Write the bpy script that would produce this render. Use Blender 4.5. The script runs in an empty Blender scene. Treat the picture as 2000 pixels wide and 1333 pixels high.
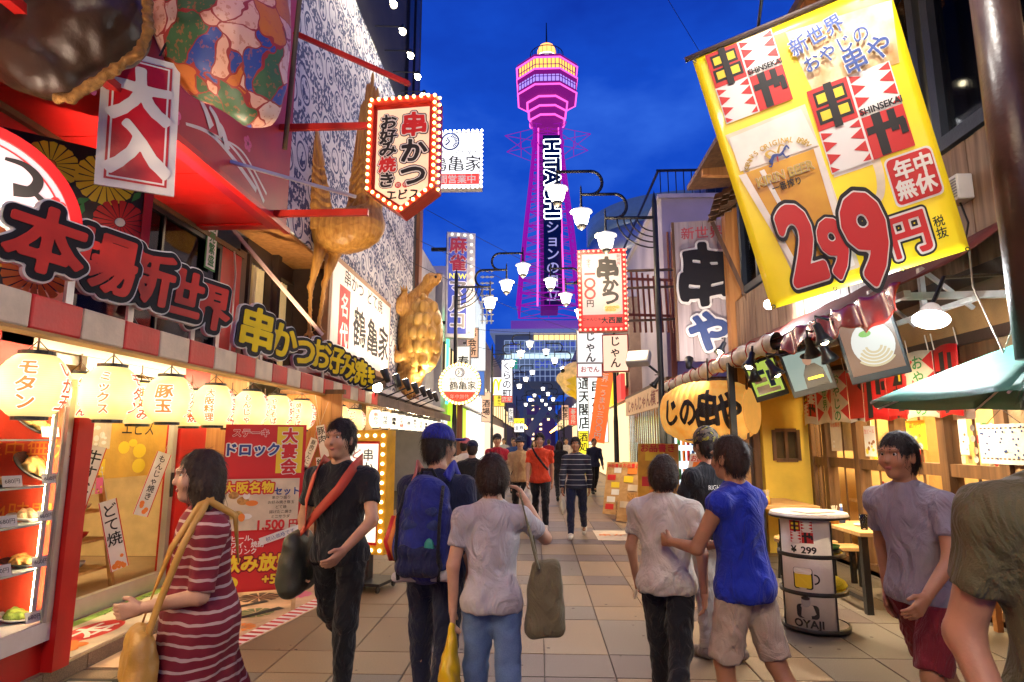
import bpy, math, random
import numpy as np
from mathutils import Matrix, Vector
random.seed(7); np.random.seed(7)
sc = bpy.context.scene
COL = sc.collection
R = math.radians
# ------------------------------------------------------------------ camera
FPX, CX, CY = 1210.0, 1000.0, 666.5
PITCH = math.atan(195.5 / FPX)
YAW = math.atan(52 * math.cos(PITCH) / FPX)
EYE = Vector((0, 0, 1.58))
cam = bpy.data.cameras.new('camera'); camo = bpy.data.objects.new('camera', cam); COL.objects.link(camo)
camo.location = EYE; camo.rotation_euler = (R(90) + PITCH, 0, YAW)
cam.sensor_width = 36; cam.sensor_fit = 'HORIZONTAL'; cam.lens = 36 * FPX / 2000
cam.clip_start = .05; cam.clip_end = 2000
sc.camera = camo
CF = Vector((-math.sin(YAW) * math.cos(PITCH), math.cos(YAW) * math.cos(PITCH), math.sin(PITCH)))
CR = Vector((math.cos(YAW), math.sin(YAW), 0)); CU = CR.cross(CF)
def ray(px, py): return CF * FPX + CR * (px - CX) + CU * (CY - py)
def at(px, py, Y): r = ray(px, py); return EYE + r * (Y / r.y)            # point seen there at depth Y
def atx(px, py, X): r = ray(px, py); return EYE + r * (X / r.x)           # ... on a wall X = const
def atz(px, py, Z): r = ray(px, py); return EYE + r * ((Z - EYE.z) / r.z)  # ... on a floor Z = const
# ------------------------------------------------------------------ world, exposure
SKY_STRENGTH = .70
w = bpy.data.worlds.new('World'); sc.world = w; w.use_nodes = True
nt = w.node_tree; nt.nodes.clear()
def N(nt, t, **kw):
    n = nt.nodes.new(t)
    for k, v in kw.items(): setattr(n, k, v)
    return n
out = N(nt, 'ShaderNodeOutputWorld'); bg = N(nt, 'ShaderNodeBackground'); bg.inputs[1].default_value = SKY_STRENGTH
sky = N(nt, 'ShaderNodeTexSky', sky_type='NISHITA', sun_disc=False); sky.sun_elevation = R(-4.0); sky.sun_rotation = R(200); sky.ozone_density = 6
tc = N(nt, 'ShaderNodeTexCoord')
mp = N(nt, 'ShaderNodeMapping'); mp.inputs['Scale'].default_value = (1.0, 1.0, 2.2); mp.inputs['Location'].default_value = (.35, .1, .2)
nz = N(nt, 'ShaderNodeTexNoise'); nz.inputs['Scale'].default_value = 2.1; nz.inputs['Detail'].default_value = 6; nz.inputs['Roughness'].default_value = .55
cr = N(nt, 'ShaderNodeValToRGB')
cr.color_ramp.elements[0].position = .34; cr.color_ramp.elements[0].color = (.0035, .028, .30, 1)
cr.color_ramp.elements[1].position = .72; cr.color_ramp.elements[1].color = (.030, .125, .62, 1)
e = cr.color_ramp.elements.new(.52); e.color = (.006, .055, .45, 1)
nt.links.new(tc.outputs['Generated'], mp.inputs[0]); nt.links.new(mp.outputs[0], nz.inputs['Vector']); nt.links.new(nz.outputs['Fac'], cr.inputs[0])
add = N(nt, 'ShaderNodeMix', data_type='RGBA', blend_type='ADD'); add.inputs[0].default_value = .10
nt.links.new(cr.outputs[0], add.inputs[6]); nt.links.new(sky.outputs[0], add.inputs[7])
nt.links.new(add.outputs[2], bg.inputs[0]); nt.links.new(bg.outputs[0], out.inputs[0])
sc.view_settings.view_transform = 'Standard'; sc.view_settings.look = 'None'; sc.view_settings.exposure = .9; sc.view_settings.gamma = 1
sc.cycles.use_denoising = True; sc.cycles.max_bounces = 6; sc.cycles.diffuse_bounces = 3; sc.cycles.glossy_bounces = 3
sc.cycles.transmission_bounces = 4; sc.cycles.transparent_max_bounces = 8; sc.cycles.sample_clamp_indirect = 4
sc.cycles.caustics_reflective = False; sc.cycles.caustics_refractive = False
# ------------------------------------------------------------------ materials
MATS = {}
def mat(name, col, rough=.55, metal=0., emit=0., ecol=None, var=.14, sc_=5., bump=.06, bsc=None, coat=0., spec=.5, sheen=0.):
    if name in MATS: return MATS[name]
    m = bpy.data.materials.new(name); m.use_nodes = True; t = m.node_tree; b = t.nodes['Principled BSDF']
    b.inputs['Roughness'].default_value = rough; b.inputs['Metallic'].default_value = metal
    b.inputs['Coat Weight'].default_value = coat; b.inputs['Specular IOR Level'].default_value = spec
    if sheen: b.inputs['Sheen Weight'].default_value = sheen
    c = (*col, 1)
    b.inputs['Base Color'].default_value = c
    if var or bump:
        co = N(t, 'ShaderNodeTexCoord'); n = N(t, 'ShaderNodeTexNoise'); n.inputs['Scale'].default_value = sc_; n.inputs['Detail'].default_value = 6
        t.links.new(co.outputs['Object'], n.inputs['Vector'])
        if var:
            r = N(t, 'ShaderNodeValToRGB'); r.color_ramp.elements[0].position = .3; r.color_ramp.elements[1].position = .7
            r.color_ramp.elements[0].color = (*[x * (1 - var) for x in col], 1); r.color_ramp.elements[1].color = (*[min(1, x * (1 + var)) for x in col], 1)
            t.links.new(n.outputs['Fac'], r.inputs[0]); t.links.new(r.outputs[0], b.inputs['Base Color'])
            mr = N(t, 'ShaderNodeMapRange'); mr.inputs['To Min'].default_value = max(.02, rough * .8); mr.inputs['To Max'].default_value = min(1, rough * 1.25)
            t.links.new(n.outputs['Fac'], mr.inputs[0]); t.links.new(mr.outputs[0], b.inputs['Roughness'])
        if bump:
            n2 = N(t, 'ShaderNodeTexNoise'); n2.inputs['Scale'].default_value = bsc or sc_ * 8; n2.inputs['Detail'].default_value = 4
            t.links.new(co.outputs['Object'], n2.inputs['Vector'])
            bp = N(t, 'ShaderNodeBump'); bp.inputs['Strength'].default_value = min(1, bump * 4); bp.inputs['Distance'].default_value = .01
            t.links.new(n2.outputs['Fac'], bp.inputs['Height']); t.links.new(bp.outputs[0], b.inputs['Normal'])
    if emit:
        b.inputs['Emission Color'].default_value = (*(ecol or col), 1); b.inputs['Emission Strength'].default_value = emit
    MATS[name] = m
    return m
def glow(name, col, s):            # things that give off light
    if name in MATS: return MATS[name]
    m = bpy.data.materials.new(name); m.use_nodes = True; b = m.node_tree.nodes['Principled BSDF']
    b.inputs['Base Color'].default_value = (*[min(.9, x) * .35 for x in col], 1); b.inputs['Roughness'].default_value = .5
    b.inputs['Emission Color'].default_value = (*col, 1); b.inputs['Emission Strength'].default_value = s
    MATS[name] = m
    return m
def glass(name, tint=(1, 1, 1), gloss=.10):
    if name in MATS: return MATS[name]
    m = bpy.data.materials.new(name); m.use_nodes = True; t = m.node_tree; t.nodes.clear()
    o = N(t, 'ShaderNodeOutputMaterial'); mx = N(t, 'ShaderNodeMixShader'); tr = N(t, 'ShaderNodeBsdfTransparent'); gl = N(t, 'ShaderNodeBsdfGlossy')
    gl.inputs['Roughness'].default_value = .04; tr.inputs[0].default_value = (*tint, 1)
    fr = N(t, 'ShaderNodeLayerWeight'); fr.inputs[0].default_value = gloss
    t.links.new(fr.outputs['Fresnel'], mx.inputs[0]); t.links.new(tr.outputs[0], mx.inputs[1]); t.links.new(gl.outputs[0], mx.inputs[2]); t.links.new(mx.outputs[0], o.inputs[0])
    MATS[name] = m
    return m
class E_:                          # tiny node-expression builder
    def __init__(s, t): s.t = t
    def m(s, op, a, b=None, c=None):
        n = N(s.t, 'ShaderNodeMath', operation=op)
        for i, x in enumerate((a, b, c)):
            if x is None: continue
            if isinstance(x, (int, float)): n.inputs[i].default_value = x
            else: s.t.links.new(x, n.inputs[i])
        return n.outputs[0]
    def mix(s, f, a, b):
        n = N(s.t, 'ShaderNodeMix', data_type='RGBA')
        for i, x in ((0, f), (6, a), (7, b)):
            if isinstance(x, tuple): n.inputs[i].default_value = (*x, 1)
            elif isinstance(x, (int, float)): n.inputs[i].default_value = x
            else: s.t.links.new(x, n.inputs[i])
        return n.outputs[2]
    def noise(s, v, sc, det=3):
        n = N(s.t, 'ShaderNodeTexNoise'); n.inputs['Scale'].default_value = sc; n.inputs['Detail'].default_value = det
        s.t.links.new(v, n.inputs['Vector']); return n.outputs['Fac']
def base_mat(name, rough=.6):
    m = bpy.data.materials.new(name); m.use_nodes = True; t = m.node_tree; b = t.nodes['Principled BSDF']; b.inputs['Roughness'].default_value = rough
    co = N(t, 'ShaderNodeTexCoord'); sp = N(t, 'ShaderNodeSeparateXYZ'); t.links.new(co.outputs['Object'], sp.inputs[0])
    MATS[name] = m
    return m, t, b, E_(t), co.outputs['Object'], sp.outputs
# ------------------------------------------------------------------ mesh builder
def frame(p, a=0., tilt=0., roll=0.):   # local x right, y up, z out of the face; a=0 faces the camera end of the street
    m = Matrix(((1, 0, 0), (0, 0, -1), (0, 1, 0))).to_4x4()
    return Matrix.Translation(Vector(p)) @ Matrix.Rotation(R(a), 4, 'Z') @ m @ Matrix.Rotation(R(tilt), 4, 'X') @ Matrix.Rotation(R(roll), 4, 'Z')
class MB:
    def __init__(s, M=None): s.v = []; s.f = []; s.M = M
    def add(s, vs, fs, M=None):
        M = M if M is not None else s.M
        k = len(s.v)
        if M is not None: vs = [tuple(M @ Vector(v)) for v in vs]
        s.v += [tuple(v) for v in vs]; s.f += [tuple(i + k for i in f) for f in fs]
        return s
    def box(s, x0, x1, y0, y1, z0, z1, M=None):
        vs = [(x, y, z) for x in (x0, x1) for y in (y0, y1) for z in (z0, z1)]
        return s.add(vs, [(0, 1, 3, 2), (4, 6, 7, 5), (0, 4, 5, 1), (2, 3, 7, 6), (0, 2, 6, 4), (1, 5, 7, 3)], M)
    def cyl(s, p0, p1, r0, r1=None, n=10, caps=True, M=None):
        p0 = Vector(p0); p1 = Vector(p1); r1 = r0 if r1 is None else r1
        d = (p1 - p0).normalized(); u = d.orthogonal().normalized(); w_ = d.cross(u)
        vs = []
        for p, r in ((p0, r0), (p1, r1)):
            vs += [p + (u * math.cos(2 * math.pi * i / n) + w_ * math.sin(2 * math.pi * i / n)) * r for i in range(n)]
        fs = [(i, (i + 1) % n, n + (i + 1) % n, n + i) for i in range(n)]
        if caps: fs += [tuple(range(n))[::-1], tuple(range(n, 2 * n))]
        return s.add(vs, fs, M)
    def bar(s, p0, p1, a, b=None, M=None):     # square bar between two points
        p0 = Vector(p0); p1 = Vector(p1); b = b or a
        d = (p1 - p0).normalized(); up = Vector((0, 0, 1)) if abs(d.z) < .95 else Vector((1, 0, 0))
        u = d.cross(up).normalized(); w_ = u.cross(d)
        vs = [p + u * x * a / 2 + w_ * y * b / 2 for p in (p0, p1) for x, y in ((-1, -1), (1, -1), (1, 1), (-1, 1))]
        return s.add(vs, [(0, 1, 5, 4), (1, 2, 6, 5), (2, 3, 7, 6), (3, 0, 4, 7), (3, 2, 1, 0), (4, 5, 6, 7)], M)
    def tube(s, pts, r, n=8, M=None):
        pts = [Vector(p) for p in pts]; rs = r if isinstance(r, (list, tuple)) else [r] * len(pts)
        vs = []; u = None
        for i, p in enumerate(pts):
            d = (pts[min(i + 1, len(pts) - 1)] - pts[max(i - 1, 0)]).normalized()
            u = d.orthogonal().normalized() if u is None else (u - d * u.dot(d)).normalized()
            w_ = d.cross(u)
            vs += [p + (u * math.cos(2 * math.pi * k / n) + w_ * math.sin(2 * math.pi * k / n)) * rs[i] for k in range(n)]
        fs = [(i * n + k, i * n + (k + 1) % n, (i + 1) * n + (k + 1) % n, (i + 1) * n + k) for i in range(len(pts) - 1) for k in range(n)]
        fs += [tuple(range(n))[::-1], tuple(range((len(pts) - 1) * n, len(pts) * n))]
        return s.add(vs, fs, M)
    def lathe(s, prof, c=(0, 0, 0), n=20, M=None, caps=True):   # prof (r, z)
        c = Vector(c); vs = []
        for r, z in prof: vs += [c + Vector((r * math.cos(2 * math.pi * k / n), r * math.sin(2 * math.pi * k / n), z)) for k in range(n)]
        L = len(prof)
        fs = [(i * n + k, i * n + (k + 1) % n, (i + 1) * n + (k + 1) % n, (i + 1) * n + k) for i in range(L - 1) for k in range(n)]
        if caps: fs += [tuple(range(n))[::-1], tuple(range((L - 1) * n, L * n))]
        return s.add(vs, fs, M)
    def ball(s, c, r, nu=10, nv=7, M=None):
        rx, ry, rz = r if isinstance(r, (tuple, list)) else (r, r, r)
        vs = [(c[0], c[1], c[2] - rz)]
        for j in range(1, nv):
            t = math.pi * j / nv - math.pi / 2
            vs += [(c[0] + rx * math.cos(t) * math.cos(2 * math.pi * i / nu), c[1] + ry * math.cos(t) * math.sin(2 * math.pi * i / nu), c[2] + rz * math.sin(t)) for i in range(nu)]
        vs.append((c[0], c[1], c[2] + rz)); L = len(vs) - 1
        fs = [(0, 1 + (i + 1) % nu, 1 + i) for i in range(nu)]
        for j in range(nv - 2): fs += [(1 + j * nu + i, 1 + j * nu + (i + 1) % nu, 1 + (j + 1) * nu + (i + 1) % nu, 1 + (j + 1) * nu + i) for i in range(nu)]
        b = 1 + (nv - 2) * nu
        fs += [(b + i, b + (i + 1) % nu, L) for i in range(nu)]
        return s.add(vs, fs, M)
    def prism(s, poly, z0, z1, M=None):
        n = len(poly); vs = [(x, y, z0) for x, y in poly] + [(x, y, z1) for x, y in poly]
        fs = [tuple(range(n))[::-1], tuple(range(n, 2 * n))] + [(i, (i + 1) % n, n + (i + 1) % n, n + i) for i in range(n)]
        return s.add(vs, fs, M)
    def flat(s, poly, z=0., M=None): return s.add([(x, y, z) for x, y in poly], [tuple(range(len(poly)))], M)
    def rect(s, x0, x1, y0, y1, z=0., M=None): return s.flat([(x0, y0), (x1, y0), (x1, y1), (x0, y1)], z, M)
    def disc(s, x, y, r, z=0., n=20, ry=None, M=None): return s.flat([(x + r * math.cos(2 * math.pi * i / n), y + (ry or r) * math.sin(2 * math.pi * i / n)) for i in range(n)], z, M)
    def grid(s, fn, nu, nv, M=None):
        vs = [fn(i / nu, j / nv) for j in range(nv + 1) for i in range(nu + 1)]
        fs = [(j * (nu + 1) + i, j * (nu + 1) + i + 1, (j + 1) * (nu + 1) + i + 1, (j + 1) * (nu + 1) + i) for j in range(nv) for i in range(nu)]
        return s.add(vs, fs, M)
    def map(s, fn): s.v = [tuple(fn(*v)) for v in s.v]; return s
    def build(s, name, m, parent=None, smooth=False, bevel=0, solid=0, kind=None):
        me = bpy.data.meshes.new(name); me.from_pydata(s.v, [], s.f); me.update()
        if smooth: me.polygons.foreach_set('use_smooth', [True] * len(me.polygons))
        me.materials.append(m)
        o = bpy.data.objects.new(name, me); COL.objects.link(o)
        if solid: md = o.modifiers.new('s', 'SOLIDIFY'); md.thickness = solid; md.offset = 0
        if bevel: md = o.modifiers.new('b', 'BEVEL'); md.width = bevel; md.segments = 2; md.limit_method = 'ANGLE'
        if parent is not None: adopt(o, parent)
        if kind: o['kind'] = kind
        return o
BASIS = {}
def adopt(o, parent):                # keeps o's coordinates as world coordinates
    o.parent = parent
    o.matrix_parent_inverse = BASIS.get(parent.name, Matrix.Identity(4)).inverted()
    BASIS[o.name] = Matrix.Identity(4)
def thing(name, label, cat, loc=(0, 0, 0), group=None):
    o = bpy.data.objects.new(name, None); COL.objects.link(o); o.location = Vector(loc); o.empty_display_size = .1
    BASIS[o.name] = Matrix.Translation(Vector(loc))
    return tag(o, label, cat, group)
def tag(o, label, cat, group=None):
    o['label'] = label; o['category'] = cat
    if group: o['group'] = group
    return o
def struct(o): o['kind'] = 'structure'; return o
def lamp(kind, loc, power, col, parent, size=.1, aim=None, spot=None, sy=None):
    l = bpy.data.lights.new('light', kind); l.energy = power; l.color = col
    if kind == 'AREA':
        l.size = size
        if sy: l.shape = 'RECTANGLE'; l.size_y = sy
    else: l.shadow_soft_size = size
    if spot: l.spot_size = R(spot); l.spot_blend = .6
    o = bpy.data.objects.new('light', l); COL.objects.link(o); o.location = Vector(loc)
    if aim is not None: o.rotation_euler = (Vector(aim) - Vector(loc)).to_track_quat('-Z', 'Y').to_euler()
    if parent is not None: o.parent = parent; o.matrix_parent_inverse = BASIS.get(parent.name, Matrix.Identity(4)).inverted()
    return o
# ------------------------------------------------------------------ lettering
GL = {}
TMP = bpy.data.scenes.new('lettering_workshop')
def glyph(s, fill):
    k = (s, fill)
    if k in GL: return GL[k]
    c = bpy.data.curves.new('t', 'FONT'); c.body = s; c.size = 1; c.resolution_u = 3; c.fill_mode = 'FRONT' if fill else 'NONE'
    o = bpy.data.objects.new('t', c); TMP.collection.objects.link(o)
    TMP.view_layers[0].update(); dg = TMP.view_layers[0].depsgraph
    if dg is None:
        with bpy.context.temp_override(scene=TMP, view_layer=TMP.view_layers[0]): dg = bpy.context.evaluated_depsgraph_get()
    m = o.evaluated_get(dg).to_mesh()
    v = np.array([(p.co.x, p.co.y) for p in m.vertices]).reshape(-1, 2)
    f = [tuple(p.vertices) for p in m.polygons] if fill else np.array([tuple(e.vertices) for e in m.edges]).reshape(-1, 2)
    wd = v[:, 0].max() + .03 if s.isascii() and len(v) else 1.0
    bpy.data.objects.remove(o); bpy.data.curves.remove(c)
    GL[k] = (v, f, wd)
    return GL[k]
SD = {}
def sdf_glyph(s, off, res=44, warp=0., run=60):     # glyph grown by off: flat polygons + outline edges
    k = (s, round(off, 3), res, warp, run)
    if k in SD: return SD[k]
    v, e, wd = glyph(s, False)
    x0, x1 = -.22, wd + .22; y0, y1 = -.36, 1.12
    h = 1.0 / res; nx = int((x1 - x0) / h) + 2; ny = int((y1 - y0) / h) + 2
    X, Y = np.meshgrid(x0 + h * np.arange(nx), y0 + h * np.arange(ny), indexing='ij')
    Pq = np.stack([X.ravel(), Y.ravel()], 1)
    if warp:
        Pq = Pq + warp * np.stack([np.sin(Pq[:, 1] * 7.3 + Pq[:, 0] * 3.1), np.sin(Pq[:, 0] * 6.1 - Pq[:, 1] * 4.7)], 1)
    D = np.full(len(Pq), 9.0); ins = np.zeros(len(Pq), bool)
    for a, b in e:
        A, B = v[a], v[b]; d = B - A; L = d @ d
        if L < 1e-12: continue
        t = np.clip(((Pq - A) @ d) / L, 0, 1); D = np.minimum(D, np.hypot(*(Pq - A - t[:, None] * d).T))
        c = (A[1] > Pq[:, 1]) != (B[1] > Pq[:, 1])
        if d[1] != 0: ins ^= c & (Pq[:, 0] < A[0] + d[0] * (Pq[:, 1] - A[1]) / d[1])
    F = (np.where(ins, -D, D) - off).reshape(nx, ny)
    vid = {}; vs = []; fs = []; ed = []
    def vert(key, p):
        if key not in vid: vid[key] = len(vs); vs.append(p)
        return vid[key]
    S = F < 0
    cells = np.argwhere(S[:-1, :-1] | S[1:, :-1] | S[:-1, 1:] | S[1:, 1:])
    full = S[:-1, :-1] & S[1:, :-1] & S[:-1, 1:] & S[1:, 1:]
    done = np.zeros_like(full)
    for i, j in cells:
        if full[i, j]:
            if done[i, j]: continue
            j2 = j
            while j2 < ny - 1 and full[i, j2] and j2 - j < run: done[i, j2] = True; j2 += 1
            fs.append([vert((i, j), (x0 + i * h, y0 + j * h)), vert((i + 1, j), (x0 + (i + 1) * h, y0 + j * h)), vert((i + 1, j2), (x0 + (i + 1) * h, y0 + j2 * h)), vert((i, j2), (x0 + i * h, y0 + j2 * h))])
            continue
        cs = [(i, j), (i + 1, j), (i + 1, j + 1), (i, j + 1)]; poly = []; cr_ = []
        for q in range(4):
            a, b = cs[q], cs[(q + 1) % 4]; fa, fb = F[a], F[b]
            if fa < 0: poly.append(vert(a, (x0 + a[0] * h, y0 + a[1] * h)))
            if (fa < 0) != (fb < 0):
                t = fa / (fa - fb); key = (min(a, b), max(a, b))
                w_ = vert(key, (x0 + (a[0] + t * (b[0] - a[0])) * h, y0 + (a[1] + t * (b[1] - a[1])) * h)); poly.append(w_); cr_.append((w_, fa < 0))
        if len(poly) > 2: fs.append(poly)
        if len(cr_) == 2:
            o_ = [x for x, out_ in cr_ if out_][0]; i_ = [x for x, out_ in cr_ if not out_][0]; ed.append((o_, i_))
    SD[k] = (np.array(vs).reshape(-1, 2), fs, ed, wd)
    return SD[k]
def T(mb, s, x, y, size, z=.004, vert=False, off=None, thick=0., sx=1., gap=1., M=None, slant=0., res=44, warp=0., run=60):
    """lettering centred at x, y (vertical text: x centre, y top). off: grow the strokes (em)"""
    units = [s] if s.isascii() else list(s)
    ws = [1.0] * len(units)
    gs = []
    for i, u in enumerate(units):
        if u == ' ': gs.append(None); ws[i] = .5; continue
        g = glyph(u, True) if off is None else sdf_glyph(u, off, res, warp, run)
        gs.append(g); ws[i] = g[-1] if u.isascii() else 1.0
    tot = sum(ws) * gap
    cur = -tot / 2
    for u, g, wd in zip(units, gs, ws):
        if g is not None:
            v, f = g[0], g[1]
            if len(v):
                lx = (v[:, 0] - (0 if s.isascii() else wd / 2)); ly = v[:, 1] - .38
                if vert:
                    px = lx * size * sx; py = ly * size + y - (cur + tot / 2 + .5 * gap) * size
                    px = px + x
                else:
                    px = (lx + cur + (0 if s.isascii() else wd * gap / 2)) * size * sx + x; py = ly * size + y
                px = px + slant * ly * size
                n = len(v)
                if not thick: mb.add([(a, b, z) for a, b in zip(px, py)], f, M)
                else:
                    vs = [(a, b, z + thick) for a, b in zip(px, py)] + [(a, b, z) for a, b in zip(px, py)]
                    ff = [tuple(q) for q in f]
                    if off is not None: ff += [(a + n, b + n, b, a) for a, b in g[2]]
                    mb.add(vs, ff, M)
        cur += wd * gap
    return mb
# ------------------------------------------------------------------ rounded modelling: distance fields -> one smooth surface
class Field:
    def __init__(s): s.p = []
    def rc(s, a, b, r1, r2=None, k=.03, flat=False, sq=None): s.p.append(('rc', np.array(a, float), np.array(b, float), r1, r1 if r2 is None else r2, k, flat, sq)); return s
    def ell(s, c, r, k=.03, rot=None, sub=False): s.p.append(('ell', np.array(c, float), np.array(r, float), k, rot, sub)); return s
    def cut(s, p, n, k=.004): s.p.append(('cut', np.array(p, float), np.array(n, float) / np.linalg.norm(n), k)); return s
    def noise(s, amp, fr, seed=0, dirs=(1, 1, 1)): s.p.append(('noise', amp, fr, seed, dirs)); return s
    def mesh(s, h, smooth_shift=0.):
        lo = np.full(3, 9e9); hi = -lo
        for p in s.p:
            if p[0] == 'rc': m = max(p[3], p[4]); lo = np.minimum(lo, np.minimum(p[1], p[2]) - m); hi = np.maximum(hi, np.maximum(p[1], p[2]) + m)
            elif p[0] == 'ell' and not p[5]: m = p[2].max() if p[4] is not None else p[2]; lo = np.minimum(lo, p[1] - m); hi = np.maximum(hi, p[1] + m)
        lo -= 3 * h; hi += 3 * h
        n = np.ceil((hi - lo) / h).astype(int) + 1
        ax = [lo[i] + h * np.arange(n[i]) for i in range(3)]
        F = np.full(n, 1.0)
        for p in s.p:
            if p[0] in ('rc', 'ell'):
                if p[0] == 'rc': m = max(p[3], p[4]); b0 = np.minimum(p[1], p[2]) - m; b1 = np.maximum(p[1], p[2]) + m; k = p[5]
                else: m = p[2].max() if p[4] is not None else p[2]; b0 = p[1] - m; b1 = p[1] + m; k = p[3]
                mg = k + 2.5 * h
                i0 = np.clip(np.floor((b0 - mg - lo) / h).astype(int), 0, n); i1 = np.clip(np.ceil((b1 + mg - lo) / h).astype(int) + 1, 0, n)
                if (i1 <= i0).any(): continue
                sl = tuple(slice(a, b) for a, b in zip(i0, i1))
                X, Y, Z = ax[0][sl[0]][:, None, None], ax[1][sl[1]][None, :, None], ax[2][sl[2]][None, None, :]
                if p[0] == 'rc':
                    a, b = p[1], p[2]; d = b - a; L = max(d @ d, 1e-9)
                    if p[7] is not None: q = p[7]
                    t = np.clip(((X - a[0]) * d[0] + (Y - a[1]) * d[1] + (Z - a[2]) * d[2]) / L, 0, 1)
                    dx, dy, dz = X - a[0] - t * d[0], Y - a[1] - t * d[1], Z - a[2] - t * d[2]
                    if p[7] is not None: dx, dy, dz = dx / q[0], dy / q[1], dz / q[2]
                    D = np.sqrt(dx * dx + dy * dy + dz * dz) - (p[3] + (p[4] - p[3]) * t)
                    if p[6]:
                        u = d / math.sqrt(L); D = np.maximum(D, (X - b[0]) * u[0] + (Y - b[1]) * u[1] + (Z - b[2]) * u[2])
                    sub = False
                else:
                    dx, dy, dz = X - p[1][0], Y - p[1][1], Z - p[1][2]
                    if p[4] is not None:
                        Q = np.array(Matrix(p[4]).to_3x3()); dx, dy, dz = (Q[0, 0] * dx + Q[1, 0] * dy + Q[2, 0] * dz, Q[0, 1] * dx + Q[1, 1] * dy + Q[2, 1] * dz, Q[0, 2] * dx + Q[1, 2] * dy + Q[2, 2] * dz)
                    r = p[2]
                    k0 = np.sqrt((dx / r[0]) ** 2 + (dy / r[1]) ** 2 + (dz / r[2]) ** 2); k1 = np.sqrt((dx / r[0] ** 2) ** 2 + (dy / r[1] ** 2) ** 2 + (dz / r[2] ** 2) ** 2)
                    D = k0 * (k0 - 1) / np.maximum(k1, 1e-6); D = np.where(k0 < 1e-4, -r.min(), D)
                    sub = p[5]
                G = F[sl]
                if sub:
                    hh = np.clip(.5 - .5 * (G + D) / k, 0, 1); F[sl] = G + (-D - G) * hh + k * hh * (1 - hh)
                else:
                    hh = np.clip(.5 + .5 * (D - G) / k, 0, 1); F[sl] = D + (G - D) * hh - k * hh * (1 - hh)
            else:
                X, Y, Z = ax[0][:, None, None], ax[1][None, :, None], ax[2][None, None, :]
                if p[0] == 'cut':
                    D = (X - p[1][0]) * p[2][0] + (Y - p[1][1]) * p[2][1] + (Z - p[1][2]) * p[2][2]; F = np.maximum(F, D)
                else:
                    _, amp, fr, sd, dr = p
                    W = np.sin(X * fr * dr[0] + 2.1 * np.sin(Z * fr * .6 * dr[2] + sd) + sd) * np.sin(Z * fr * dr[2] + 1.7 * np.sin(Y * fr * .7 * dr[1] + sd * 2)) + .5 * np.sin(Y * fr * 1.7 * dr[1] + 2 * np.sin(X * fr * .9 * dr[0] + sd) + Z * fr * dr[2])
                    F = F + amp * W
        return surfnet(F, lo, h)
def surfnet(F, lo, h):
    S = F < 0
    n = np.array(F.shape)
    def c(a, off): return a[off[0]:n[0] - 1 + off[0], off[1]:n[1] - 1 + off[1], off[2]:n[2] - 1 + off[2]]
    cnt8 = sum(c(S, (i, j, k)).astype(np.int8) for i in (0, 1) for j in (0, 1) for k in (0, 1))
    mixed = (cnt8 > 0) & (cnt8 < 8)
    ids = np.argwhere(mixed); m = len(ids)
    if m == 0: return np.zeros((0, 3)), []
    acc = np.zeros((m, 3)); cnt = np.zeros(m)
    for ax in range(3):
        o1, o2 = [q for q in range(3) if q != ax]
        for a in (0, 1):
            for b in (0, 1):
                st = np.zeros(3, int); st[o1] = a; st[o2] = b; en = st.copy(); en[ax] = 1
                fa = F[tuple((ids + st).T)]; fb = F[tuple((ids + en).T)]
                x = (fa < 0) != (fb < 0); t = np.where(x, fa / np.where(fa == fb, 1, fa - fb), 0)
                p = np.repeat(st[None].astype(float), m, 0); p[:, ax] = t
                acc[x] += p[x]; cnt[x] += 1
    V = (ids + acc / cnt[:, None]) * h + lo
    idx = np.full(mixed.shape, -1); idx[tuple(ids.T)] = np.arange(m)
    faces = []
    for ax in range(3):
        o1, o2 = [(1, 2), (2, 0), (0, 1)][ax]
        sl0 = [slice(1, -1)] * 3; sl1 = [slice(1, -1)] * 3
        sl0[ax] = slice(0, -1); sl1[ax] = slice(1, None)
        A, B = S[tuple(sl0)], S[tuple(sl1)]
        e = np.argwhere(A != B)
        if not len(e): continue
        flip = A[tuple(e.T)]
        base = e.copy(); base[:, o1] += 1; base[:, o2] += 1
        def cell(d1, d2):
            q = base.copy(); q[:, o1] -= d1; q[:, o2] -= d2
            return idx[tuple(q.T)]
        Q = np.stack([cell(1, 1), cell(0, 1), cell(0, 0), cell(1, 0)], 1)
        Q[~flip] = Q[~flip][:, ::-1]
        faces.append(Q[(Q >= 0).all(1)])
    return V, np.concatenate(faces)
def organic(name, parts, m, parent=None, M=None, kind=None):   # parts: list of (Field, h); one mesh
    mb_v = []; mb_f = []; k = 0
    for f, h in parts:
        v, q = f.mesh(h)
        if len(v) == 0: continue
        mb_v.append(v); mb_f.append(q + k); k += len(v)
    V = np.concatenate(mb_v); Q = np.concatenate(mb_f)
    if M is not None: Mn = np.array(M); V = V @ Mn[:3, :3].T + Mn[:3, 3]
    me = bpy.data.meshes.new(name); me.vertices.add(len(V)); me.vertices.foreach_set('co', V.ravel())
    me.loops.add(Q.size); me.polygons.add(len(Q)); me.loops.foreach_set('vertex_index', Q.ravel().astype(np.int32))
    me.polygons.foreach_set('loop_start', np.arange(0, Q.size, 4, dtype=np.int32)); me.polygons.foreach_set('loop_total', np.full(len(Q), 4, np.int32))
    me.polygons.foreach_set('use_smooth', np.ones(len(Q), bool)); me.update(calc_edges=True); me.validate()
    me.materials.append(m)
    o = bpy.data.objects.new(name, me); COL.objects.link(o)
    if parent is not None: adopt(o, parent)
    if kind: o['kind'] = kind
    return o
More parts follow.
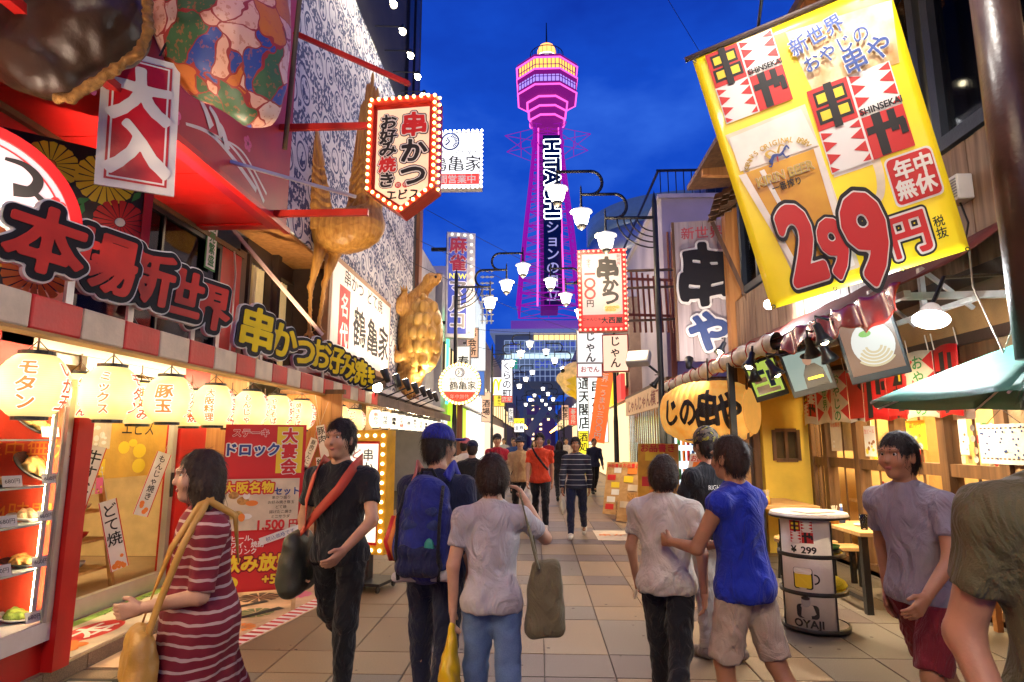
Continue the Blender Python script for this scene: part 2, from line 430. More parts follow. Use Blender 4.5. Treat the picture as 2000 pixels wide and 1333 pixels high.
def fan(cx, cy, r0, r1, a0, a1, n=14):
    a = [R(a0 + (a1 - a0) * i / n) for i in range(n + 1)]
    return [(cx + r1 * math.cos(t), cy + r1 * math.sin(t)) for t in a] + [(cx + r0 * math.cos(t), cy + r0 * math.sin(t)) for t in a[::-1]]
ORD = ['first', 'second', 'third', 'fourth', 'fifth', 'sixth', 'seventh', 'eighth', 'ninth', 'tenth', 'eleventh', 'twelfth', 'thirteenth', 'fourteenth', 'fifteenth', 'sixteenth', 'seventeenth', 'eighteenth', 'nineteenth', 'twentieth']
# ================================================================== shared materials
RED = mat('red_paint', (.52, .012, .010), .35, var=.22, sc_=2.5, bump=.02)
RED2 = mat('red_vinyl', (.55, .012, .014), .4, var=.18, sc_=4)
CRIM = mat('crimson_panel', (.42, .014, .03), .42, var=.25, sc_=1.5, bump=.015)
WHITE = mat('white_paint', (.75, .73, .69), .5, var=.08)
CREAM = mat('cream_vinyl', (.62, .52, .38), .5, var=.16, sc_=6)
BLACK = mat('black_paint', (.012, .012, .013), .35, var=.2)
BROWN = mat('brown_frame', (.055, .03, .02), .5, var=.25)
DKSTEEL = mat('dark_steel', (.025, .026, .028), .42, metal=.3, var=.25, bump=.02)
ALU = mat('aluminium', (.62, .60, .56), .32, metal=.7, var=.08, bump=.01)
GREYW = mat('grey_wall', (.30, .29, .30), .8, var=.15, sc_=1.5)
INK = mat('black_ink', (.012, .011, .012), .6, var=0, bump=0)
INKR = mat('red_ink', (.58, .02, .02), .5, var=0, bump=0)
INKW = mat('white_ink', (.80, .77, .72), .5, var=0, bump=0)
INKY = mat('yellow_ink', (.82, .60, .03), .5, var=0, bump=0)
INKB = mat('blue_ink', (.02, .06, .26), .5, var=0, bump=0)
INKG = mat('green_ink', (.03, .22, .05), .5, var=0, bump=0)
INKO = mat('orange_ink', (.75, .22, .03), .5, var=0, bump=0)
INKP = mat('pink_ink', (.72, .12, .30), .5, var=0, bump=0)
GLS = glass('clear_glass', (1, 1, 1), .05)
GLSD = glass('smoked_glass', (.45, .42, .40), .35)
def wood(name, c1, c2, ax=2, sc_=9., rough=.55):
    if name in MATS: return MATS[name]
    m, t, b, E, P, xyz = base_mat(name, rough)
    mp_ = N(t, 'ShaderNodeMapping'); s_ = [sc_, sc_, sc_]; s_[ax] = sc_ * .06; mp_.inputs['Scale'].default_value = s_
    t.links.new(P, mp_.inputs[0]); f = E.noise(mp_.outputs[0], 1.6, 8)
    f2 = E.m('MULTIPLY_ADD', f, 2.4, -.7); t.links.new(E.mix(f2, c1, c2), b.inputs['Base Color'])
    bp = N(t, 'ShaderNodeBump'); bp.inputs['Strength'].default_value = .25; bp.inputs['Distance'].default_value = .01
    t.links.new(f, bp.inputs['Height']); t.links.new(bp.outputs[0], b.inputs['Normal'])
    return m
WOODO = wood('orange_wood', (.36, .14, .035), (.55, .26, .08))
WOODD = wood('dark_wood', (.07, .032, .014), (.18, .09, .035))
WOODG = wood('weathered_board', (.12, .065, .035), (.33, .20, .12), 2, 11.)
WOODT = wood('table_wood', (.40, .22, .08), (.58, .36, .15), 0)
WOODY = wood('yellow_gold_wood', (.55, .26, .03), (.75, .42, .08))
# ================================================================== ground and paving
def granite(name, c, d=.35):
    m, t, b, E, P, xyz = base_mat(name, .48)
    n1 = E.noise(P, 160, 2); n2 = E.noise(P, 1.7, 4); n3 = E.noise(P, 420, 1)
    f = E.m('MULTIPLY_ADD', n1, 3.2, -1.1); cl = N(t, 'ShaderNodeClamp'); t.links.new(f, cl.inputs[0])
    base = E.mix(cl.outputs[0], tuple(x * (1 - d) for x in c), tuple(min(1, x * (1 + d)) for x in c))
    st = E.m('MULTIPLY_ADD', n2, 1.6, -.4); cl2 = N(t, 'ShaderNodeClamp'); t.links.new(st, cl2.inputs[0])
    t.links.new(E.mix(cl2.outputs[0], E.mix(.55, base, (.03, .022, .016)), base), b.inputs['Base Color'])
    mr = N(t, 'ShaderNodeMapRange'); mr.inputs['To Min'].default_value = .30; mr.inputs['To Max'].default_value = .62; t.links.new(n2, mr.inputs[0]); t.links.new(mr.outputs[0], b.inputs['Roughness'])
    bp = N(t, 'ShaderNodeBump'); bp.inputs['Strength'].default_value = .22; bp.inputs['Distance'].default_value = .003
    t.links.new(n3, bp.inputs['Height']); t.links.new(bp.outputs[0], b.inputs['Normal'])
    return m
TB = [granite('granite_beige', (.285, .195, .115)), granite('granite_tan', (.26, .172, .10)), granite('granite_sand', (.295, .208, .128))]
TD = granite('granite_purple', (.13, .10, .10)); TG = granite('granite_grey', (.18, .155, .135))
GROUT = mat('asphalt_bed', (.05, .042, .036), .8)
ground = struct(MB().grid(lambda u, v: (-70 + 140 * u, -8 + 400 * v, -.03), 2, 4).build('ground', GROUT))
def tile_mesh(w_, d_, m):
    g = .003
    mb = MB().prism([(g, g), (w_ - g, g), (w_ - g, d_ - g), (g, d_ - g)], -.03, -.004)
    mb.prism([(g + .003, g + .003), (w_ - g - .003, g + .003), (w_ - g - .003, d_ - g - .003), (g + .003, d_ - g - .003)], -.0039, 0)
    me = bpy.data.meshes.new('tile'); me.from_pydata(mb.v, [], mb.f); me.materials.append(m); return me
TM = {}
rows = []; y = 1.76
while y < 62: rows += [(y, .46), (y + .46, .92)]; y += 1.38
cols = [.03 + .485 * k for k in range(-8, 9)]
rest = {}
nt_ = 0; rg = random.Random(3)
for (y, d_) in rows:
    for x in cols:
        if x < -3.5 or x > 4.0: continue
        grey = x > 1.9 and y < 9
        r = rg.random()
        key = 'd' if (r < (.20 if d_ < .5 else .06)) else ('g' if grey or r > .93 else 'b%d' % rg.randrange(3))
        if abs(y - 4.06) < .6 and abs(x - .03) < .1: key = 'd'
        if abs(y - 4.52) < .1 and abs(x - .515) < .1: key = 'd'
        if d_ < .5 and 8.5 < y < 11.6 and -.6 < x < 1.1: key = 'd'
        m = TD if key == 'd' else TG if key == 'g' else TB[int(key[1])]
        near = y < 15.5 and abs(x) < 3.3 and abs(x) < .35 + .95 * (y + d_) and nt_ < 285
        if near:
            k = (d_, key)
            if k not in TM: TM[k] = tile_mesh(.485, d_, m)
            o = bpy.data.objects.new('paving_tile', TM[k]); COL.objects.link(o); o.location = (x, y, rg.uniform(-.0012, .0012)); o.parent = ground; nt_ += 1
        else: rest.setdefault(m.name, (m, MB()))[1].box(x + .003, x + .482, y + .003, y + d_ - .003, -.03, 0)
for nm, (m, mb) in rest.items(): mb.build('paving_tiles', m, ground, kind='stuff')
gum = MB(); rgg = random.Random(21)
for k in range(260):
    x_ = rgg.uniform(-3.0, 3.3); y_ = 2.6 + 11 * rgg.random() ** 1.4; r0_ = rgg.uniform(.006, .018); n_ = 7
    gum.add([(x_ + r0_ * rgg.uniform(.7, 1.2) * math.cos(2 * math.pi * i / n_), y_ + r0_ * rgg.uniform(.7, 1.2) * math.sin(2 * math.pi * i / n_), .0022) for i in range(n_)], [tuple(range(n_))])
gum.build('gum_spots', mat('old_gum', (.06, .05, .045), .8), ground, kind='stuff')
# metal drain grate by the left shop
dg_ = thing('drain_grate', 'dark metal drain grate set in paving by the left shop step', 'grate', (-3.0, 4.1, 0))
MB().box(-3.16, -2.80, 3.55, 4.35, 0, .004).build('frame', DKSTEEL, dg_)
for i in range(12): MB().box(-3.13, -2.83, 3.60 + i * .06, 3.63 + i * .06, .0045, .009).build('slat', ALU, dg_)
# ================================================================== left: red restaurant
XL = -3.93
b1 = thing('restaurant_building', 'red restaurant building with overhanging red upper storey on the left', 'building', (-5, 4, 0))
stp = MB()
stp.box(-7.5, -3.22, 0.5, 8.2, 0, .095)
stp.build('step', mat('step_concrete', (.42, .30, .18), .6), b1)
for i in range(19): MB().box(-3.22, -3.19, .5 + i * .405, .5 + i * .405 + .395, .004, .10).build('kerb_tile', TB[2], b1)
WALLT = mat('interior_plaster', (.62, .48, .26), .7)
INTR = mat('interior_red', (.55, .06, .03), .6)
MB().box(-7.6, -7.45, .5, 8.2, .1, 2.6).build('rear_wall', WALLT, b1)
MB().box(-7.45, -3.95, .3, .5, .1, 2.6).build('side_wall', WALLT, b1); MB().box(-7.45, -3.95, 8.2, 8.3, .1, 4.0).build('side_wall', WALLT, b1)
MB().box(-7.45, -3.86, .5, 8.2, 2.47, 2.6).build('ceiling', WHITE, b1)
for y0, y1, m in ((6.62, 7.15, RED), (4.2, 4.55, RED)): MB().box(XL - .1, XL + .06, y0, y1, .1, 2.46).build('pillar', m, b1, bevel=.01)
MB().box(XL - .1, XL, 7.15, 8.2, .1, 2.46).build('wall_panel', WOODO, b1)
MB().box(XL - .1, XL, .5, 4.3, .1, 2.46).build('wall_panel', RED, b1)
# upper wall z 2.6-4 with windows
YEL = mat('amber_wall', (.50, .26, .07), .6)
MB().box(XL - .12, XL, -8, 4.9, 2.6, 4.0).build('wall', RED, b1); MB().box(XL - .12, XL, -8, .5, 0, 2.6).build('wall', WALLT, b1)
MB().box(XL - .12, XL + .03, 7.25, 7.75, 2.6, 4.0).build('pillar', RED, b1)
MB().box(XL - .12, XL, 7.75, 7.95, 2.6, 4.1).build('pillar', mat('umber_wall', (.13, .07, .04), .6), b1)
MB().box(-6, -5.9, 4.9, 7.3, 2.6, 4.0).build('rear_wall', mat('dim_room_wall', (.16, .085, .035), .7), b1)
def window(par, X, y0, y1, z0, z1, nm, fm, gm, fw=.06, s=1):
    wdw = MB().box(X - .05 * s, X + .03 * s, y0, y0 + fw, z0, z1).box(X - .05 * s, X + .03 * s, y1 - fw, y1, z0, z1).box(X - .05 * s, X + .03 * s, y0 + fw, y1 - fw, z0, z0 + fw).box(X - .05 * s, X + .03 * s, y0 + fw, y1 - fw, z1 - fw, z1).build('window_frame', fm, par)
    ym = (y0 + y1) / 2
    for a, b in ((y0 + fw, ym - fw * .3), (ym + fw * .3, y1 - fw)): MB().box(X - .012, X - .004, a, b, z0 + fw, z1 - fw).build('pane', gm, wdw)
    MB().box(X - .02, X + .02, ym - fw * .3, ym + fw * .3, z0 + fw, z1 - fw).build('mullion', fm, wdw)
    return wdw
window(b1, XL, 4.9, 7.25, 2.62, 3.98, 'w', BLACK, GLSD)
# ice-cream shaped dim figures behind the window
MB().lathe([(.0, 0), (.10, .02), (.13, .35), (.2, .5), (.15, .75), (.05, .95), (.0, 1.0)], (-4.6, 6.3, 2.65), 12).build('dim_ornament', WOODO, b1, True)
MB().lathe([(.0, 0), (.07, .02), (.12, .35), (.18, .55), (.12, .75), (.0, .9)], (-4.5, 6.75, 2.75), 12).build('dim_ornament', WOODT, b1, True)
# overhanging red storey
MB().box(-3.1, -2.9, -8, 6.75, 4.0, 8.2).build('upper_front', CRIM, b1)
MB().box(-6.0, -3.1, 6.6, 6.75, 4.0, 8.2).build('upper_end', RED, b1)
for i in range(9): MB().box(-3.94, -2.95, .2 + i * .725, .2 + i * .725 + .715, 4.02, 4.08).build('soffit_panel', RED, b1)
MB().box(-2.93, -2.86, .2, 6.78, 3.95, 4.01).build('trim', RED, b1)
MB().box(-3.98, -3.88, .2, 7.8, 3.97, 4.03).build('trim', mat('bronze_trim', (.16, .09, .04), .4, metal=.4), b1)
F1 = frame((-2.9, 0, 0), 90)      # local x = Y, y = z, z = out of wall
def plum(mb, x, y, r, z=.004):
    for k in range(5):
        a = R(90 + 72 * k); mb.disc(x + r * .58 * math.cos(a), y + r * .58 * math.sin(a), r * .42, z + k * .0003, 12)
    return mb
for px, py in ((341, 224), (483, 281), (175, 160), (420, 150)):
    p = atx(px, py, -2.9); plum(MB(F1), p.y, p.z, .085).build('plum_blossom', INKP, b1)
    mb = MB(F1); mb.disc(p.y, p.z, .02, .008, 8)
    for k in range(5): mb.flat([(p.y, p.z), (p.y + .05 * math.cos(R(88 + 72 * k)), p.z + .05 * math.sin(R(88 + 72 * k))), (p.y + .05 * math.cos(R(94 + 72 * k)), p.z + .05 * math.sin(R(94 + 72 * k)))], .008)
    mb.build('stamen', mat('plum_dark', (.2, .01, .05), .5), b1)
def stroke(mb, pts, w0, w1, z=.004, M=None, n=18):   # tapered brush stroke through pixel-derived points
    P = [Vector((a, b, 0)) for a, b in pts]; Q = []
    for i in range(len(P) - 1):
        p0 = P[max(i - 1, 0)]; p1 = P[i]; p2 = P[i + 1]; p3 = P[min(i + 2, len(P) - 1)]
        for k in range(n):
            t = k / n; Q.append(.5 * ((2 * p1) + (p2 - p0) * t + (2 * p0 - 5 * p1 + 4 * p2 - p3) * t * t + (3 * p1 - p0 - 3 * p2 + p3) * t ** 3))
    Q.append(P[-1]); L = []; Rr = []
    for i, q in enumerate(Q):
        d = (Q[min(i + 1, len(Q) - 1)] - Q[max(i - 1, 0)]).normalized(); nn = Vector((-d.y, d.x, 0)); w_ = w0 + (w1 - w0) * i / (len(Q) - 1)
        L.append(q + nn * w_ / 2); Rr.append(q - nn * w_ / 2)
    m = len(Q); return mb.add([(v.x, v.y, z) for v in L + Rr], [(i, m + i, m + i + 1, i + 1) for i in range(m - 1)], M)
mb = MB(F1)
for pts, w0 in ((((362, 242), (410, 262), (455, 310), (500, 372)), .06), (((405, 258), (450, 285), (490, 340), (515, 395)), .05), (((430, 270), (475, 300), (520, 380)), .035)):
    q = [atx(a, b, -2.9) for a, b in pts]; stroke(mb, [(v.y, v.z) for v in q], w0 * .4, w0)
for i, (px, py) in enumerate(((400, 215), (420, 235), (432, 262))):
    p = atx(px, py, -2.9); stroke(mb, [(p.y - .12, p.z + .06), (p.y, p.z + .02 * i), (p.y + .12, p.z - .1)], .03, .10, .006 + i * .002)
mb.build('white_swoosh', INKW, b1)
# small green and white charm plate on the pillar
p = atx(413, 475, XL + .04); Fp = frame((XL + .035, p.y, p.z), 90)
cp = MB(Fp).box(-.12, .12, -.33, .33, 0, .01).build('charm_plate', INKG, b1)
MB(Fp).rect(-.10, .10, -.31, .31, .0125).build('plate_face', INKW, cp)
T(MB(Fp), '商売繁盛', 0, .29, .145, .016, True, .02).build('lettering', INKG, cp)
# conduit
MB().tube([(XL + .06, 7.55, 2.6), (XL + .06, 7.55, 3.7), (XL + .1, 7.4, 3.95)], .012).build('conduit', ALU, b1)
# sliding glass doors
def door(par, X, y0, y1, z0, z1):
    d = MB().box(X - .03, X + .03, y0, y0 + .07, z0, z1).box(X - .03, X + .03, y1 - .07, y1, z0, z1).box(X - .03, X + .03, y0 + .07, y1 - .07, z0, z0 + .16).box(X - .03, X + .03, y0 + .07, y1 - .07, z1 - .08, z1).build('door', ALU, par)
    MB().box(X - .006, X + .006, y0 + .07, y1 - .07, z0 + .16, z1 - .08).build('pane', GLS, d)
    MB().box(X + .03, X + .045, y1 - .055, y1 - .02, 1.0, 1.25).build('handle', DKSTEEL, d)
    return d
door(b1, XL - .06, 4.6, 5.3, .1, 2.3); door(b1, XL + .01, 5.15, 6.6, .1, 2.3)
MB().box(XL - .12, XL + .06, 4.25, 6.62, 2.3, 2.46).build('door_header', ALU, b1)
def poster(par, M, w_, h_, mbg, seed, words=(), wm=INKR, z=.003, nm='poster'):
    r = random.Random(seed)
    o = MB(M).rect(-w_ / 2, w_ / 2, -h_ / 2, h_ / 2, z).build(nm, mbg, par)
    for k in range(2):
        mb = MB(M)
        for i in range(r.randrange(2, 5)):
            x = r.uniform(-.32, .32) * w_; y_ = r.uniform(-.42, -.02) * h_; q = r.uniform(.07, .14) * min(w_, h_)
            mb.disc(x, y_, q, z + .001 + k * .001 + i * .0004, 14, q * r.uniform(.5, .9))
        mb.build('dish_picture', r.choice((INKO, WHITE, mat('food_brown', (.30, .12, .03), .6), CREAM, INKY)), o)
    for i, (t, x, y_, s) in enumerate(words): T(MB(M), t, x * w_, y_ * h_, s, z + .004).build('lettering', wm, o)
    return o
# interior: lights and shelving seen through the doors
fx = thing('ceiling_light', 'white fluorescent ceiling light inside the red restaurant doorway', 'ceiling light', (-5.2, 5.4, 2.4))
MB().box(-5.9, -4.6, 5.1, 5.5, 2.40, 2.46).build('housing', WHITE, fx); MB().box(-5.8, -4.7, 5.15, 5.45, 2.385, 2.40).build('diffuser', glow('warm_diffuser', (1, .74, .38), 70), fx)
sh = thing('shelf_rack', 'tall yellow wooden ladder shelf of dishes behind the glass door', 'shelf', (-4.6, 6.2, .1))
for y0 in (5.8, 6.45): MB().bar((-4.35, y0, .1), (-4.75, y0, 1.9), .04).bar((-4.95, y0, .1), (-4.8, y0, 1.9), .04).build('ladder_side', WOODT, sh)
for i in range(6):
    z = .3 + i * .28; MB().box(-4.95 + i * .02, -4.42 - i * .05, 5.8, 6.47, z, z + .025).build('shelf_board', WOODT, sh)
    for k in range(3):
        MB().lathe([(.03, 0), (.06, .03), (.075, .06), (.07, .06), (.04, .03)], (-4.65, 5.92 + k * .2, z + .026), 12).build('bowl', (RED2, CREAM, WHITE)[(i + k) % 3], sh, True)
for k, (yy, zz, w_, h_, m_) in enumerate(((5.6, 1.5, .5, .7, INKR), (6.3, 1.6, .6, .5, INKY), (6.9, 1.4, .5, .8, CREAM), (7.5, 1.6, .6, .6, INKO))):
    ip_ = thing('wall_poster', ORD[k] + ' menu poster from the left on the wall inside the red restaurant', 'poster', (-6.9, yy, zz)); poster(ip_, frame((-7.44, yy + 1.2, zz), 90), w_ * 1.4, h_ * 1.3, m_, 60 + k, (('お好み焼', 0, .36, .14),), INK)
st = thing('folding_ladder', 'yellow folding step inside the left doorway', 'stepladder', (-4.6, 5.0, .1))
MB().bar((-4.4, 4.9, .1), (-4.7, 4.9, 1.2), .05).bar((-4.4, 5.2, .1), (-4.7, 5.2, 1.2), .05).build('front_rail', ALU, st)
for i in range(4): MB().box(-4.70 + (3 - i) * .07, -4.56 + (3 - i) * .07, 4.9, 5.2, .3 + i * .25, .33 + i * .25).build('tread', INKY, st)
# posters behind and on the glass
YP = mat('golden_poster', (.62, .36, .05), .5)
Fd = frame((XL + .045, 0, 0), 90)
def onwall(X, y, z, a=90, roll=0): return frame((X, y, z), a, 0, roll)
dp = thing('door_poster', 'golden food poster with black brush logo on the sliding door', 'poster', (XL + .02, 6.0, 1.5))
poster(dp, onwall(XL + .022, 5.95, 1.62), .95, .75, YP, 3, (('エビス', .0, .12, .17), ('専門店', .2, .36, .07)), INK)
dp = thing('door_poster', 'white menu strip poster along the top of the sliding door', 'poster', (XL + .02, 5.9, 2.0))
poster(dp, onwall(XL + .022, 5.9, 2.09), 1.15, .2, WHITE, 4, (('本日のおすすめ', 0, .2, .06),))
dp = thing('door_poster', 'small white poster of noodle bowls on the left of the sliding door', 'poster', (XL + .02, 5.35, 1.7))
poster(dp, onwall(XL + .026, 5.42, 1.72), .28, .42, CREAM, 5, (('お好み焼', 0, .38, .05),))
dp = thing('door_poster', 'cluster of small notices low on the sliding door', 'notice', (XL + .02, 5.35, 1.3))
for k in range(6): poster(dp, onwall(XL + .024, 5.28 + .1 * (k % 3), 1.35 - .16 * (k // 3)), .09, .14, (WHITE, INKB, INKY, INKR, CREAM, INKP)[k], 30 + k, nm='notice')
def slip(label, px, py, X, roll, s, L=.62, W_=.15, a=60, food=True, Y=None):
    p = at(px, py, Y) if Y else atx(px, py, X)
    M = frame(p, a, 0, roll)
    t = thing('menu_slip', label, 'paper banner', p, 'tilted paper menu slips at the left shop')
    MB(M).box(-W_ / 2, W_ / 2, -L / 2, L / 2, -.004, 0).build('paper', WHITE, t)
    mb = MB(M)
    for x in (-W_ / 2, W_ / 2 - .008): mb.rect(x, x + .008, -L / 2, L / 2, .002)
    mb.build('red_border', INKR, t)
    T(MB(M), s, 0, L * .46, min(L * (.72 if food else .9) / len(s), W_ * .85), .003, True, .012).build('lettering', INK, t)
    if food:
        mb = MB(M); rr = random.Random(int(px))
        for k in range(7): mb.disc(rr.uniform(-.04, .04), -L * .40 + rr.uniform(-.05, .06), rr.uniform(.015, .03), .003 + k * .0004, 9)
        mb.build('dish_picture', INKO, t)
    MB(M).tube([(0, L / 2, 0), (0, L / 2 + .5, 0)], .002, 4).build('cord', ALU, t)
    return t
slip('white paper slip leaning right with long black lettering before the door', 298, 945, -3.80, -17, 'もんじゃ焼き')
slip('white paper slip leaning left with two bold kana and one kanji', 222, 1045, -3.75, 15, 'どて焼')
slip('white paper slip half hidden behind the glass display case', 158, 965, -3.8, -13, '牛すじ煮込', food=False, L=.8)
for i, (px, py, rl, s) in enumerate(((602, 893, -18, '豚肉こんにゃく'), (630, 862, 12, '豚肉'), (628, 925, 8, '鉄板焼'), (597, 945, -8, '玉子'))):
    slip(ORD[i] + ' white paper slip from the left on the orange wood partition', px, py, 0, rl, s, .42 if len(s) < 5 else .5, .13, 0, False, 8.13)
# printed mats
m1 = thing('printed_mat', 'green edged printed mat with red oval letters on the shop step', 'mat', (-3.55, 5.4, .1))
MB().box(-3.86, -3.24, 4.45, 7.2, .096, .104).build('base', CREAM, m1)
FM = Matrix.Translation((-3.55, 5.4, .1045)) @ Matrix.Rotation(R(90), 4, 'Z')
MB(FM).rect(-.9, 1.75, .2, .3, .001).build('green_border', mat('mat_green', (.30, .52, .08), .6), m1)
for i, (x, s) in enumerate(((-.35, '本'), (.45, '場'), (1.2, '店'))):
    MB(FM).disc(x, -.03, .30, .001, 28, .16).build('red_oval', INKR, m1)
    T(MB(FM), s, x, -.03, .28, .003, off=.02, sx=1.5).build('lettering', INKW, m1)
T(MB(FM), 'いらっしゃいませ', .45, .22, .1, .004).build('lettering', INK, m1)
plum(MB(FM), -.75, -.1, .15, .002).build('flower', INKO, m1)
m2 = thing('printed_mat', 'large flower printed mat with red striped edge on the pavement', 'mat', (-2.8, 5.6, 0))
q = [Vector((-3.18, 4.55, 0)), Vector((-2.42, 4.55, 0)), Vector((-1.98, 7.1, 0)), Vector((-3.18, 7.5, 0))]
MB().prism([(v.x, v.y) for v in q], .0015, .007).build('base', mat('mat_cream', (.60, .40, .24), .6, var=.3, sc_=3), m2)
def bil(u, v): return q[0] * (1 - u) * (1 - v) + q[1] * u * (1 - v) + q[2] * u * v + q[3] * (1 - u) * v
mb = MB(); mw = MB(); mw.add([(*bil(.84, .01).xy, .0085), (*bil(.99, .01).xy, .0085), (*bil(.99, .99).xy, .0085), (*bil(.84, .99).xy, .0085)], [(0, 1, 2, 3)])
mw.build('white_edge', INKW, m2)
for i in range(26):
    v0, v1 = i / 26 + .004, i / 26 + .022
    mb.add([(*bil(.845, v0).xy, .0105), (*bil(.985, v0).xy, .0105), (*bil(.985, v1).xy, .0105), (*bil(.845, v1).xy, .0105)], [(0, 1, 2, 3)])
mb.build('red_stripes', INKR, m2)
for u, v, r_, m in ((.30, .12, .17, INKP), (.62, .2, .13, mat('petal_mauve', (.45, .15, .3), .6)), (.55, .52, .16, mat('petal_olive', (.18, .22, .08), .6)), (.68, .36, .12, INKO), (.3, .7, .2, mat('mat_brown', (.10, .05, .03), .6)), (.6, .78, .15, INKP), (.45, .36, .14, INKG)):
    c = bil(u, v); mb = MB()
    for k in range(12):
        a = 2 * math.pi * k / 12; a1 = a + .42
        mb.add([(c.x + .02 * math.cos(a), c.y + .02 * math.sin(a), .009), (c.x + r_ * math.cos(a), c.y + r_ * math.sin(a), .009), (c.x + r_ * 1.04 * math.cos((a + a1) / 2), c.y + r_ * 1.04 * math.sin((a + a1) / 2), .009), (c.x + r_ * math.cos(a1), c.y + r_ * math.sin(a1), .009)], [(0, 1, 2, 3)])
    mb.build('flower', m, m2)
mb = MB()
for pts in (((.12, .35), (.3, .42), (.5, .45), (.7, .6)), ((.1, .5), (.25, .55), (.45, .66)), ((.4, .05), (.5, .15), (.45, .3))): stroke(mb, [tuple(bil(*t_).xy) for t_ in pts], .02, .10, .0115)
mb.build('brush_swirl', INK, m2)
# ================================================================== left: patterned facade building
XP = -3.3
PAT, t, b, E, P, xyz = base_mat('indigo_print_panels', .55)
cy = .46; cz = .50
sy_ = E.m('DIVIDE', xyz[1], cy); sz_ = E.m('DIVIDE', E.m('ADD', xyz[2], E.m('MULTIPLY', xyz[1], .12)), cz)
colid = E.m('FLOOR', sy_); fz = E.m('ADD', sz_, E.m('MULTIPLY', E.m('MODULO', E.m('ABSOLUTE', colid), 2.0), .5))
u_ = E.m('SUBTRACT', E.m('FRACT', sy_), .5); v_ = E.m('SUBTRACT', E.m('FRACT', fz), .5)
chk = E.m('MODULO', E.m('ABSOLUTE', E.m('ADD', colid, E.m('FLOOR', fz))), 2.0)
rr_ = E.m('SQRT', E.m('ADD', E.m('MULTIPLY', u_, u_), E.m('MULTIPLY', v_, v_)))
ring = E.m('MULTIPLY', E.m('GREATER_THAN', rr_, .34), E.m('LESS_THAN', rr_, .41))
ns = E.noise(P, 9, 2); ns2 = E.noise(P, 16, 3)
bird = E.m('MULTIPLY', E.m('LESS_THAN', rr_, .30), E.m('GREATER_THAN', ns, .54))
ink1 = E.m('MAXIMUM', ring, bird)
ink2 = E.m('LESS_THAN', ns2, .53)
ink = E.m('ADD', E.m('MULTIPLY', ink1, E.m('SUBTRACT', 1, chk)), E.m('MULTIPLY', ink2, chk))
t.links.new(E.mix(ink, (.66, .63, .62), (.035, .045, .12)), b.inputs['Base Color'])
b2 = thing('patterned_building', 'tall building clad in indigo and white printed panels on the left', 'building', (-5, 11.5, 0))
npz = 5
for i in range(10):            # cladding panels with joints
    y0 = 6.9 + i * .9; y1 = y0 + .895
    for j in range(npz):
        z0 = 4.36 + j * 1.04; MB().box(XP - .03, XP, y0, min(y1, 15.8), z0, z0 + 1.035).build('cladding_panel', PAT, b2)
MB().box(-8, XP - .03, 6.9, 15.8, 4.36, 9.56).build('wall_core', GREYW, b2)
for i in range(3): MB().box(XP - .03, XP, 13.45 + i * .79, 13.45 + i * .79 + .785, 2.5, 4.355).build('cladding_panel', PAT, b2)
MB().box(-4.2, XP - .03, 9.6, 15.8, 2.5, 4.36).build('lower_core', BROWN, b2)
DW = mat('dark_weathered_wall', (.035, .032, .035), .75, var=.45, sc_=3, bump=.12)
MB().box(-8, XP - .06, 6.9, 15.85, 9.56, 15).build('dark_upper_wall', DW, b2)
MB().box(-8, XP - .0, 15.85, 16.1, 2.5, 15).build('end_wall', DW, b2)
for y0 in (14.5, 15.3): MB().box(XP - .06, XP + .02, y0, y0 + .5, 9.58, 15).build('pilaster', mat('charcoal_strip', (.012, .012, .016), .4), b2)
for i in range(7): MB().box(XL, XP - .02, 6.95 + i * .38, 6.95 + i * .38 + .372, 4.31, 4.35).build('soffit_board', WOODO, b2)
MB().box(XL - .1, XL, 7.95, 9.6, 2.46, 2.62).build('beam', BROWN, b2); MB().box(XL - .1, XL, 7.95, 9.6, 4.1, 4.31).build('beam', BROWN, b2)
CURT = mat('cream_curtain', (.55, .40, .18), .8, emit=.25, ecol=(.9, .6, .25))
for y0, y1 in ((7.98, 8.72), (8.84, 9.55)):
    wdw = MB().box(XL - .05, XL + .03, y0, y0 + .06, 2.62, 4.1).box(XL - .05, XL + .03, y1 - .06, y1, 2.62, 4.1).box(XL - .05, XL + .03, y0 + .06, y1 - .06, 4.04, 4.1).box(XL - .05, XL + .03, y0 + .06, y1 - .06, 2.62, 2.68).build('window_frame', BROWN, b2)
    MB().grid(lambda u, v: (XL - .09 + .02 * math.sin(u * 40), y0 + .06 + (y1 - y0 - .12) * u, 2.68 + 1.36 * v), 40, 1).build('curtain', CURT, wdw)
    MB().box(XL - .02, XL - .012, y0 + .06, y1 - .06, 2.68, 4.04).build('pane', GLS, wdw)
MB().box(XL - .12, XL + .1, 8.72, 8.84, 2.46, 4.31).build('column', BROWN, b2); MB().box(XL - .12, XP - .04, 9.5, 9.62, 2.46, 4.31).build('column', BROWN, b2)
# shop floor of that building
MB().box(-7, -6.9, 8.3, 20, .0, 2.5).build('rear_wall', WALLT, b2); MB().box(-6.9, -3.0, 8.3, 20, 2.5, 2.6).build('ceiling', WHITE, b2)
MB().box(-3.9, -3.8, 10.9, 13, .0, 2.5).build('shop_front', WOODO, b2); MB().box(-3.9, -3.8, 13.6, 16, .0, 2.5).build('shop_front', WOODT, b2)
MB().box(-8, -3.4, 16.1, 20, 2.62, 7.2).build('annex_wall', mat('pale_annex', (.42, .42, .45), .8), b2)
MB().box(-3.42, -3.2, 16.1, 16.5, 2.62, 8.2).build('annex_post', wood('rust_post', (.16, .05, .02), (.3, .12, .05)), b2)
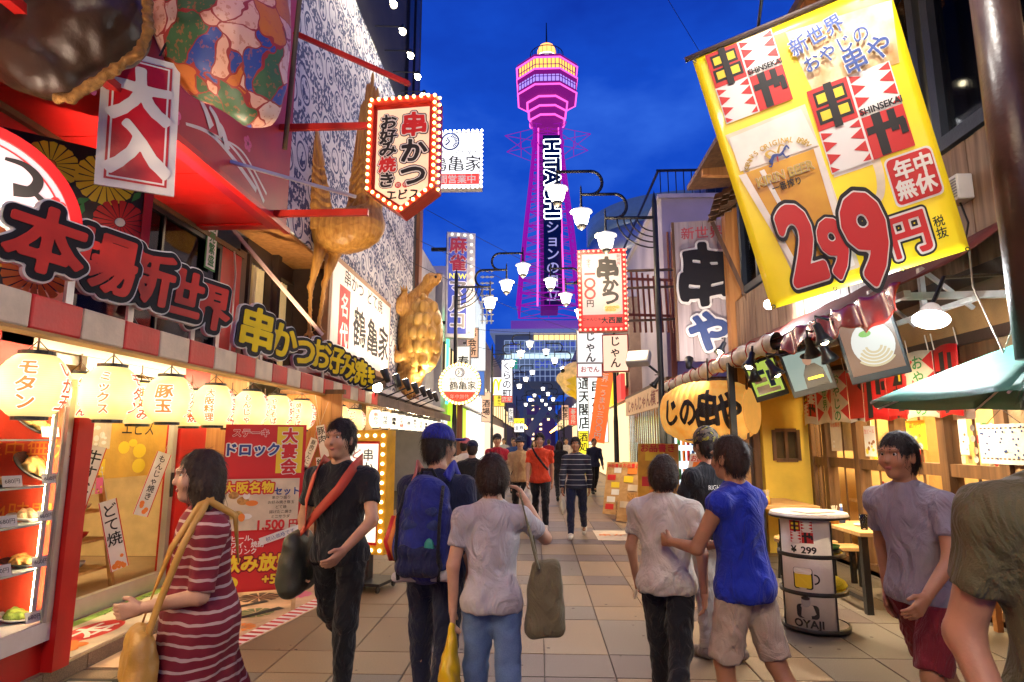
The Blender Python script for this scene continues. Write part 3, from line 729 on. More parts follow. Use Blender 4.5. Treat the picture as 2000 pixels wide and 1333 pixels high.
# wood partition facing the camera
pt = thing('wood_partition', 'orange wood partition with white menu slips beside the food counter', 'partition', (-3.0, 8.2, 0))
for i in range(6): MB().box(-3.42 + i * .135, -3.29 + i * .135, 8.16, 8.22, .1, 2.2).build('plank', WOODO, pt)
MB().box(-3.45, -2.58, 8.15, 8.23, 2.2, 2.26).build('rail', WOODD, pt)
# big white brush sign board
P0 = atx(640, 690, XP + .1); P1 = atx(640, 500, XP + .1); P2 = atx(758, 725, XP + .1)
sg = thing('shop_sign', 'large white signboard with black brush kanji and red name strip', 'sign', (XP + .05, 11.5, 3.0))
y0, y1, z0, z1 = P0.y, P2.y, 2.92, 4.46
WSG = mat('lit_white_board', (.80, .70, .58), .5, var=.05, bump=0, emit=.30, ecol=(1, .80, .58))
MB().box(XP, XP + .1, y0 - .06, y1 + .06, z0 - .06, z1 + .06).build('frame', mat('tan_frame', (.42, .22, .10), .5), sg)
Fs = frame((XP + .1, (y0 + y1) / 2, (z0 + z1) / 2), 90)
W_ = (y1 - y0); H_ = z1 - z0
MB(Fs).box(-W_ / 2 + .05, W_ / 2 - .05, -H_ / 2 + .04, H_ / 2 - .04, 0, .012).build('board', WSG, sg)
MB(Fs).rect(-W_ * .40, -W_ * .25, -H_ * .38, H_ * .26, .016).build('red_strip', INKR, sg)
T(MB(Fs), '名代', -W_ * .325, H_ * .22, .42, .02, True, .02, gap=1.15).build('lettering', INKW, sg)
T(MB(Fs), '鶴', -W_ * .09, -.12, .72, .016, off=.012, sx=1.15, warp=.03).build('lettering', INK, sg)
T(MB(Fs), '亀', W_ * .14, -.15, .72, .016, off=.015, sx=1.2, warp=.03).build('lettering', INK, sg)
T(MB(Fs), '家', W_ * .36, -.14, .72, .016, off=.015, sx=1.2, warp=.03).build('lettering', INK, sg)
T(MB(Fs), '串かつ どて焼', -.06, H_ * .38, .30, .016, off=.006, sx=1.3, warp=.02).build('lettering', INK, sg)
# ================================================================== left: awning, lanterns, signs
G = lambda c, s=1: tuple(x * s for x in c)
TUBE = glow('tube_white', (1, .76, .44), 46)
aw = thing('striped_awning', 'red and cream striped shop awning edge above the paper lanterns', 'awning', (-3.3, 5.5, 2.2))
for i in range(-14, 23):
    y0 = 1.69 + i * .40; MB().box(-2.95, -2.84, y0 + .004, y0 + .396, 2.205, 2.405).build('stripe_block', CREAM if i % 2 else RED2, aw, bevel=.012)
MB().box(-2.96, -2.83, -3.9, 10.9, 2.185, 2.203).build('lower_rail', mat('worn_gold_rail', (.40, .20, .05), .5), aw)
MB().grid(lambda u, v: (-2.93 - .98 * u, -3.9 + 14.8 * v, 2.40 + .16 * u), 1, 8).build('top_sheet', RED2, aw, solid=.02)
MB().box(-3.9, -2.96, -3.9, 10.9, 2.37, 2.385).build('white_underside', mat('white_soffit', (.8, .76, .68), .6), aw)
for i in range(11):
    y0 = -3.2 + i * 1.27
    tl = thing('tube_light', (ORD[i - 4] + ' fluorescent tube in view from the left under the striped awning' if i > 3 else ORD[3 - i] + ' fluorescent tube behind the camera under the striped awning'), 'tube light', (-3.25, y0, 2.33), 'tube lights under the striped awning')
    MB().box(-3.29, -3.21, y0, y0 + 1.2, 2.335, 2.37).build('batten', WHITE, tl); MB().cyl((-3.25, y0 + .03, 2.318), (-3.25, y0 + 1.17, 2.318), .016, n=8).build('tube', TUBE, tl, True)
LANT = bpy.data.materials.new('lit_lantern_paper'); LANT.use_nodes = True
t = LANT.node_tree; b = t.nodes['Principled BSDF']; b.inputs['Base Color'].default_value = (.75, .62, .25, 1); b.inputs['Roughness'].default_value = .7
co = N(t, 'ShaderNodeTexCoord'); n = N(t, 'ShaderNodeTexNoise'); n.inputs['Scale'].default_value = 7; t.links.new(co.outputs['Object'], n.inputs['Vector'])
r_ = N(t, 'ShaderNodeValToRGB'); r_.color_ramp.elements[0].position = .25; r_.color_ramp.elements[1].position = .75; r_.color_ramp.elements[0].color = (1, .70, .20, 1); r_.color_ramp.elements[1].color = (1, .84, .36, 1)
t.links.new(n.outputs['Fac'], r_.inputs[0]); t.links.new(r_.outputs[0], b.inputs['Emission Color']); 
E = E_(t); sp = N(t, 'ShaderNodeSeparateXYZ'); t.links.new(co.outputs['Object'], sp.inputs[0]); zz = E.m('DIVIDE', E.m('SUBTRACT', sp.outputs[2], 1.89), .12)
hot = E.m('EXPONENT', E.m('MULTIPLY', E.m('MULTIPLY', zz, zz), -1.0)); rib = E.m('MULTIPLY', E.m('GREATER_THAN', E.m('SINE', E.m('MULTIPLY', sp.outputs[2], 480)), .75), .22)  # bulb's brighter middle painted into the emission by height; darker rib lines
t.links.new(E.m('MULTIPLY', E.m('MULTIPLY_ADD', hot, .5, .46), E.m('SUBTRACT', 1.0, rib)), b.inputs['Emission Strength'])
LRED = glow('lantern_red_ink', (.80, .14, .04), .5); LORA = glow('lantern_orange_ink', (.85, .27, .06), .55); LWH = glow('lantern_white_ink', (1, .93, .75), .9)
LBLK = mat('lantern_black_ink', (.02, .015, .012), .6)
def lantern_prof(rad, hh, n=26):
    pr = []
    for i in range(n + 1):
        z = -1 + 2 * i / n; r = rad * (1 - abs(z) ** 2.6 * .47); pr.append((r * (1.0 if i % 2 else .982), z * hh))
    return pr
def lrad(z, rad, hh): return rad * (1 - abs(min(1, max(-1, z / hh))) ** 2.6 * .47)
def lantern(c, rad, hh, texts, label, group, shade=LANT, drop=.14, oc=None, ink=None):
    c = Vector(c); t = thing('paper_lantern', label, 'lantern', c, group)
    MB().lathe(lantern_prof(rad, hh), c, 26).build('paper_shade', shade, t, True)
    MB().lathe([(rad * .52, hh * .97), (rad * .52, hh * 1.13)], c, 18).build('top_ring', BLACK, t); MB().lathe([(rad * .50, -hh * 1.12), (rad * .50, -hh * .97)], c, 18).build('bottom_ring', BLACK, t)
    MB().tube([c + Vector((0, 0, hh * 1.1)), c + Vector((0, 0, hh * 1.1 + drop))], .006, 6).tube([c + Vector((-rad * .4, 0, hh * 1.12)), c + Vector((0, 0, hh * 1.12 + .07)), c + Vector((rad * .4, 0, hh * 1.12))], .004, 5).build('hook', BROWN, t)
    for k, (s, ang, m) in enumerate(texts):
        sz = min(1.62 * hh / len(s), rad * .62)
        for off, mm, lift in ((.075, oc or LWH, 1.012), (.028, m, 1.022)):
            mb = T(MB(), s, 0, sz * len(s) / 2, sz, 0, True, off, sx=1.15, res=26, run=3)
            def fn(x, y, z):
                r = lrad(y, rad, hh) * lift; a = R(ang) + x / rad
                return (c.x + r * math.cos(a), c.y + r * math.sin(a), c.z + y)
            mb.map(fn).build('lettering', mm, t, True)
    return t
LT = ['モタン', 'ミックス', '豚玉', '大阪料理', 'もんじゃ', 'やきそば', '焼きそば', '近江', '串かつ', 'どて焼']
LT2 = ['いか玉', 'モダン', 'ミックス', '焼きそば', '焼うどん', 'お好み', 'ねぎ焼', 'とん平', 'たこ焼', '串かつ']
ys = [atx(px, py, -3.0).y for px, py in ((66, 750), (215, 768), (330, 780), (418, 790), (490, 798), (541, 803), (588, 808), (627, 811), (662, 816), (692, 820))]
for i, y in enumerate(ys):
    base = math.degrees(math.atan2(-y, 3.0))        # towards the camera
    lantern((-3.0, y, 1.905 + .004 * (i % 3)), .186, .182, [(LT[i], base - 12, LORA), (LT2[i], base + 62, LRED)], ORD[i] + ' glowing yellow paper lantern from the left in the front row', 'front row of yellow paper lanterns')
for i, y in enumerate([atx(px, 790, -3.4).y for px in (150, 272, 372, 452, 516, 566, 610)]):
    base = math.degrees(math.atan2(-y, 3.45))
    lantern((-3.4, y, 1.895), .186, .172, [(LT2[(i + 4) % 10], base + 10, LRED)], ORD[i] + ' glowing yellow paper lantern from the left in the rear row', 'rear row of yellow paper lanterns')
LW = glow('lit_white_lantern', (1, .86, .62), 1.0)
for i in range(12):
    y = 11.2 + i * .72; base = math.degrees(math.atan2(-y, 3.0))
    lantern((-2.95, y, 1.98), .12, .16, [(('串かつ', '付出', '鶴亀', 'どて焼', '酒')[i % 5], base, LBLK if i % 3 else LRED)], ORD[i] + ' small white paper lantern from the left under the brown canopy', 'small white lanterns under the brown canopy', LW, .12)
# --- standing letters
SRED = mat('sign_red_gloss', (.50, .022, .012), .45, var=.2, bump=.01)
SYEL = mat('sign_yellow_gloss', (.80, .60, .01), .5, var=.12, bump=.01, spec=.2)
SBLK = mat('sign_black_gloss', (.012, .011, .014), .5, var=0, bump=0, spec=.25)
def letters(name, label, spec, col, X, tilt, posts):
    t = thing(name, label, 'sign', (X, spec[0][2], 2.42))
    for s, px, y, z, sz in spec:
        M = frame((X, y, z), tilt, 0, -5)
        T(MB(M), s, 0, 0, sz, -.055, off=.155, thick=.045, res=34).build('back_plate', WHITE, t)
        T(MB(M), s, 0, 0, sz, -.009, off=.125, thick=.012, res=34).build('outline', SBLK, t)
        T(MB(M), s, 0, 0, sz, .0045, off=.032, thick=.006, res=40, sx=1.02).build('letter', col, t)
    for y in posts: MB().box(X - .09, X - .07, y - .03, y + .03, 2.38, 2.62).build('post', ALU, t)
    return t
letters('letter_sign', 'row of red cut-out characters with black outlines standing on the striped awning', [(s, 0, *atx(px, py, -2.82).yz, .41) for s, px, py in (('本', 92, 470), ('場', 205, 512), ('新', 288, 540), ('世', 350, 572), ('界', 408, 598))], SRED, -2.82, 62, (3.62, 4.2, 5.0, 5.4))
letters('letter_sign', 'row of yellow cut-out characters with black outlines farther along the striped awning', [(s, 0, *atx(px, py, -2.82).yz, sz) for s, px, py, sz in (('串', 502, 645, .46), ('か', 552, 665, .42), ('つ', 592, 685, .42), ('・', 606, 695, .3), ('お', 625, 692, .40), ('好', 652, 702, .40), ('み', 677, 714, .40), ('焼', 700, 726, .40), ('き', 719, 738, .40))], SYEL, -2.82, 66, (6.3, 7.3, 8.2, 9.5))
# --- bulbs helper
BULB = bpy.data.meshes.new('bulb'); _m = MB().ball((0, 0, 0), .022, 8, 6); BULB.from_pydata(_m.v, [], _m.f)
BULB.polygons.foreach_set('use_smooth', [True] * len(BULB.polygons))
BM = {}
def bulbs(pts, parent, m, r=.022):
    k = (m.name, r)
    if k not in BM:
        me = BULB.copy(); me.materials.append(m); BM[k] = me
        if r != .022: me.transform(Matrix.Scale(r / .022, 4))
    for p in pts:
        o = bpy.data.objects.new('bulb', BM[k]); COL.objects.link(o); o.parent = parent
        o.matrix_parent_inverse = BASIS.get(parent.name, Matrix.Identity(4)).inverted(); o.location = p
def path_pts(poly, n, M, z, closed=True):
    P = [Vector((a, b, z)) for a, b in poly]; P += [P[0]] if closed else []
    L = [0]
    for a, b in zip(P, P[1:]): L.append(L[-1] + (b - a).length)
    out_ = []
    for i in range(n):
        d = L[-1] * i / (n if closed else n - 1); j = max(q for q in range(len(L) - 1) if L[q] <= d + 1e-9)
        out_.append(M @ (P[j] + (P[j + 1] - P[j]) * ((d - L[j]) / max(L[j + 1] - L[j], 1e-9))))
    return out_
WARMB = glow('warm_bulb', (1, .62, .16), 6); REDB = glow('red_white_bulb', (1, .26, .17), 2.0); WHTB = glow('white_bulb', (.95, .97, 1), 5)
def outl(M, par, s, x, y, size, inner, vert=False, o1=.12, o2=.035, mid=INKW, outer=INK, z=.006, sx=1., gap=1., **kw):
    if outer: T(MB(M), s, x, y, size, z, vert, o1, sx=sx, gap=gap, res=36, **kw).build('lettering', outer, par)
    if mid: T(MB(M), s, x, y, size, z + .002, vert, (o1 + o2) / 2 + .005, sx=sx, gap=gap, res=36, **kw).build('lettering', mid, par)
    T(MB(M), s, x, y, size, z + .004, vert, o2, sx=sx, gap=gap, res=36, **kw).build('lettering', inner, par)
# --- pentagon bulb sign
pS = at(785, 300, 6.35); a_ = -6
S = frame(pS, a_); hw, ht, hb, tip = .39, .66, -.42, -.70
poly = [(-hw, hb), (0, tip), (hw, hb), (hw, ht), (-hw, ht)]
s1 = thing('bulb_sign', 'pointed red signboard edged with orange bulbs hanging over the street on red arms', 'sign', pS)
RSG = mat('red_sign_box', (.50, .03, .015), .35, var=.2)
MB(S).prism(poly, -.24, -.02).build('box', RSG, s1, bevel=.006)
ip = [(-hw + .09, hb + .03), (0, tip + .10), (hw - .09, hb + .03), (hw - .09, ht - .12), (-hw + .09, ht - .12)]
PEACH = mat('peach_lit_face', (.80, .52, .36), .5, var=.12, sc_=4, bump=0, emit=.38, ecol=(1, .62, .40))
for i in range(5):                       # raised rim
    a, b = Vector((*poly[i], 0)), Vector((*poly[(i + 1) % 5], 0)); c_, d_ = Vector((*ip[i], 0)), Vector((*ip[(i + 1) % 5], 0))
    c2 = a.lerp(c_, .62); d2 = b.lerp(d_, .62)
    MB(S).prism([tuple(a.xy), tuple(b.xy), tuple(d2.xy), tuple(c2.xy)], -.02, .03).build('rim', RSG, s1)
MB(S).prism(ip, -.02, -.008).build('face', PEACH, s1)
Sf = S @ Matrix.Translation((0, 0, -.008))
for s, y, c_ in (('串', .335, INKR), ('か', .03, INK), ('つ', -.25, INK)): outl(Sf, s1, s, .13, y, .29, c_, o1=.115, sx=1.08, warp=.02)
for s, y, c_ in (('お', .385, INK), ('好', .215, INK), ('み', .06, INK), ('焼', -.12, INKR), ('き', -.30, INK)): outl(Sf, s1, s, -.165, y, .185, c_, o1=.12, sx=1.1, warp=.02)
T(MB(Sf), 'エビス', .02, -.475, .13, .006, off=.03, warp=.03).build('lettering', INK, s1)
for x, s in ((-.035, '初'), (.05, '代')):
    MB(Sf).disc(x, -.365, .036, .006).build('seal', INKR, s1); T(MB(Sf), s, x, -.365, .05, .009).build('lettering', INKW, s1)
bulbs(path_pts([(a * .955, b * .965 + .005) for a, b in poly], 46, S, .045), s1, WARMB, .019)
sidep = [S @ Vector((hw + .012, hb + (ht - hb) * k / 13, -.06 - .0 * k)) for k in range(14)]
bulbs(sidep, s1, WARMB, .017)
for z in (5.08, 4.06):
    MB().bar((-2.95, 6.42, z), (pS.x - hw + .02, 6.42, z), .05, .07).build('arm', RSG, s1)
MB().bar(at(575, 65, 6.5), at(800, 165, 6.42), .05).build('stay', RSG, s1)
MB().bar(at(380, 297, 5.2), at(695, 385, 6.3), .03).build('stay', ALU, s1)
MB().bar(at(440, 432, 7.1), at(630, 655, 7.9), .04).build('stay', mat('pink_pipe', (.5, .32, .28), .4), s1)
MB(S).box(-.2, .1, ht, ht + .06, -.18, -.06).build('hanger', RSG, s1)
# --- white bulb sign further on
W2 = 14.6; p = at(875, 312, W2); S = frame(p, 0); w_, h_ = .85, .75
s2 = thing('bulb_sign', 'white lit signboard with crane emblem and red base strip behind the pointed sign', 'sign', p)
WB = glow('white_backlit', (.95, .95, 1), .95); WBW = glow('warm_backlit', (1, .86, .66), .85)
MB(S).box(-w_, w_, -h_, h_, -.3, 0).build('box', GREYW, s2); MB(S).rect(-w_ + .06, w_ - .06, -h_ + .06, h_ - .06, .006).build('face', WB, s2)
MB(S).rect(-w_ + .06, w_ - .06, -h_ + .08, -h_ + .36, .010).build('red_strip', glow('red_backlit', (.8, .05, .04), .7), s2)
T(MB(S), '24時間営業中', .0, -h_ + .22, .24, .014, off=.02).build('lettering', INKW, s2)
T(MB(S), '鶴亀家', .20, -.12, .44, .012, off=.006, warp=.03).build('lettering', INK, s2); T(MB(S), '名代 つるかめや', .2, .18, .16, .012).build('lettering', INK, s2)
def emblem(M, par, x, y, r, z=.01):
    MB(M).flat(fan(x, y, r * .82, r, 0, 359, 28), z).build('emblem_ring', INKB, par)
    mb = MB(M)
    for k in range(9): mb.flat(fan(x, y, r * .45, r * .78, -60 + k * 16, -49 + k * 16, 3), z)
    mb.build('emblem_feathers', INKB, par); stroke(MB(M), [(x - r * .5, y - r * .4), (x - r * .1, y), (x - r * .3, y + r * .4), (x + r * .15, y + r * .6)], r * .2, r * .06, z).build('emblem_neck', INKB, par)
    MB(M).flat([(x - r * .5, y + r * .05), (x - r * .3, y - .0), (x - r * .35, y + r * .3)], z).build('emblem_mark', INKG, par)
emblem(S, s2, .05, .48, .24)
bulbs(path_pts([(-w_, -h_), (w_, -h_), (w_, h_), (-w_, h_)], 56, S, .03), s2, WHTB, .035)
MB().bar((XP, W2 + .15, p.z + .5), (p.x - w_, W2 + .15, p.z + .5), .08).build('arm', DKSTEEL, s2)
# --- blue vertical sign
p = at(900, 556, 18.9); S = frame(p, 14); w_, h_ = .40, 1.70
s3 = thing('vertical_sign', 'tall blue vertical sign with white bulb strip and neon characters', 'sign', p)
MB(S).box(-w_ - .05, w_ + .05, -h_, h_, -.35, 0).build('box', mat('white_sign_case', (.6, .6, .64), .5), s3)
MB(S).rect(-w_, w_ - .22, -h_ + .12, h_ - .18, .008).build('face', glow('blue_backlit', (.06, .09, .45), .55), s3)
NEO = mat('neon_case', (.62, .60, .66), .3, emit=.25, ecol=(.8, .8, 1)); NEOR = mat('neon_dark', (.20, .02, .03), .35, emit=.2, ecol=(.6, .05, .1))
for s, y in (('麻', 1.28), ('雀', .70)):
    T(MB(S), s, -.1, y, .56, .012, off=.055, res=30).build('lettering', INKW, s3); T(MB(S), s, -.1, y, .56, .016, off=.02, thick=.03, res=30).build('lettering', NEOR, s3)
T(MB(S), 'NEW', -.1, .27, .24, .02, off=.03).build('lettering', glow('neon_yellow', (.9, .75, .1), .7), s3)
for s, y in (('マ', -.12), ('ル', -.62), ('コ', -1.15)):
    T(MB(S), s, -.1, y, .58, .012, off=.07, thick=.04, res=30).build('lettering', NEO, s3); T(MB(S), s, -.1, y, .58, .056, off=.03, res=30).build('lettering', GREYW, s3)
bulbs([S @ Vector((w_ - .08, -h_ + .2 + i * .235, .03)) for i in range(14)] + [S @ Vector((-w_ + .1 + i * .2, h_ - .08, .03)) for i in range(4)], s3, glow('dim_bulb', (.9, .85, .75), .8), .05)
MB().bar((-3.4, p.y + .15, p.z + 1.2), (p.x - w_, p.y + .15, p.z + 1.2), .1).build('arm', DKSTEEL, s3); MB().bar((-3.4, p.y + .15, p.z - 1.2), (p.x - w_, p.y + .15, p.z - 1.2), .1).build('arm', DKSTEEL, s3)
# --- round sign on a brown post
p = at(898, 750, 16.4); S = frame(p, 0); r0 = .56
s4 = thing('round_sign', 'round cream shop sign ringed with orange bulbs on a brown post', 'sign', (p.x, p.y, 0))
MB(S).prism([(r0 * math.cos(2 * math.pi * i / 36), r0 * math.sin(2 * math.pi * i / 36)) for i in range(36)], -.18, 0).build('drum', mat('brass_rim', (.45, .20, .05), .4, metal=.4), s4)
MB(S).disc(0, 0, r0 * .87, .008, 36).build('face', WBW, s4)
MB(S).flat([(r0 * .86 * math.cos(R(a)), r0 * .86 * math.sin(R(a))) for a in range(205, 336, 8)], .012).build('red_segment', glow('red_backlit2', (.75, .08, .04), .7), s4)
T(MB(S), '鶴亀家', .08, -.05, .24, .014, off=.01, warp=.03).build('lettering', INK, s4); T(MB(S), '年中無休', 0, -.34, .13, .016).build('lettering', INKW, s4)
T(MB(S), '名代 つるかめや', .03, .12, .085, .014).build('lettering', INK, s4); emblem(S, s4, 0, .30, .13, .014)
bulbs([S @ Vector((r0 * .94 * math.cos(R(i * 10)), r0 * .94 * math.sin(R(i * 10)), .03)) for i in range(36)], s4, WARMB, .035)
MB().box(p.x - .09, p.x + .05, p.y + .2, p.y + .34, 0, p.z + .3).build('post', wood('rust_post2', (.12, .04, .02), (.24, .10, .05)), s4)
# --- brown canopy
cn = thing('brown_canopy', 'long grey brown canopy edge over the small white lanterns', 'canopy', (-3.2, 15, 2.2))
CANO = mat('canopy_fabric', (.20, .15, .12), .7, var=.25, sc_=3)
MB().grid(lambda u, v: (-2.82 - 1.05 * u, 10.95 + 9 * v, 2.38 + .12 * u), 1, 8).build('top_sheet', CANO, cn, solid=.02)
for i in range(6): MB().box(-2.86, -2.82, 10.95 + i * 1.5, 10.95 + i * 1.5 + 1.49, 2.20, 2.385).build('valance', CANO, cn)
for i in range(4):
    y0 = 11.2 + i * 2.2; tl = thing('tube_light', ORD[i] + ' fluorescent tube from the camera under the brown canopy', 'tube light', (-3.3, y0, 2.3), 'tube lights under the brown canopy')
    MB().box(-3.34, -3.26, y0, y0 + 1.2, 2.33, 2.36).build('batten', WHITE, tl); MB().cyl((-3.3, y0 + .03, 2.31), (-3.3, y0 + 1.17, 2.31), .016, n=8).build('tube', TUBE, tl, True)
# --- floodlights lighting the facade
FLD = glow('flood_lens', (1, .93, .78), 14)
def spot(loc, aim, power, label, group, name='spotlight', col=(1, .85, .62), r=.07, arm=None, L=.22, cone=70):
    loc = Vector(loc); d = (Vector(aim) - loc).normalized(); t = thing(name, label, 'spotlight', loc, group)
    MB().cyl(loc - d * L, loc, r * .6, r, 14).build('housing', DKSTEEL, t, True)
    MB().cyl(loc + d * .001, loc + d * .006, r * .85, n=14).build('lens', FLD, t)
    if arm is not None: MB().tube([loc - d * L * .7, arm], .014, 6).build('arm', DKSTEEL, t)
    lamp('SPOT', loc + d * .02, power, col, t, .05, aim, cone)
    return t
for i in range(7):
    y = 9.9 + i * .82; loc = (-2.5, y, 2.72)
    spot(loc, (XP, y + .3, 4.6), 62, ORD[i] + ' black floodlight from the left pointing up at the patterned facade', 'floodlights on the canopy', arm=(-2.86, y, 2.4), cone=95)
for i in range(8):
    y = 9.0 + i * .8; loc = (-2.75, y, 9.9)
    t = spot(loc, (XP - .1, y, 8.2), 80, ORD[i] + ' bright bulb lamp from the left above the patterned facade', 'bulb lamps above the patterned facade', col=(1, .88, .68), arm=(XP, y, 10.0), cone=125, r=.06, L=.1)
    bulbs([Vector(loc) + Vector((.03, 0, -.05))], t, glow('hot_bulb', (1, .86, .55), 14), .07)
spot((-3.1, 7.1, 2.75), (-2.9, 8.6, 4.9), 105, 'lone floodlight on the striped awning aimed at the golden crane', None, arm=(-3.1, 7.2, 2.45), cone=80, col=(1, .78, .48))
spot((-3.15, 4.6, 2.75), (-2.5, 5.3, 5.3), 170, 'added floodlight on the awning behind the red characters aimed upward', None, arm=(-3.15, 4.7, 2.45), cone=110, col=(1, .72, .5))  # added lamp; stands in for warm lantern glow from below
spot((-3.1, 2.9, 2.75), (-2.7, 4.2, 4.2), 42, 'added floodlight on the awning at the left edge aimed at the hanging red plate', None, arm=(-3.1, 2.8, 2.45), cone=120, col=(1, .76, .55))  # added lamp that warms the hanging plate
gl = thing('globe_lamp', 'bright globe lamp at the end of the striped awning', 'lamp', at(737, 757, 10.6))
MB().ball(at(737, 757, 10.6), .09, 14, 10).build('globe', glow('globe_hot', (1, .86, .58), 12), gl, True); MB().tube([at(737, 757, 10.6), (-2.86, 10.7, 2.3)], .012, 6).build('arm', DKSTEEL, gl)
# --- vertical plate
p = at(272, 238, 3.9); S = frame(p, 36, 0, 2)
vp = thing('vertical_plate', 'long red plate with white characters and white border hanging from the red storey', 'sign', p)
MB(S).box(-.235, .235, -.5, .5, -.02, 0).build('plate', WHITE, vp); MB(S).rect(-.185, .185, -.45, .55 - .1, .004).build('red_field', RED2, vp)
mb = MB(S)
for a, b, c_, d_ in ((-.17, -.158, -.435, .44), (.158, .17, -.435, .44), (-.158, .158, -.435, -.423), (-.158, .158, .428, .44)): mb.rect(a, b, c_, d_, .006)
mb.build('white_line', INKW, vp)
T(MB(S), '大', 0, .19, .40, .008, off=.05, warp=.02).build('lettering', INKW, vp); T(MB(S), '入', 0, -.2, .40, .008, off=.05, warp=.02).build('lettering', INKW, vp)
MB().tube([p + Vector((-.1, 0, .5)), p + Vector((-.1, .1, .75))], .008, 5).tube([p + Vector((.1, 0, .5)), p + Vector((.1, .1, .75))], .008, 5).build('hanger', DKSTEEL, vp)
# --- fan sign and chrysanthemum panel
p = at(-95, 425, 3.15); S = frame(p, 45) @ Matrix.Scale(.68, 4)
fs_ = thing('fan_sign', 'white backlit fan shaped sign with red rim and black brush mark', 'sign', p)
MB(S).prism(fan(0, 0, .16, .88, 4, 100, 24), -.10, -.004).build('box', RED, fs_, bevel=.004)
FANW = glow('fan_face', (.95, .66, .70), .42)
MB(S).flat(fan(0, 0, .24, .80, 9, 100, 24), .002).build('face', FANW, fs_)
MB(S).flat(fan(0, 0, .735, .75, 14, 98, 24), .006).build('inner_line', INKR, fs_)
MB(S).prism(fan(0, 0, .80, .89, 3, 101, 24), -.004, .03).build('rim', RED, fs_)
stroke(MB(S), [(.28, .60), (.42, .58), (.52, .48), (.48, .36), (.36, .34)], .03, .12, .007).build('brush_mark', INK, fs_); stroke(MB(S), [(.47, .38), (.56, .30), (.60, .22)], .03, .07, .009).build('brush_tail', INK, fs_)
plum(MB(S), .66, .27, .085, .007).build('plum_blossom', INKR, fs_)
T(MB(S), '初代', .36, .22, .08, .007, True).build('seal', INKR, fs_)
p = at(120, 420, 4.15); S = frame(p, 40)
pn = thing('flower_panel', 'black panel printed with golden chrysanthemums beside the fan sign', 'panel', p)
MB(S).box(-.52, .50, -.56, .56, -.04, 0).build('board', mat('panel_black', (.02, .012, .015), .4), pn); MB(S).box(.50, .56, -.60, .60, -.05, .03).build('red_frame', RED, pn)
for i, (x, y, r_, m) in enumerate(((-.1, .36, .17, INKY), (.24, .33, .19, INKY), (.36, .02, .17, INKR), (.22, -.27, .2, INKY), (-.3, -.2, .24, INKY), (-.1, -.46, .19, INKO), (-.38, .2, .2, INKY), (.38, -.48, .13, INKR))):
    fl = MB(S)
    for k in range(18):
        a = 2 * math.pi * k / 18; a1 = a + .29; fl.flat([(x + r_ * .22 * math.cos(a), y + r_ * .22 * math.sin(a)), (x + r_ * math.cos(a), y + r_ * math.sin(a)), (x + r_ * 1.04 * math.cos((a + a1) / 2), y + r_ * 1.04 * math.sin((a + a1) / 2)), (x + r_ * math.cos(a1), y + r_ * math.sin(a1)), (x + r_ * .22 * math.cos(a1), y + r_ * .22 * math.sin(a1))], .004 + i * .002)
    fl.build('chrysanthemum', m, pn); MB(S).disc(x, y, r_ * .2, .006 + i * .002, 12).build('flower_centre', INKW if m is INKR else INKO, pn)
mb = MB(S)
for x, y, a in ((.05, .1, 30), (.1, .0, 80), (-.05, 0, 140), (.08, .15, 200), (.42, .2, 60), (.0, -.1, 300), (.45, -.2, 120)): mb.flat([(x, y), (x + .07 * math.cos(R(a - 20)), y + .07 * math.sin(R(a - 20))), (x + .13 * math.cos(R(a)), y + .13 * math.sin(R(a))), (x + .07 * math.cos(R(a + 20)), y + .07 * math.sin(R(a + 20)))], .0035)
mb.build('leaves', INKG, pn)
# --- overhead figure: dark leather bundle and flower kimono cloth
KIM, t, b, E, P, xyz = base_mat('flower_kimono_cloth', .45)
vo = N(t, 'ShaderNodeTexVoronoi'); vo.inputs['Scale'].default_value = 4.2; dn = N(t, 'ShaderNodeTexNoise'); dn.inputs['Scale'].default_value = 3.5
va = N(t, 'ShaderNodeVectorMath', operation='MULTIPLY_ADD'); t.links.new(P, dn.inputs['Vector']); t.links.new(dn.outputs['Color'], va.inputs[0]); va.inputs[1].default_value = (.35, .35, .35); t.links.new(P, va.inputs[2]); t.links.new(va.outputs[0], vo.inputs['Vector'])
sc3 = N(t, 'ShaderNodeSeparateColor'); t.links.new(vo.outputs['Color'], sc3.inputs[0])
r_ = N(t, 'ShaderNodeValToRGB'); r_.color_ramp.interpolation = 'CONSTANT'
for i, (pos, c_) in enumerate(((0, (.72, .40, .30)), (.30, (.05, .13, .06)), (.46, (.70, .48, .42)), (.62, (.03, .07, .32)), (.76, (.55, .16, .03)), (.88, (.72, .42, .34)))):
    el = r_.color_ramp.elements[i] if i < 2 else r_.color_ramp.elements.new(pos); el.position = pos; el.color = (*c_, 1)
t.links.new(sc3.outputs[0], r_.inputs[0])
v2 = N(t, 'ShaderNodeTexVoronoi'); v2.feature = 'DISTANCE_TO_EDGE'; v2.inputs['Scale'].default_value = 4.2; t.links.new(va.outputs[0], v2.inputs['Vector'])
edge = E.m('LESS_THAN', v2.outputs['Distance'], .028); nn = E.noise(P, 26, 2)
c1 = E.mix(E.m('MULTIPLY', E.m('GREATER_THAN', nn, .60), .5), r_.outputs[0], (.45, .10, .05))
t.links.new(E.mix(edge, c1, (.32, .03, .03)), b.inputs['Base Color'])
def PX(px, py, Y): return tuple(at(px, py, Y))
f = Field(); q = 5.2 / 1210
f.rc(PX(330, 25, 4.1), PX(420, 105, 4.2), .16, .30, .25).rc(PX(420, 95, 4.2), PX(488, 205, 4.3), .30, .18, .25).rc(PX(518, -90, 4.4), PX(503, 150, 4.3), .18, .19, .2).rc(PX(420, -80, 4.2), PX(440, 60, 4.2), .40, .34, .25)
f.noise(.022, 7, 1.3, (1, 1, .45)); f.noise(.007, 24, .3, (1, 1, .4))
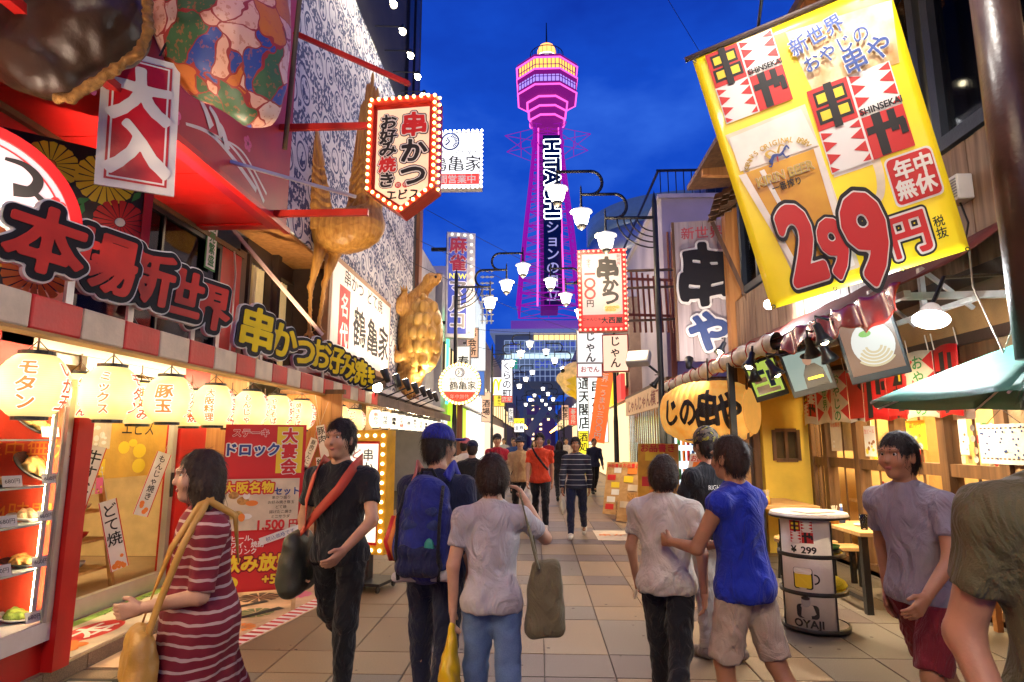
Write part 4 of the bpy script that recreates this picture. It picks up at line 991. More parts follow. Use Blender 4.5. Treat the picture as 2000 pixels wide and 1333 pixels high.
fg = thing('festive_figure', 'lower drapery of a giant figure in flower kimono above the red storey', 'statue', PX(430, 60, 5.0))
organic('kimono', [(f, .03)], KIM, fg)
MB().cyl(at(588, -30, 5.9), at(556, 292, 6.1), .028, n=8).build('rod', mat('olive_rod', (.13, .09, .03), .5), fg)
LEA = mat('dark_brown_leather', (.035, .017, .010), .42, var=.4, sc_=5, bump=.2, bsc=14)
q = 3.3 / 1210
f = Field(); f.rc(PX(-40, 30, 3.3), PX(170, 30, 3.3), .25, .28, .25).rc(PX(60, 60, 3.3), PX(112, 150, 3.3), .26, .11, .25).rc(PX(180, -60, 3.3), PX(200, 40, 3.3), .24, .22, .25).rc(PX(-60, 20, 3.3), PX(60, 120, 3.3), .25, .15, .25)
f.noise(.008, 22, .4, (1, 1, 1))
lb = thing('leather_bundle', 'huge dark brown leather bundle with gold braid edge at the upper left', 'ornament', PX(120, 60, 3.3))
organic('leather_body', [(f, .018)], LEA, lb)
GOLD = mat('gold_braid', (.28, .14, .03), .5, metal=.3, var=.4, sc_=30, bump=.2)
f = Field(); pts = [(287, -20), (290, 60), (270, 105), (225, 135), (180, 165), (140, 192), (110, 192)]
for a, b_ in zip(pts, pts[1:]): f.rc(PX(*a, 3.22), PX(*b_, 3.22), .028, k=.02)
f.noise(.006, 70, 1)
organic('gold_trim', [(f, .008)], GOLD, lb)
# ================================================================== left: case, boards, statues
dc = thing('display_case', 'glass display case of food models on a red base at the lower left', 'display case', (-3.55, 2.8, 0))
MB().box(-3.88, -3.24, 1.0, 4.22, .1, .30).build('red_base', RED, dc); MB().box(-3.24, -3.16, 4.17, 4.32, .1, 1.74).build('red_post', RED, dc)
MB().box(-3.90, -3.86, 1.0, 4.22, .42, 2.0).build('red_back', mat('case_red_back', (.62, .06, .03), .35), dc)
for z0, z1 in ((.30, .42), (1.95, 2.0)): MB().box(-3.86, -3.20, 1.0, 4.17, z0, z1).build('frame', WHITE, dc)
for yy in (4.16,): MB().box(-3.23, -3.19, yy - .05, yy, .42, 1.95).build('frame', ALU, dc)
MB().box(-3.215, -3.208, 1.0, 4.11, .42, 1.95).build('pane', GLS, dc); MB().box(-3.86, -3.23, 4.16, 4.18, .42, 1.95).build('red_end', mat('case_red_back', (.62, .06, .03), .35), dc)
for z in (.75, 1.04, 1.28, 1.58): MB().box(-3.84, -3.26, 1.0, 4.10, z, z + .012).build('glass_shelf', mat('shelf_glass', (.65, .75, .68), .15), dc)
for k in range(3):
    zz = 1.1 + .42 * k
    T(MB(frame((-3.50, 4.155, zz), 0)), ('24時間', '年中無休', '名物')[k], 0, 0, .16, .003).build('lettering', INKO, dc)
tl = thing('case_light', 'white strip light inside the top of the food display case', 'tube light', (-3.3, 3.2, 2.08)); MB().cyl((-3.30, 1.6, 1.92), (-3.30, 4.02, 1.92), .015, n=8).build('tube', TUBE, tl); MB().box(-3.32, -3.28, 1.6, 4.02, 1.935, 1.948).build('batten', WHITE, tl)
tl = thing('case_light', 'upright strip light at the corner of the food display case', 'tube light', (-3.26, 3.9, .5)); MB().cyl((-3.27, 4.08, .5), (-3.27, 4.08, 1.8), .008, n=8).build('tube', TUBE, tl); MB().box(-3.262, -3.25, 4.065, 4.095, .5, 1.8).build('batten', WHITE, tl)
FOODB = mat('fried_brown', (.48, .24, .06), .55, var=.45, sc_=30, bump=.35, bsc=60); FOODG = mat('noodle_gold', (.62, .40, .12), .5, var=.4, sc_=40, bump=.3)
FOODP = mat('pale_batter', (.66, .46, .24), .5, var=.3, sc_=30, bump=.3); FOODN = mat('green_leaf_food', (.25, .38, .06), .5, var=.4, sc_=30, bump=.3)
dn_ = ['round dish of fried noodles', 'tilted plate of fried skewers', 'small plate with pale fritter', 'dark iron plate of browned pancake', 'bowl of noodles with greens', 'black plate of round dumplings', 'white plate of pale tofu', 'golden round pancake dish']
ND = 0
def dish(y, x, z, kind, r):
    global ND
    t = thing('food_model', dn_[ND] + ' inside the glass display case', 'food', (x, y, z)); ND += 1
    M = Matrix.Translation((x, y, z)) @ Matrix.Rotation(R(38 if kind == 'tilt' else 8), 4, 'Y')
    if kind == 'tilt': M = Matrix.Translation((x, y, z + r * .62)) @ Matrix.Rotation(R(42), 4, 'Y')
    MB(M).lathe([(r * .4, .0), (r, .03), (r * .97, .036), (r * .4, .012)], (0, 0, 0), 22).build('plate', BLACK if kind in ('iron', 'tilt') else WHITE, t, True)
    f = Field()
    for k in range(9): a = k * 2.4; f.ell((r * .5 * math.cos(a) * (k % 3) / 2, r * .5 * math.sin(a) * (k % 3) / 2, .035 + .012 * (k % 2)), (r * .3, r * .22, .03), .02)
    f.noise(.004, 90, ND)
    organic('food', [(f, .008)], {'tilt': FOODG, 'iron': FOODB, 'pale': FOODP, 'green': FOODN}[kind], t, M)
    Mc = frame((x + .17, y - .05, z + .04), 70, -20); MB(Mc).box(-.055, .055, -.035, .035, 0, .003).build('price_card', WHITE, t); T(MB(Mc), '680円', 0, 0, .035, .005).build('lettering', INK, t)
YD = [atx(px, 950, -3.40).y for px in (66, -10)]
dish(YD[0], -3.46, 1.60, 'tilt', .16); dish(YD[0], -3.42, 1.295, 'tilt', .15); dish(YD[0], -3.42, 1.055, 'pale', .12); dish(YD[0], -3.42, .765, 'iron', .13); dish(YD[0], -3.42, .425, 'green', .12); dish(YD[1], -3.42, 1.295, 'iron', .13); dish(YD[1], -3.42, 1.055, 'pale', .12); dish(YD[1], -3.42, .765, 'pale', .13)
# --- tall menu board stand
p = at(502, 1150, 6.05); S = frame((p.x, p.y, 0), 22)
mbs = thing('menu_board', 'tall standing board covered in red and yellow menu posters', 'sign board', (p.x, p.y, 0))
MB(S).box(-.37, .37, .18, 1.74, -.04, 0).build('board', RED, mbs)
for x in (-.33, .33): MB(S).bar((x, 0, .08), (x, .3, -.02), .04).bar((x, 0, -.28), (x, .5, -.05), .04).build('leg', WOODT, mbs)
MB(S).rect(-.36, .36, 1.24, 1.73, .004).build('poster', INKR, mbs); MB(S).rect(-.36, .33, .74, 1.22, .006).build('poster', CREAM, mbs); MB(S).rect(-.36, .36, .20, .72, .004).build('poster', INKR, mbs)
MB(S).rect(.10, .34, 1.27, 1.72, .008).build('poster', INKY, mbs)
outl(S, mbs, '大宴会', .22, 1.71, .15, INKR, True, .12, .04, outer=None, z=.012); outl(S, mbs, 'ステーキ', -.14, 1.66, .085, INKR, False, .1, .03, mid=INKW, outer=None, z=.008); outl(S, mbs, 'ドロック', -.12, 1.50, .13, INKB, False, .12, .04, outer=INKW, z=.008)
outl(S, mbs, '大阪名物', -.13, 1.14, .115, INKY, False, .14, .03, mid=INKR, outer=INKR, z=.010); T(MB(S), 'セット', .22, 1.10, .08, .012, off=.03).build('lettering', INKB, mbs)
for k, s in enumerate(('串かつ盛り', 'お好み焼き豚玉', 'どて焼', '揚げたこ焼き', 'ミニサラダ')): T(MB(S), s, .17, 1.04 - k * .045, .035, .010).build('lettering', INK, mbs)
T(MB(S), '1,500', .08, .79, .12, .010, off=.035).build('lettering', INKR, mbs); T(MB(S), '円', .29, .79, .09, .010, off=.03).build('lettering', INKR, mbs)
rg2 = random.Random(5)
for k in range(9): MB(S).disc(-.24 + rg2.uniform(-.09, .16), .98 + rg2.uniform(-.15, .1), rg2.uniform(.03, .06), .009 + k * .001, 14, rg2.uniform(.025, .04)).build('dish_picture', (FOODB, WHITE, INKO, FOODG)[k % 4], mbs)
outl(S, mbs, '飲み放題', .0, .44, .16, INKY, False, .12, .04, mid=INKR, outer=INK, z=.008); outl(S, mbs, '+500', .16, .29, .12, INKY, False, .1, .03, mid=INKR, outer=INK, z=.008)
for k, s in enumerate(('ビール、', 'サワイ、焼酎', 'ドリンク')): T(MB(S), s, -.14, .67 - k * .06, .06, .008, off=.02).build('lettering', INKW, mbs)
MB(S).disc(-.26, .27, .09, .008, 20, .06).build('gold_oval', INKY, mbs)
sl = thing('paper_strip', 'tilted white notice strip stuck across the menu board', 'notice', S @ Vector((.2, .7, .03))); Mq = S @ Matrix.Translation((.18, .69, .03)) @ Matrix.Rotation(R(18), 4, 'Z'); MB(Mq).box(-.19, .19, -.035, .035, 0, .002).build('paper', WHITE, sl); T(MB(Mq), '税込価格です', 0, 0, .045, .004).build('lettering', INKB, sl)
# --- golden bulb stand
p = at(702, 1085, 6.9); S = frame((p.x, 6.9, 0), -14); gw = .30
gs = thing('bulb_stand_sign', 'golden bulb framed standing sign on castors with white panel', 'sign', (p.x, 6.9, 0))
GOLDP = mat('golden_frame', (.62, .32, .02), .35, var=.2, coat=.2)
MB(S).box(-gw, gw, .38, 1.70, -.18, -.02).build('box', GOLDP, gs)
for a, b_, c_, d_ in ((-gw, gw, 1.58, 1.70), (-gw, gw, .38, .47), (-gw, -gw + .09, .47, 1.58), (gw - .09, gw, .47, 1.58)): MB(S).box(a, b_, c_, d_, -.02, .02).build('rim', GOLDP, gs)
MB(S).rect(-gw + .09, gw - .09, .47, 1.58, -.012).build('red_margin', INKR, gs); MB(S).rect(-gw + .12, gw - .12, .50, 1.55, -.008).build('face', WBW, gs)
T(MB(S), '串かつ・', .06, 1.5, .14, -.003, True, .012).build('lettering', INK, gs); T(MB(S), 'どて焼', -.09, 1.5, .12, -.003, True, .012).build('lettering', INKR, gs)
bulbs(path_pts([(-gw + .045, .425), (gw - .045, .425), (gw - .045, 1.64), (-gw + .045, 1.64)], 34, S, .03), gs, glow('cream_bulb', (1, .80, .42), 3.5), .02)
MB(S).box(-.08, .08, .1, .38, -.16, -.06).build('stem', DKSTEEL, gs); MB(S).box(-.3, .3, .07, .1, -.35, .1).build('base', DKSTEEL, gs)
for x in (-.26, .26):
    for z in (-.3, .06): MB(S).cyl((x - .012, .035, z), (x + .012, .035, z), .034, n=14).build('castor', BLACK, gs)
# --- food counter
fc = thing('food_counter', 'low counter of red food trays in front of the wood partition', 'counter', (-2.9, 7.6, 0))
MB().box(-3.15, -2.55, 7.3, 8.0, .1, .80).build('cabinet', WOODD, fc); MB().box(-3.18, -2.52, 7.27, 8.02, .80, .84).build('top', mat('gold_counter', (.45, .28, .08), .3), fc)
for k in range(4): MB().box(-3.12 + k * .145, -3.0 + k * .145, 7.35, 7.6, .84, .875).build('tray', (INKR, CREAM, RED2, WHITE)[k], fc, bevel=.01)
MB(frame((-2.85, 7.28, .5), 0)).rect(-.26, .26, -.25, .25, .004).build('poster', CREAM, fc); T(MB(frame((-2.85, 7.27, .6), 0)), '串かつ', 0, 0, .14, .004, off=.03).build('lettering', INKR, fc)
# --- golden crane statue
CRN = wood('carved_gold_wood', (.40, .15, .02), (.72, .38, .08), 2, 14., .45)
YC = 8.7; q = YC / 1210
cs = thing('crane_statue', 'carved golden crane statue with raised wings standing above the awning', 'statue', at(620, 650, YC))
f = Field()
f.ell(PX(672, 452, YC), (70 * q, .30, 48 * q), .1).ell(PX(712, 440, YC), (42 * q, .26, 42 * q), .1).ell(PX(610, 440, YC), (46 * q, .2, 20 * q), .08)
f.rc(PX(725, 420, YC), PX(760, 330, YC - .1), .13, .07, .08).rc(PX(760, 330, YC - .1), PX(752, 270, YC - .1), .07, .06, .05).ell(PX(748, 258, YC - .1), (.11, .09, .09), .04)
for (hx, hy), (kx, ky), (fx_, fy), d_ in (((628, 478), (607, 560), (604, 650), .0), ((658, 485), (634, 555), (622, 640), .12)):
    f.rc(PX(hx, hy, YC + d_), PX(kx, ky, YC + d_), .10, .035, .06).ell(PX(kx, ky, YC + d_), (.05, .05, .07), .03).rc(PX(kx, ky, YC + d_), PX(fx_, fy, YC + d_), .032, .03, .03)
    for dx in (-14, 0, 14): f.rc(PX(fx_, fy, YC + d_), PX(fx_ + dx, fy + 10, YC + d_ - .08), .025, .015, .02)
f.noise(.007, 34, 1, (1, 1, 2))
organic('body', [(f, .022)], CRN, cs)
def wing(base, tipp, w0, w1, nf, bend):
    b0 = Vector(base); ax = Vector(tipp) - b0; sd = Vector((1, -.15, 0))
    def g(u, v):
        k = min(nf - 1, int(u * nf)); fu = u * nf - k                      # which feather, place across it
        ln = 1 - .42 * abs((k + .5) / nf - .62) ** 1.2 - .05 * (k % 2); vv = v * ln * (1 - .10 * v * (2 * fu - 1) ** 2)
        wv = w0 + (w1 - w0) * vv; arch = .10 * math.sin(math.pi * u)
        rid = .045 * math.sin(math.pi * fu) ** .6 if vv > .42 else .05 * (1 - ((vv * 17 + .5 * math.sin(u * 9)) % 1)) * (1 if vv > .04 else .5)
        p = b0 + ax * vv + sd * (u - .5) * wv + Vector((bend * vv * vv, 0, 0))
        return tuple(p + Vector((0, -arch - rid, 0)))
    MB().grid(g, nf * 7, 70).build('wing', CRN, cs, True, solid=.03)
wing(PX(622, 452, YC - .1), PX(592, 160, YC - .1), .56, .24, 8, -.05); wing(PX(706, 440, YC + .1), PX(722, 150, YC + .1), .50, .22, 7, .06)
for k in range(6): MB().tube([PX(625, 432 + k * 3, YC - .05), PX(595, 430 + k * 6, YC - .12), PX(572 + k * 4, 432 + k * 9, YC - .15)], [.03, .05, .012], 6).build('tail_feather', mat('pale_carved', (.62, .40, .14), .5, var=.25), cs, True)
MB().bar(PX(610, 668, YC + .05), PX(610, 690, YC + .05), .5, .3).build('plinth', BROWN, cs)
# --- golden turtle statue
YT = 14.4; q = YT / 1210
ts = thing('turtle_statue', 'carved golden turtle statue climbing the corner of the patterned facade', 'statue', at(815, 740, YT))
f = Field()
f.ell(PX(812, 655, YT), (36 * q, .42, 92 * q), .15, ).ell(PX(800, 735, YT), (26 * q, .3, 40 * q), .12)
f.rc(PX(808, 590, YT), PX(836, 556, YT - .1), .20, .15, .1).ell(PX(843, 547, YT - .12), (.21, .17, .16), .06).ell(PX(856, 541, YT - .14), (.09, .10, .09), .05)
for a, b_, c_ in (((800, 612), (775, 600), (768, 588)), ((800, 612), (785, 590), (790, 570)), ((805, 690), (775, 698), (768, 685)), ((808, 720), (795, 760), (800, 775))): f.rc(PX(*a, YT - .15), PX(*b_, YT - .3), .15, .12, .06).rc(PX(*b_, YT - .3), PX(*c_, YT - .3), .12, .07, .05)
f.noise(.010, 22, 2, (1, 1, 2))
organic('body', [(f, .024)], CRN, ts)
f = Field(); sc_ = Vector(PX(832, 655, YT - .05)); rx_, ry_, rz_ = 34 * q, .50, 76 * q
f.ell(sc_, (rx_, ry_, rz_), .03)
for j, bb in enumerate((-.72, -.38, -.02, .34, .68)):
    for aa in ((-.75, -.25, .25, .72) if j % 2 else (-.52, 0, .52)):
        if aa * aa + bb * bb > .93: continue
        dd = math.sqrt(max(0, 1 - aa * aa - bb * bb)); f.ell(sc_ + Vector((rx_ * aa, -ry_ * dd, rz_ * bb)) * 1.0, (.115, .09, .15), .012)
for k in range(9): a_ = R(-80 + k * 20); f.ell(sc_ + Vector((-rx_ * .85 * math.cos(a_) , -.12, rz_ * 1.0 * math.sin(a_))), (.08, .16, .10), .02)
organic('shell', [(f, .02)], wood('carved_gold_shell', (.50, .24, .03), (.78, .46, .12), 2, 8., .4), ts)
for a_ in (-1,): MB().ball(PX(851, 541, YT - .26), .035, 8, 6).build('eye', BLACK, ts)
for (x_, y_) in ((768, 586), (790, 568), (768, 683), (800, 776)):
    for k in (-1, 0, 1): MB().tube([PX(x_ + k * 4, y_, YT - .36), PX(x_ + k * 6 - 2, y_ - 10, YT - .42)], [.03, .006], 6).build('claw', CRN, ts, True)
MB().bar(PX(790, 600, YT + .2), PX(760, 600, YT + .2), .08).bar(PX(795, 700, YT + .2), PX(765, 700, YT + .2), .08).build('bracket', DKSTEEL, ts)
# ================================================================== right: skewer restaurant
XW, XD = 3.6, 4.0
b3 = thing('skewer_restaurant', 'wooden skewer restaurant with upper windows and plank siding on the right', 'building', (4.6, 6, 0))
STUC = mat('ochre_stucco', (.46, .24, .085), .85, var=.22, sc_=3, bump=.25, bsc=60)
YWALL = mat('yellow_plaster', (.80, .56, .08), .8, var=.12, sc_=2.5, bump=.08)
i = 0; y = 1.0
rg = random.Random(11)
while y < 11.2:
    w_ = rg.uniform(.12, .19); MB().box(XW - rg.uniform(.0, .012), XW + .04, y, y + w_ - .006, 3.0, 4.08).build('siding_plank', WOODG, b3); y += w_
MB().box(XW + .04, XW + .2, -7, 11.2, 3.0, 4.08).build('wall_core', BROWN, b3)
FRD = mat('slate_window_frame', (.035, .045, .06), .4, metal=.3)
for a, c_ in ((1.2, 3.4), (3.5, 5.35), (5.45, 7.3), (7.4, 9.1), (9.2, 10.7)):
    wf = MB().box(XW - .04, XW + .1, a, a + .1, 4.1, 6.1).box(XW - .04, XW + .1, c_ - .1, c_, 4.1, 6.1).box(XW - .04, XW + .1, a + .1, c_ - .1, 4.1, 4.22).box(XW - .04, XW + .1, a + .1, c_ - .1, 5.98, 6.1).box(XW - .03, XW + .08, (a + c_) / 2 - .04, (a + c_) / 2 + .04, 4.22, 5.98).build('window_frame', FRD, b3)
    for p0, p1 in ((a + .1, (a + c_) / 2 - .04), ((a + c_) / 2 + .04, c_ - .1)): MB().box(XW + .03, XW + .04, p0, p1, 4.22, 5.98).build('pane', GLSD, wf)
MB().box(XW + 2.6, XW + 2.7, 1, 11.2, 4, 6.2).build('rear_wall', mat('upper_room', (.22, .13, .06), .7), b3)
MB().box(XW, XW + 2.7, 1, 11.2, 6.1, 6.2).build('upper_ceiling', mat('upper_ceiling', (.35, .25, .15), .7), b3)
for i in range(5): MB().bar((XW - .7, 2.0 + i * 2.1, 6.25), (XW + 2.6, 2.0 + i * 2.1, 6.12), .12, .16).build('rafter', WOODO, b3)
MB().grid(lambda u, v: (XW - .75 + 3.4 * u, 1 + 10.3 * v, 6.32 + .25 * u), 1, 1).build('roof', WOODD, b3, solid=.08)
for i in range(3):
    pl = thing('pendant_lamp', ORD[i] + ' warm pendant lamp from the camera inside the upper right windows', 'lamp', (XW + 1.2, 4.2 + i * 1.7, 5.2), 'pendant lamps behind the upper windows')
    MB().ball((XW + 1.2, 4.2 + i * 1.7, 5.15), .09, 12, 8).build('globe', glow('pendant_glow', (1, .75, .4), 7), pl, True); MB().tube([(XW + 1.2, 4.2 + i * 1.7, 5.2), (XW + 1.2, 4.2 + i * 1.7, 6.1)], .008, 5).build('cord', BLACK, pl)
    lamp('POINT', (XW + 1.2, 4.2 + i * 1.7, 5.0), 45, (1, .72, .4), pl, .1)
# corner posts, end wall towards the plank sign
MB().box(XW - .1, XW + .12, 11.2, 11.42, 0, 6.2).build('corner_post', WOODO, b3); MB().box(XW + .12, 7.5, 11.2, 11.35, 0, 6.2).build('end_wall', WOODG, b3)
# ground floor
MB().box(XD, XD + .15, -7, 5.55, 0, 2.55).build('stucco_wall', mat('tan_stucco', (.42, .27, .14), .85, var=.2, bump=.2, bsc=50), b3)
MB().box(XW, XD + .15, 1.0, 9.35, 2.86, 3.0).build('soffit', mat('dark_soffit', (.08, .06, .05), .7), b3)
MB().box(XD - .05, XD + .15, 1.0, 9.35, 2.5, 2.86).build('stucco_band', STUC, b3)
MB().box(XD - .09, XD - .05, 1.0, 9.35, 2.46, 2.56).build('rail', BROWN, b3)
# wooden door bay: posts, rails, panes
dy = [5.55, 6.35, 7.2, 8.05, 8.9, 9.35]
for k, yy in enumerate(dy): MB().box(XD - .04, XD + .1, yy - .06, yy + .06, 0, 2.5).build('door_post', WOODD, b3)
for a, c_ in zip(dy, dy[1:]):
    for z0, z1 in ((0, .12), (1.24, 1.36), (2.3, 2.5)): MB().box(XD - .02, XD + .08, a + .06, c_ - .06, z0, z1).build('door_rail', WOODD, b3)
    MB().box(XD + .02, XD + .03, a + .06, c_ - .06, 1.36, 2.3).build('pane', GLS, b3); MB().box(XD + .02, XD + .03, a + .06, c_ - .06, .12, 1.24).build('pane', GLS, b3)
    MB().box(XD + .015, XD + .02, a + (c_ - a) / 2 - .02, a + (c_ - a) / 2 + .02, .12, 2.3).build('mullion', WOODD, b3)
MB().box(5.6, 5.7, 1, 11, 0, 2.9).build('rear_wall', mat('dining_wall', (.58, .40, .17), .7), b3); MB().box(XD + .1, 7.0, 9.35, 9.45, 0, 2.9).build('inner_wall', mat('dining_wall2', (.50, .33, .14), .7), b3)
MB().box(XD + .1, 7.0, 1.0, 9.35, 2.75, 2.85).build('ceiling', WHITE, b3); MB().box(XD - .02, 7.0, 1.0, 9.35, .0, .05).build('floor', WOODD, b3)
fx = thing('ceiling_light', 'warm light panel inside the skewer restaurant behind the door glass', 'ceiling light', (5.2, 7.4, 2.7))
MB().box(4.4, 5.4, 5.8, 8.6, 2.70, 2.745).build('diffuser', glow('dining_glow', (1, .74, .36), 18), fx); MB().box(4.35, 5.45, 5.75, 8.65, 2.745, 2.75).build('housing', WHITE, fx)
# goods inside and stickers on the glass
sh = thing('bottle_shelf', 'shelf of bottles and boxes behind the restaurant door glass', 'shelf', (4.6, 8.4, 0))
for z in (.3, .75, 1.2): MB().box(4.35, 4.75, 7.3, 9.2, z, z + .03).build('shelf_board', WOODT, sh)
for k in range(16):
    z = (.33, .78, 1.23)[k % 3]; yy = 7.4 + k * .11; MB().lathe([(.035, 0), (.035, .17), (.014, .22), (.014, .28)], (4.5, yy, z), 10).build('bottle', (INKG, INKO, INKR, INKY)[k % 4], sh, True)
cu = thing('door_curtain', 'pale half curtain hanging inside the restaurant door glass', 'curtain', (4.2, 8.4, 2.2))
for k, y0 in enumerate((8.1, 8.55, 7.3)): MB().grid(lambda u, v: (4.2 + .02 * math.sin(u * 25), y0 + .38 * u, 1.45 + .85 * v), 24, 1).build('cloth', mat('pale_curtain', (.7, .6, .4), .8), cu)
stk = thing('sticker_cluster', 'cluster of small coloured stickers on the restaurant door glass', 'stickers', (XD, 6.0, 1.6))
for k in range(22):
    Mk = frame((XD + .010 - .0004 * k, 5.70 + (k % 6) * .085 + rg.uniform(-.012, .012), 1.40 + (k // 6) * .10 + rg.uniform(-.015, .015)), -90)
    m = (INKR, WHITE, CREAM, CREAM, GREYW, WOODT, WHITE, INKG)[rg.randrange(8)]
    (MB(Mk).disc(0, 0, .032, 0, 16) if k % 3 == 0 else MB(Mk).rect(-.028, .028, -.036, .036)).build('sticker', m, stk)
Mk = frame((XD + .008, 6.05, 1.98), -90); MB(Mk).rect(-.16, .16, -.2, .2).build('sticker', CREAM, stk); T(MB(Mk), 'お品書', 0, .17, .1, .003, True).build('lettering', INK, stk)
# yellow wall facing the camera with small sliding window
yw = thing('yellow_wall', 'bright yellow plaster wall with small wooden sliding window', 'wall', (3.7, 9.4, 0))
wx0, wx1, wz0, wz1 = at(1512, 900, 9.4).x, at(1561, 900, 9.4).x, at(1530, 900, 9.4).z, at(1530, 840, 9.4).z
for a, c_, z0, z1 in ((3.30, wx0, 0, 2.86), (wx1, 4.1, 0, 2.86), (wx0, wx1, 0, wz0), (wx0, wx1, wz1, 2.86)): MB().box(a, c_, 9.38, 9.5, z0, z1).build('plaster', YWALL, yw)
for a, c_, z0, z1 in ((wx0 - .02, wx0 + .03, wz0, wz1), (wx1 - .03, wx1 + .02, wz0, wz1), (wx0 + .03, wx1 - .03, wz0 - .02, wz0 + .03), (wx0 + .03, wx1 - .03, wz1 - .03, wz1 + .02), ((wx0 + wx1) / 2 - .02, (wx0 + wx1) / 2 + .02, wz0 + .03, wz1 - .03)): MB().box(a, c_, 9.355, 9.45, z0, z1).build('window_frame', WOODD, yw)
MB().box(wx0 + .03, wx1 - .03, 9.44, 9.45, wz0 + .03, wz1 - .03).build('pane', mat('dark_amber_pane', (.10, .07, .03), .15), yw)
for xx in (3.02, 3.18): MB().box(xx, xx + .1, 9.45, 9.55, 0, 2.9).build('timber_post', WOODD if xx > 3.1 else WOODT, yw)
MB().box(2.96, 3.3, 9.5, 9.56, 0, 2.9).build('dark_gap_panel', BROWN, yw)
# ---- awning on the right
XA, ZA = 2.72, 2.72
ra = thing('red_vinyl_awning', 'red vinyl awning with rolled white edge over the skewer restaurant front', 'awning', (3.1, 8, 2.7))
VIN = mat('red_vinyl_sheet', (.46, .04, .03), .22, var=.25, sc_=4, bump=.05, coat=.4)
MB().grid(lambda u, v: (XA + (XW - XA) * u, 4.6 + 8.9 * v, ZA + .02 + .52 * u - .05 * math.sin(math.pi * u) + .01 * math.sin(v * 60)), 8, 40).build('sheet', mat('awning_brown_red', (.16, .03, .02), .5), ra, True, solid=.012)
def val(u, v): y = 4.6 + 2.2 * u; return (XA - .02 - .05 * v - .025 * math.sin(u * 31 + v * 3), y, ZA + .03 - (.17 + .09 * math.sin(u * 9) ** 2 + .05 * (1 - u)) * v + .012 * math.sin(u * 55))
MB().grid(val, 90, 8).build('wrinkled_valance', VIN, ra, True, solid=.004)
RW = mat('dirty_white_vinyl', (.60, .54, .46), .4, var=.35, sc_=5)
def roll(u, v): y = 7.0 + 6.4 * u; a = v * 2 * math.pi; r = .075 + .012 * math.sin(u * 44) + .008 * math.sin(u * 91 + a * 2); return (XA - .04 + r * math.cos(a), y, ZA - .03 + r * 1.4 * math.sin(a))
MB().grid(roll, 120, 12).build('rolled_edge', RW, ra, True)
for i in range(11): y0 = 7.2 + i * .58; MB().tube([(XA - .04 + .09 * math.cos(a), y0, ZA - .03 + .125 * math.sin(a)) for a in [2 * math.pi * k / 10 for k in range(11)]], .008, 5).build('tie', VIN, ra)
STL = mat('white_steel_tube', (.55, .53, .50), .4, metal=.2, var=.25)
for yy in (4.7, 6.9, 9.1, 11.3, 13.4): MB().bar((XA, yy, ZA - .06), (XD if yy < 9.3 else XW + .1, yy, ZA - .04), .05).build('cross_tube', STL, ra)
MB().bar((XA + .02, 4.6, ZA - .06), (XA + .02, 13.4, ZA - .06), .05).build('front_tube', STL, ra); MB().bar((XA + .5, 4.6, ZA - .10), (XA + .5, 9.2, ZA - .10), .04).build('middle_tube', STL, ra)
for yy in (5.2, 6.0): MB().bar((XA + .5, yy, ZA - .05), (XA + .5, yy, ZA + .3), .04).bar((XA + .5, yy, ZA + .3), (XA + .9, yy, ZA - .05), .03).build('brace', STL, ra)
MB().box(2.62, 2.70, 8.62, 8.70, 0, 2.65).build('post', DKSTEEL, ra)
# ---- clip lamps
def clip_lamp(px, py, Y, label, aim, power=45, tone=(1, .78, .48), r=.085):
    p = at(px, py, Y); d = (Vector(aim) - p).normalized(); t = thing('clip_lamp', label, 'lamp', p, 'black clip lamps along the right awning')
    q = Matrix.Translation(p) @ d.to_track_quat('Z', 'Y').to_matrix().to_4x4()
    MB(q).lathe([(.025, -.20), (.035, -.19), (.04, -.10), (r * .75, -.05), (r, .0), (r - .004, .0), (r * .72, -.045), (.036, -.09)], (0, 0, 0), 18, caps=False).build('shade', BLACK, t, True)
    MB(q).ball((0, 0, -.03), .04, 10, 8).build('bulb', glow('clip_bulb', (1, .82, .5), 26), t, True)
    MB().tube([p - d * .19, p - d * .22 + Vector((0, 0, .05)), p + Vector((.05, 0, .22))], .012, 6).build('clamp', BLACK, t)
    lamp('SPOT', p + d * .01, power * 1.35, tone, t, .04, aim, 140)
for i, (px, py, Y, dx, dy_, w_) in enumerate(sorted(((1475, 745, 7.4, .2, .3, 60), (1462, 720, 7.0, -.4, -.2, 60), (1520, 735, 6.6, .6, -.3, 60), (1612, 672, 5.6, .35, -.2, 70), (1588, 695, 6.2, .5, .5, 60), (1622, 705, 5.9, .6, .2, 60), (1275, 755, 12.0, -.8, .6, 90), (1300, 785, 12.2, -.4, .2, 60), (1405, 690, 9.2, -.7, -.3, 80)))):
    p = at(px, py, Y); clip_lamp(px, py, Y, ORD[i] + ' black clip lamp from the left along the right awning', p + Vector((dx, dy_, -1.2)), w_)
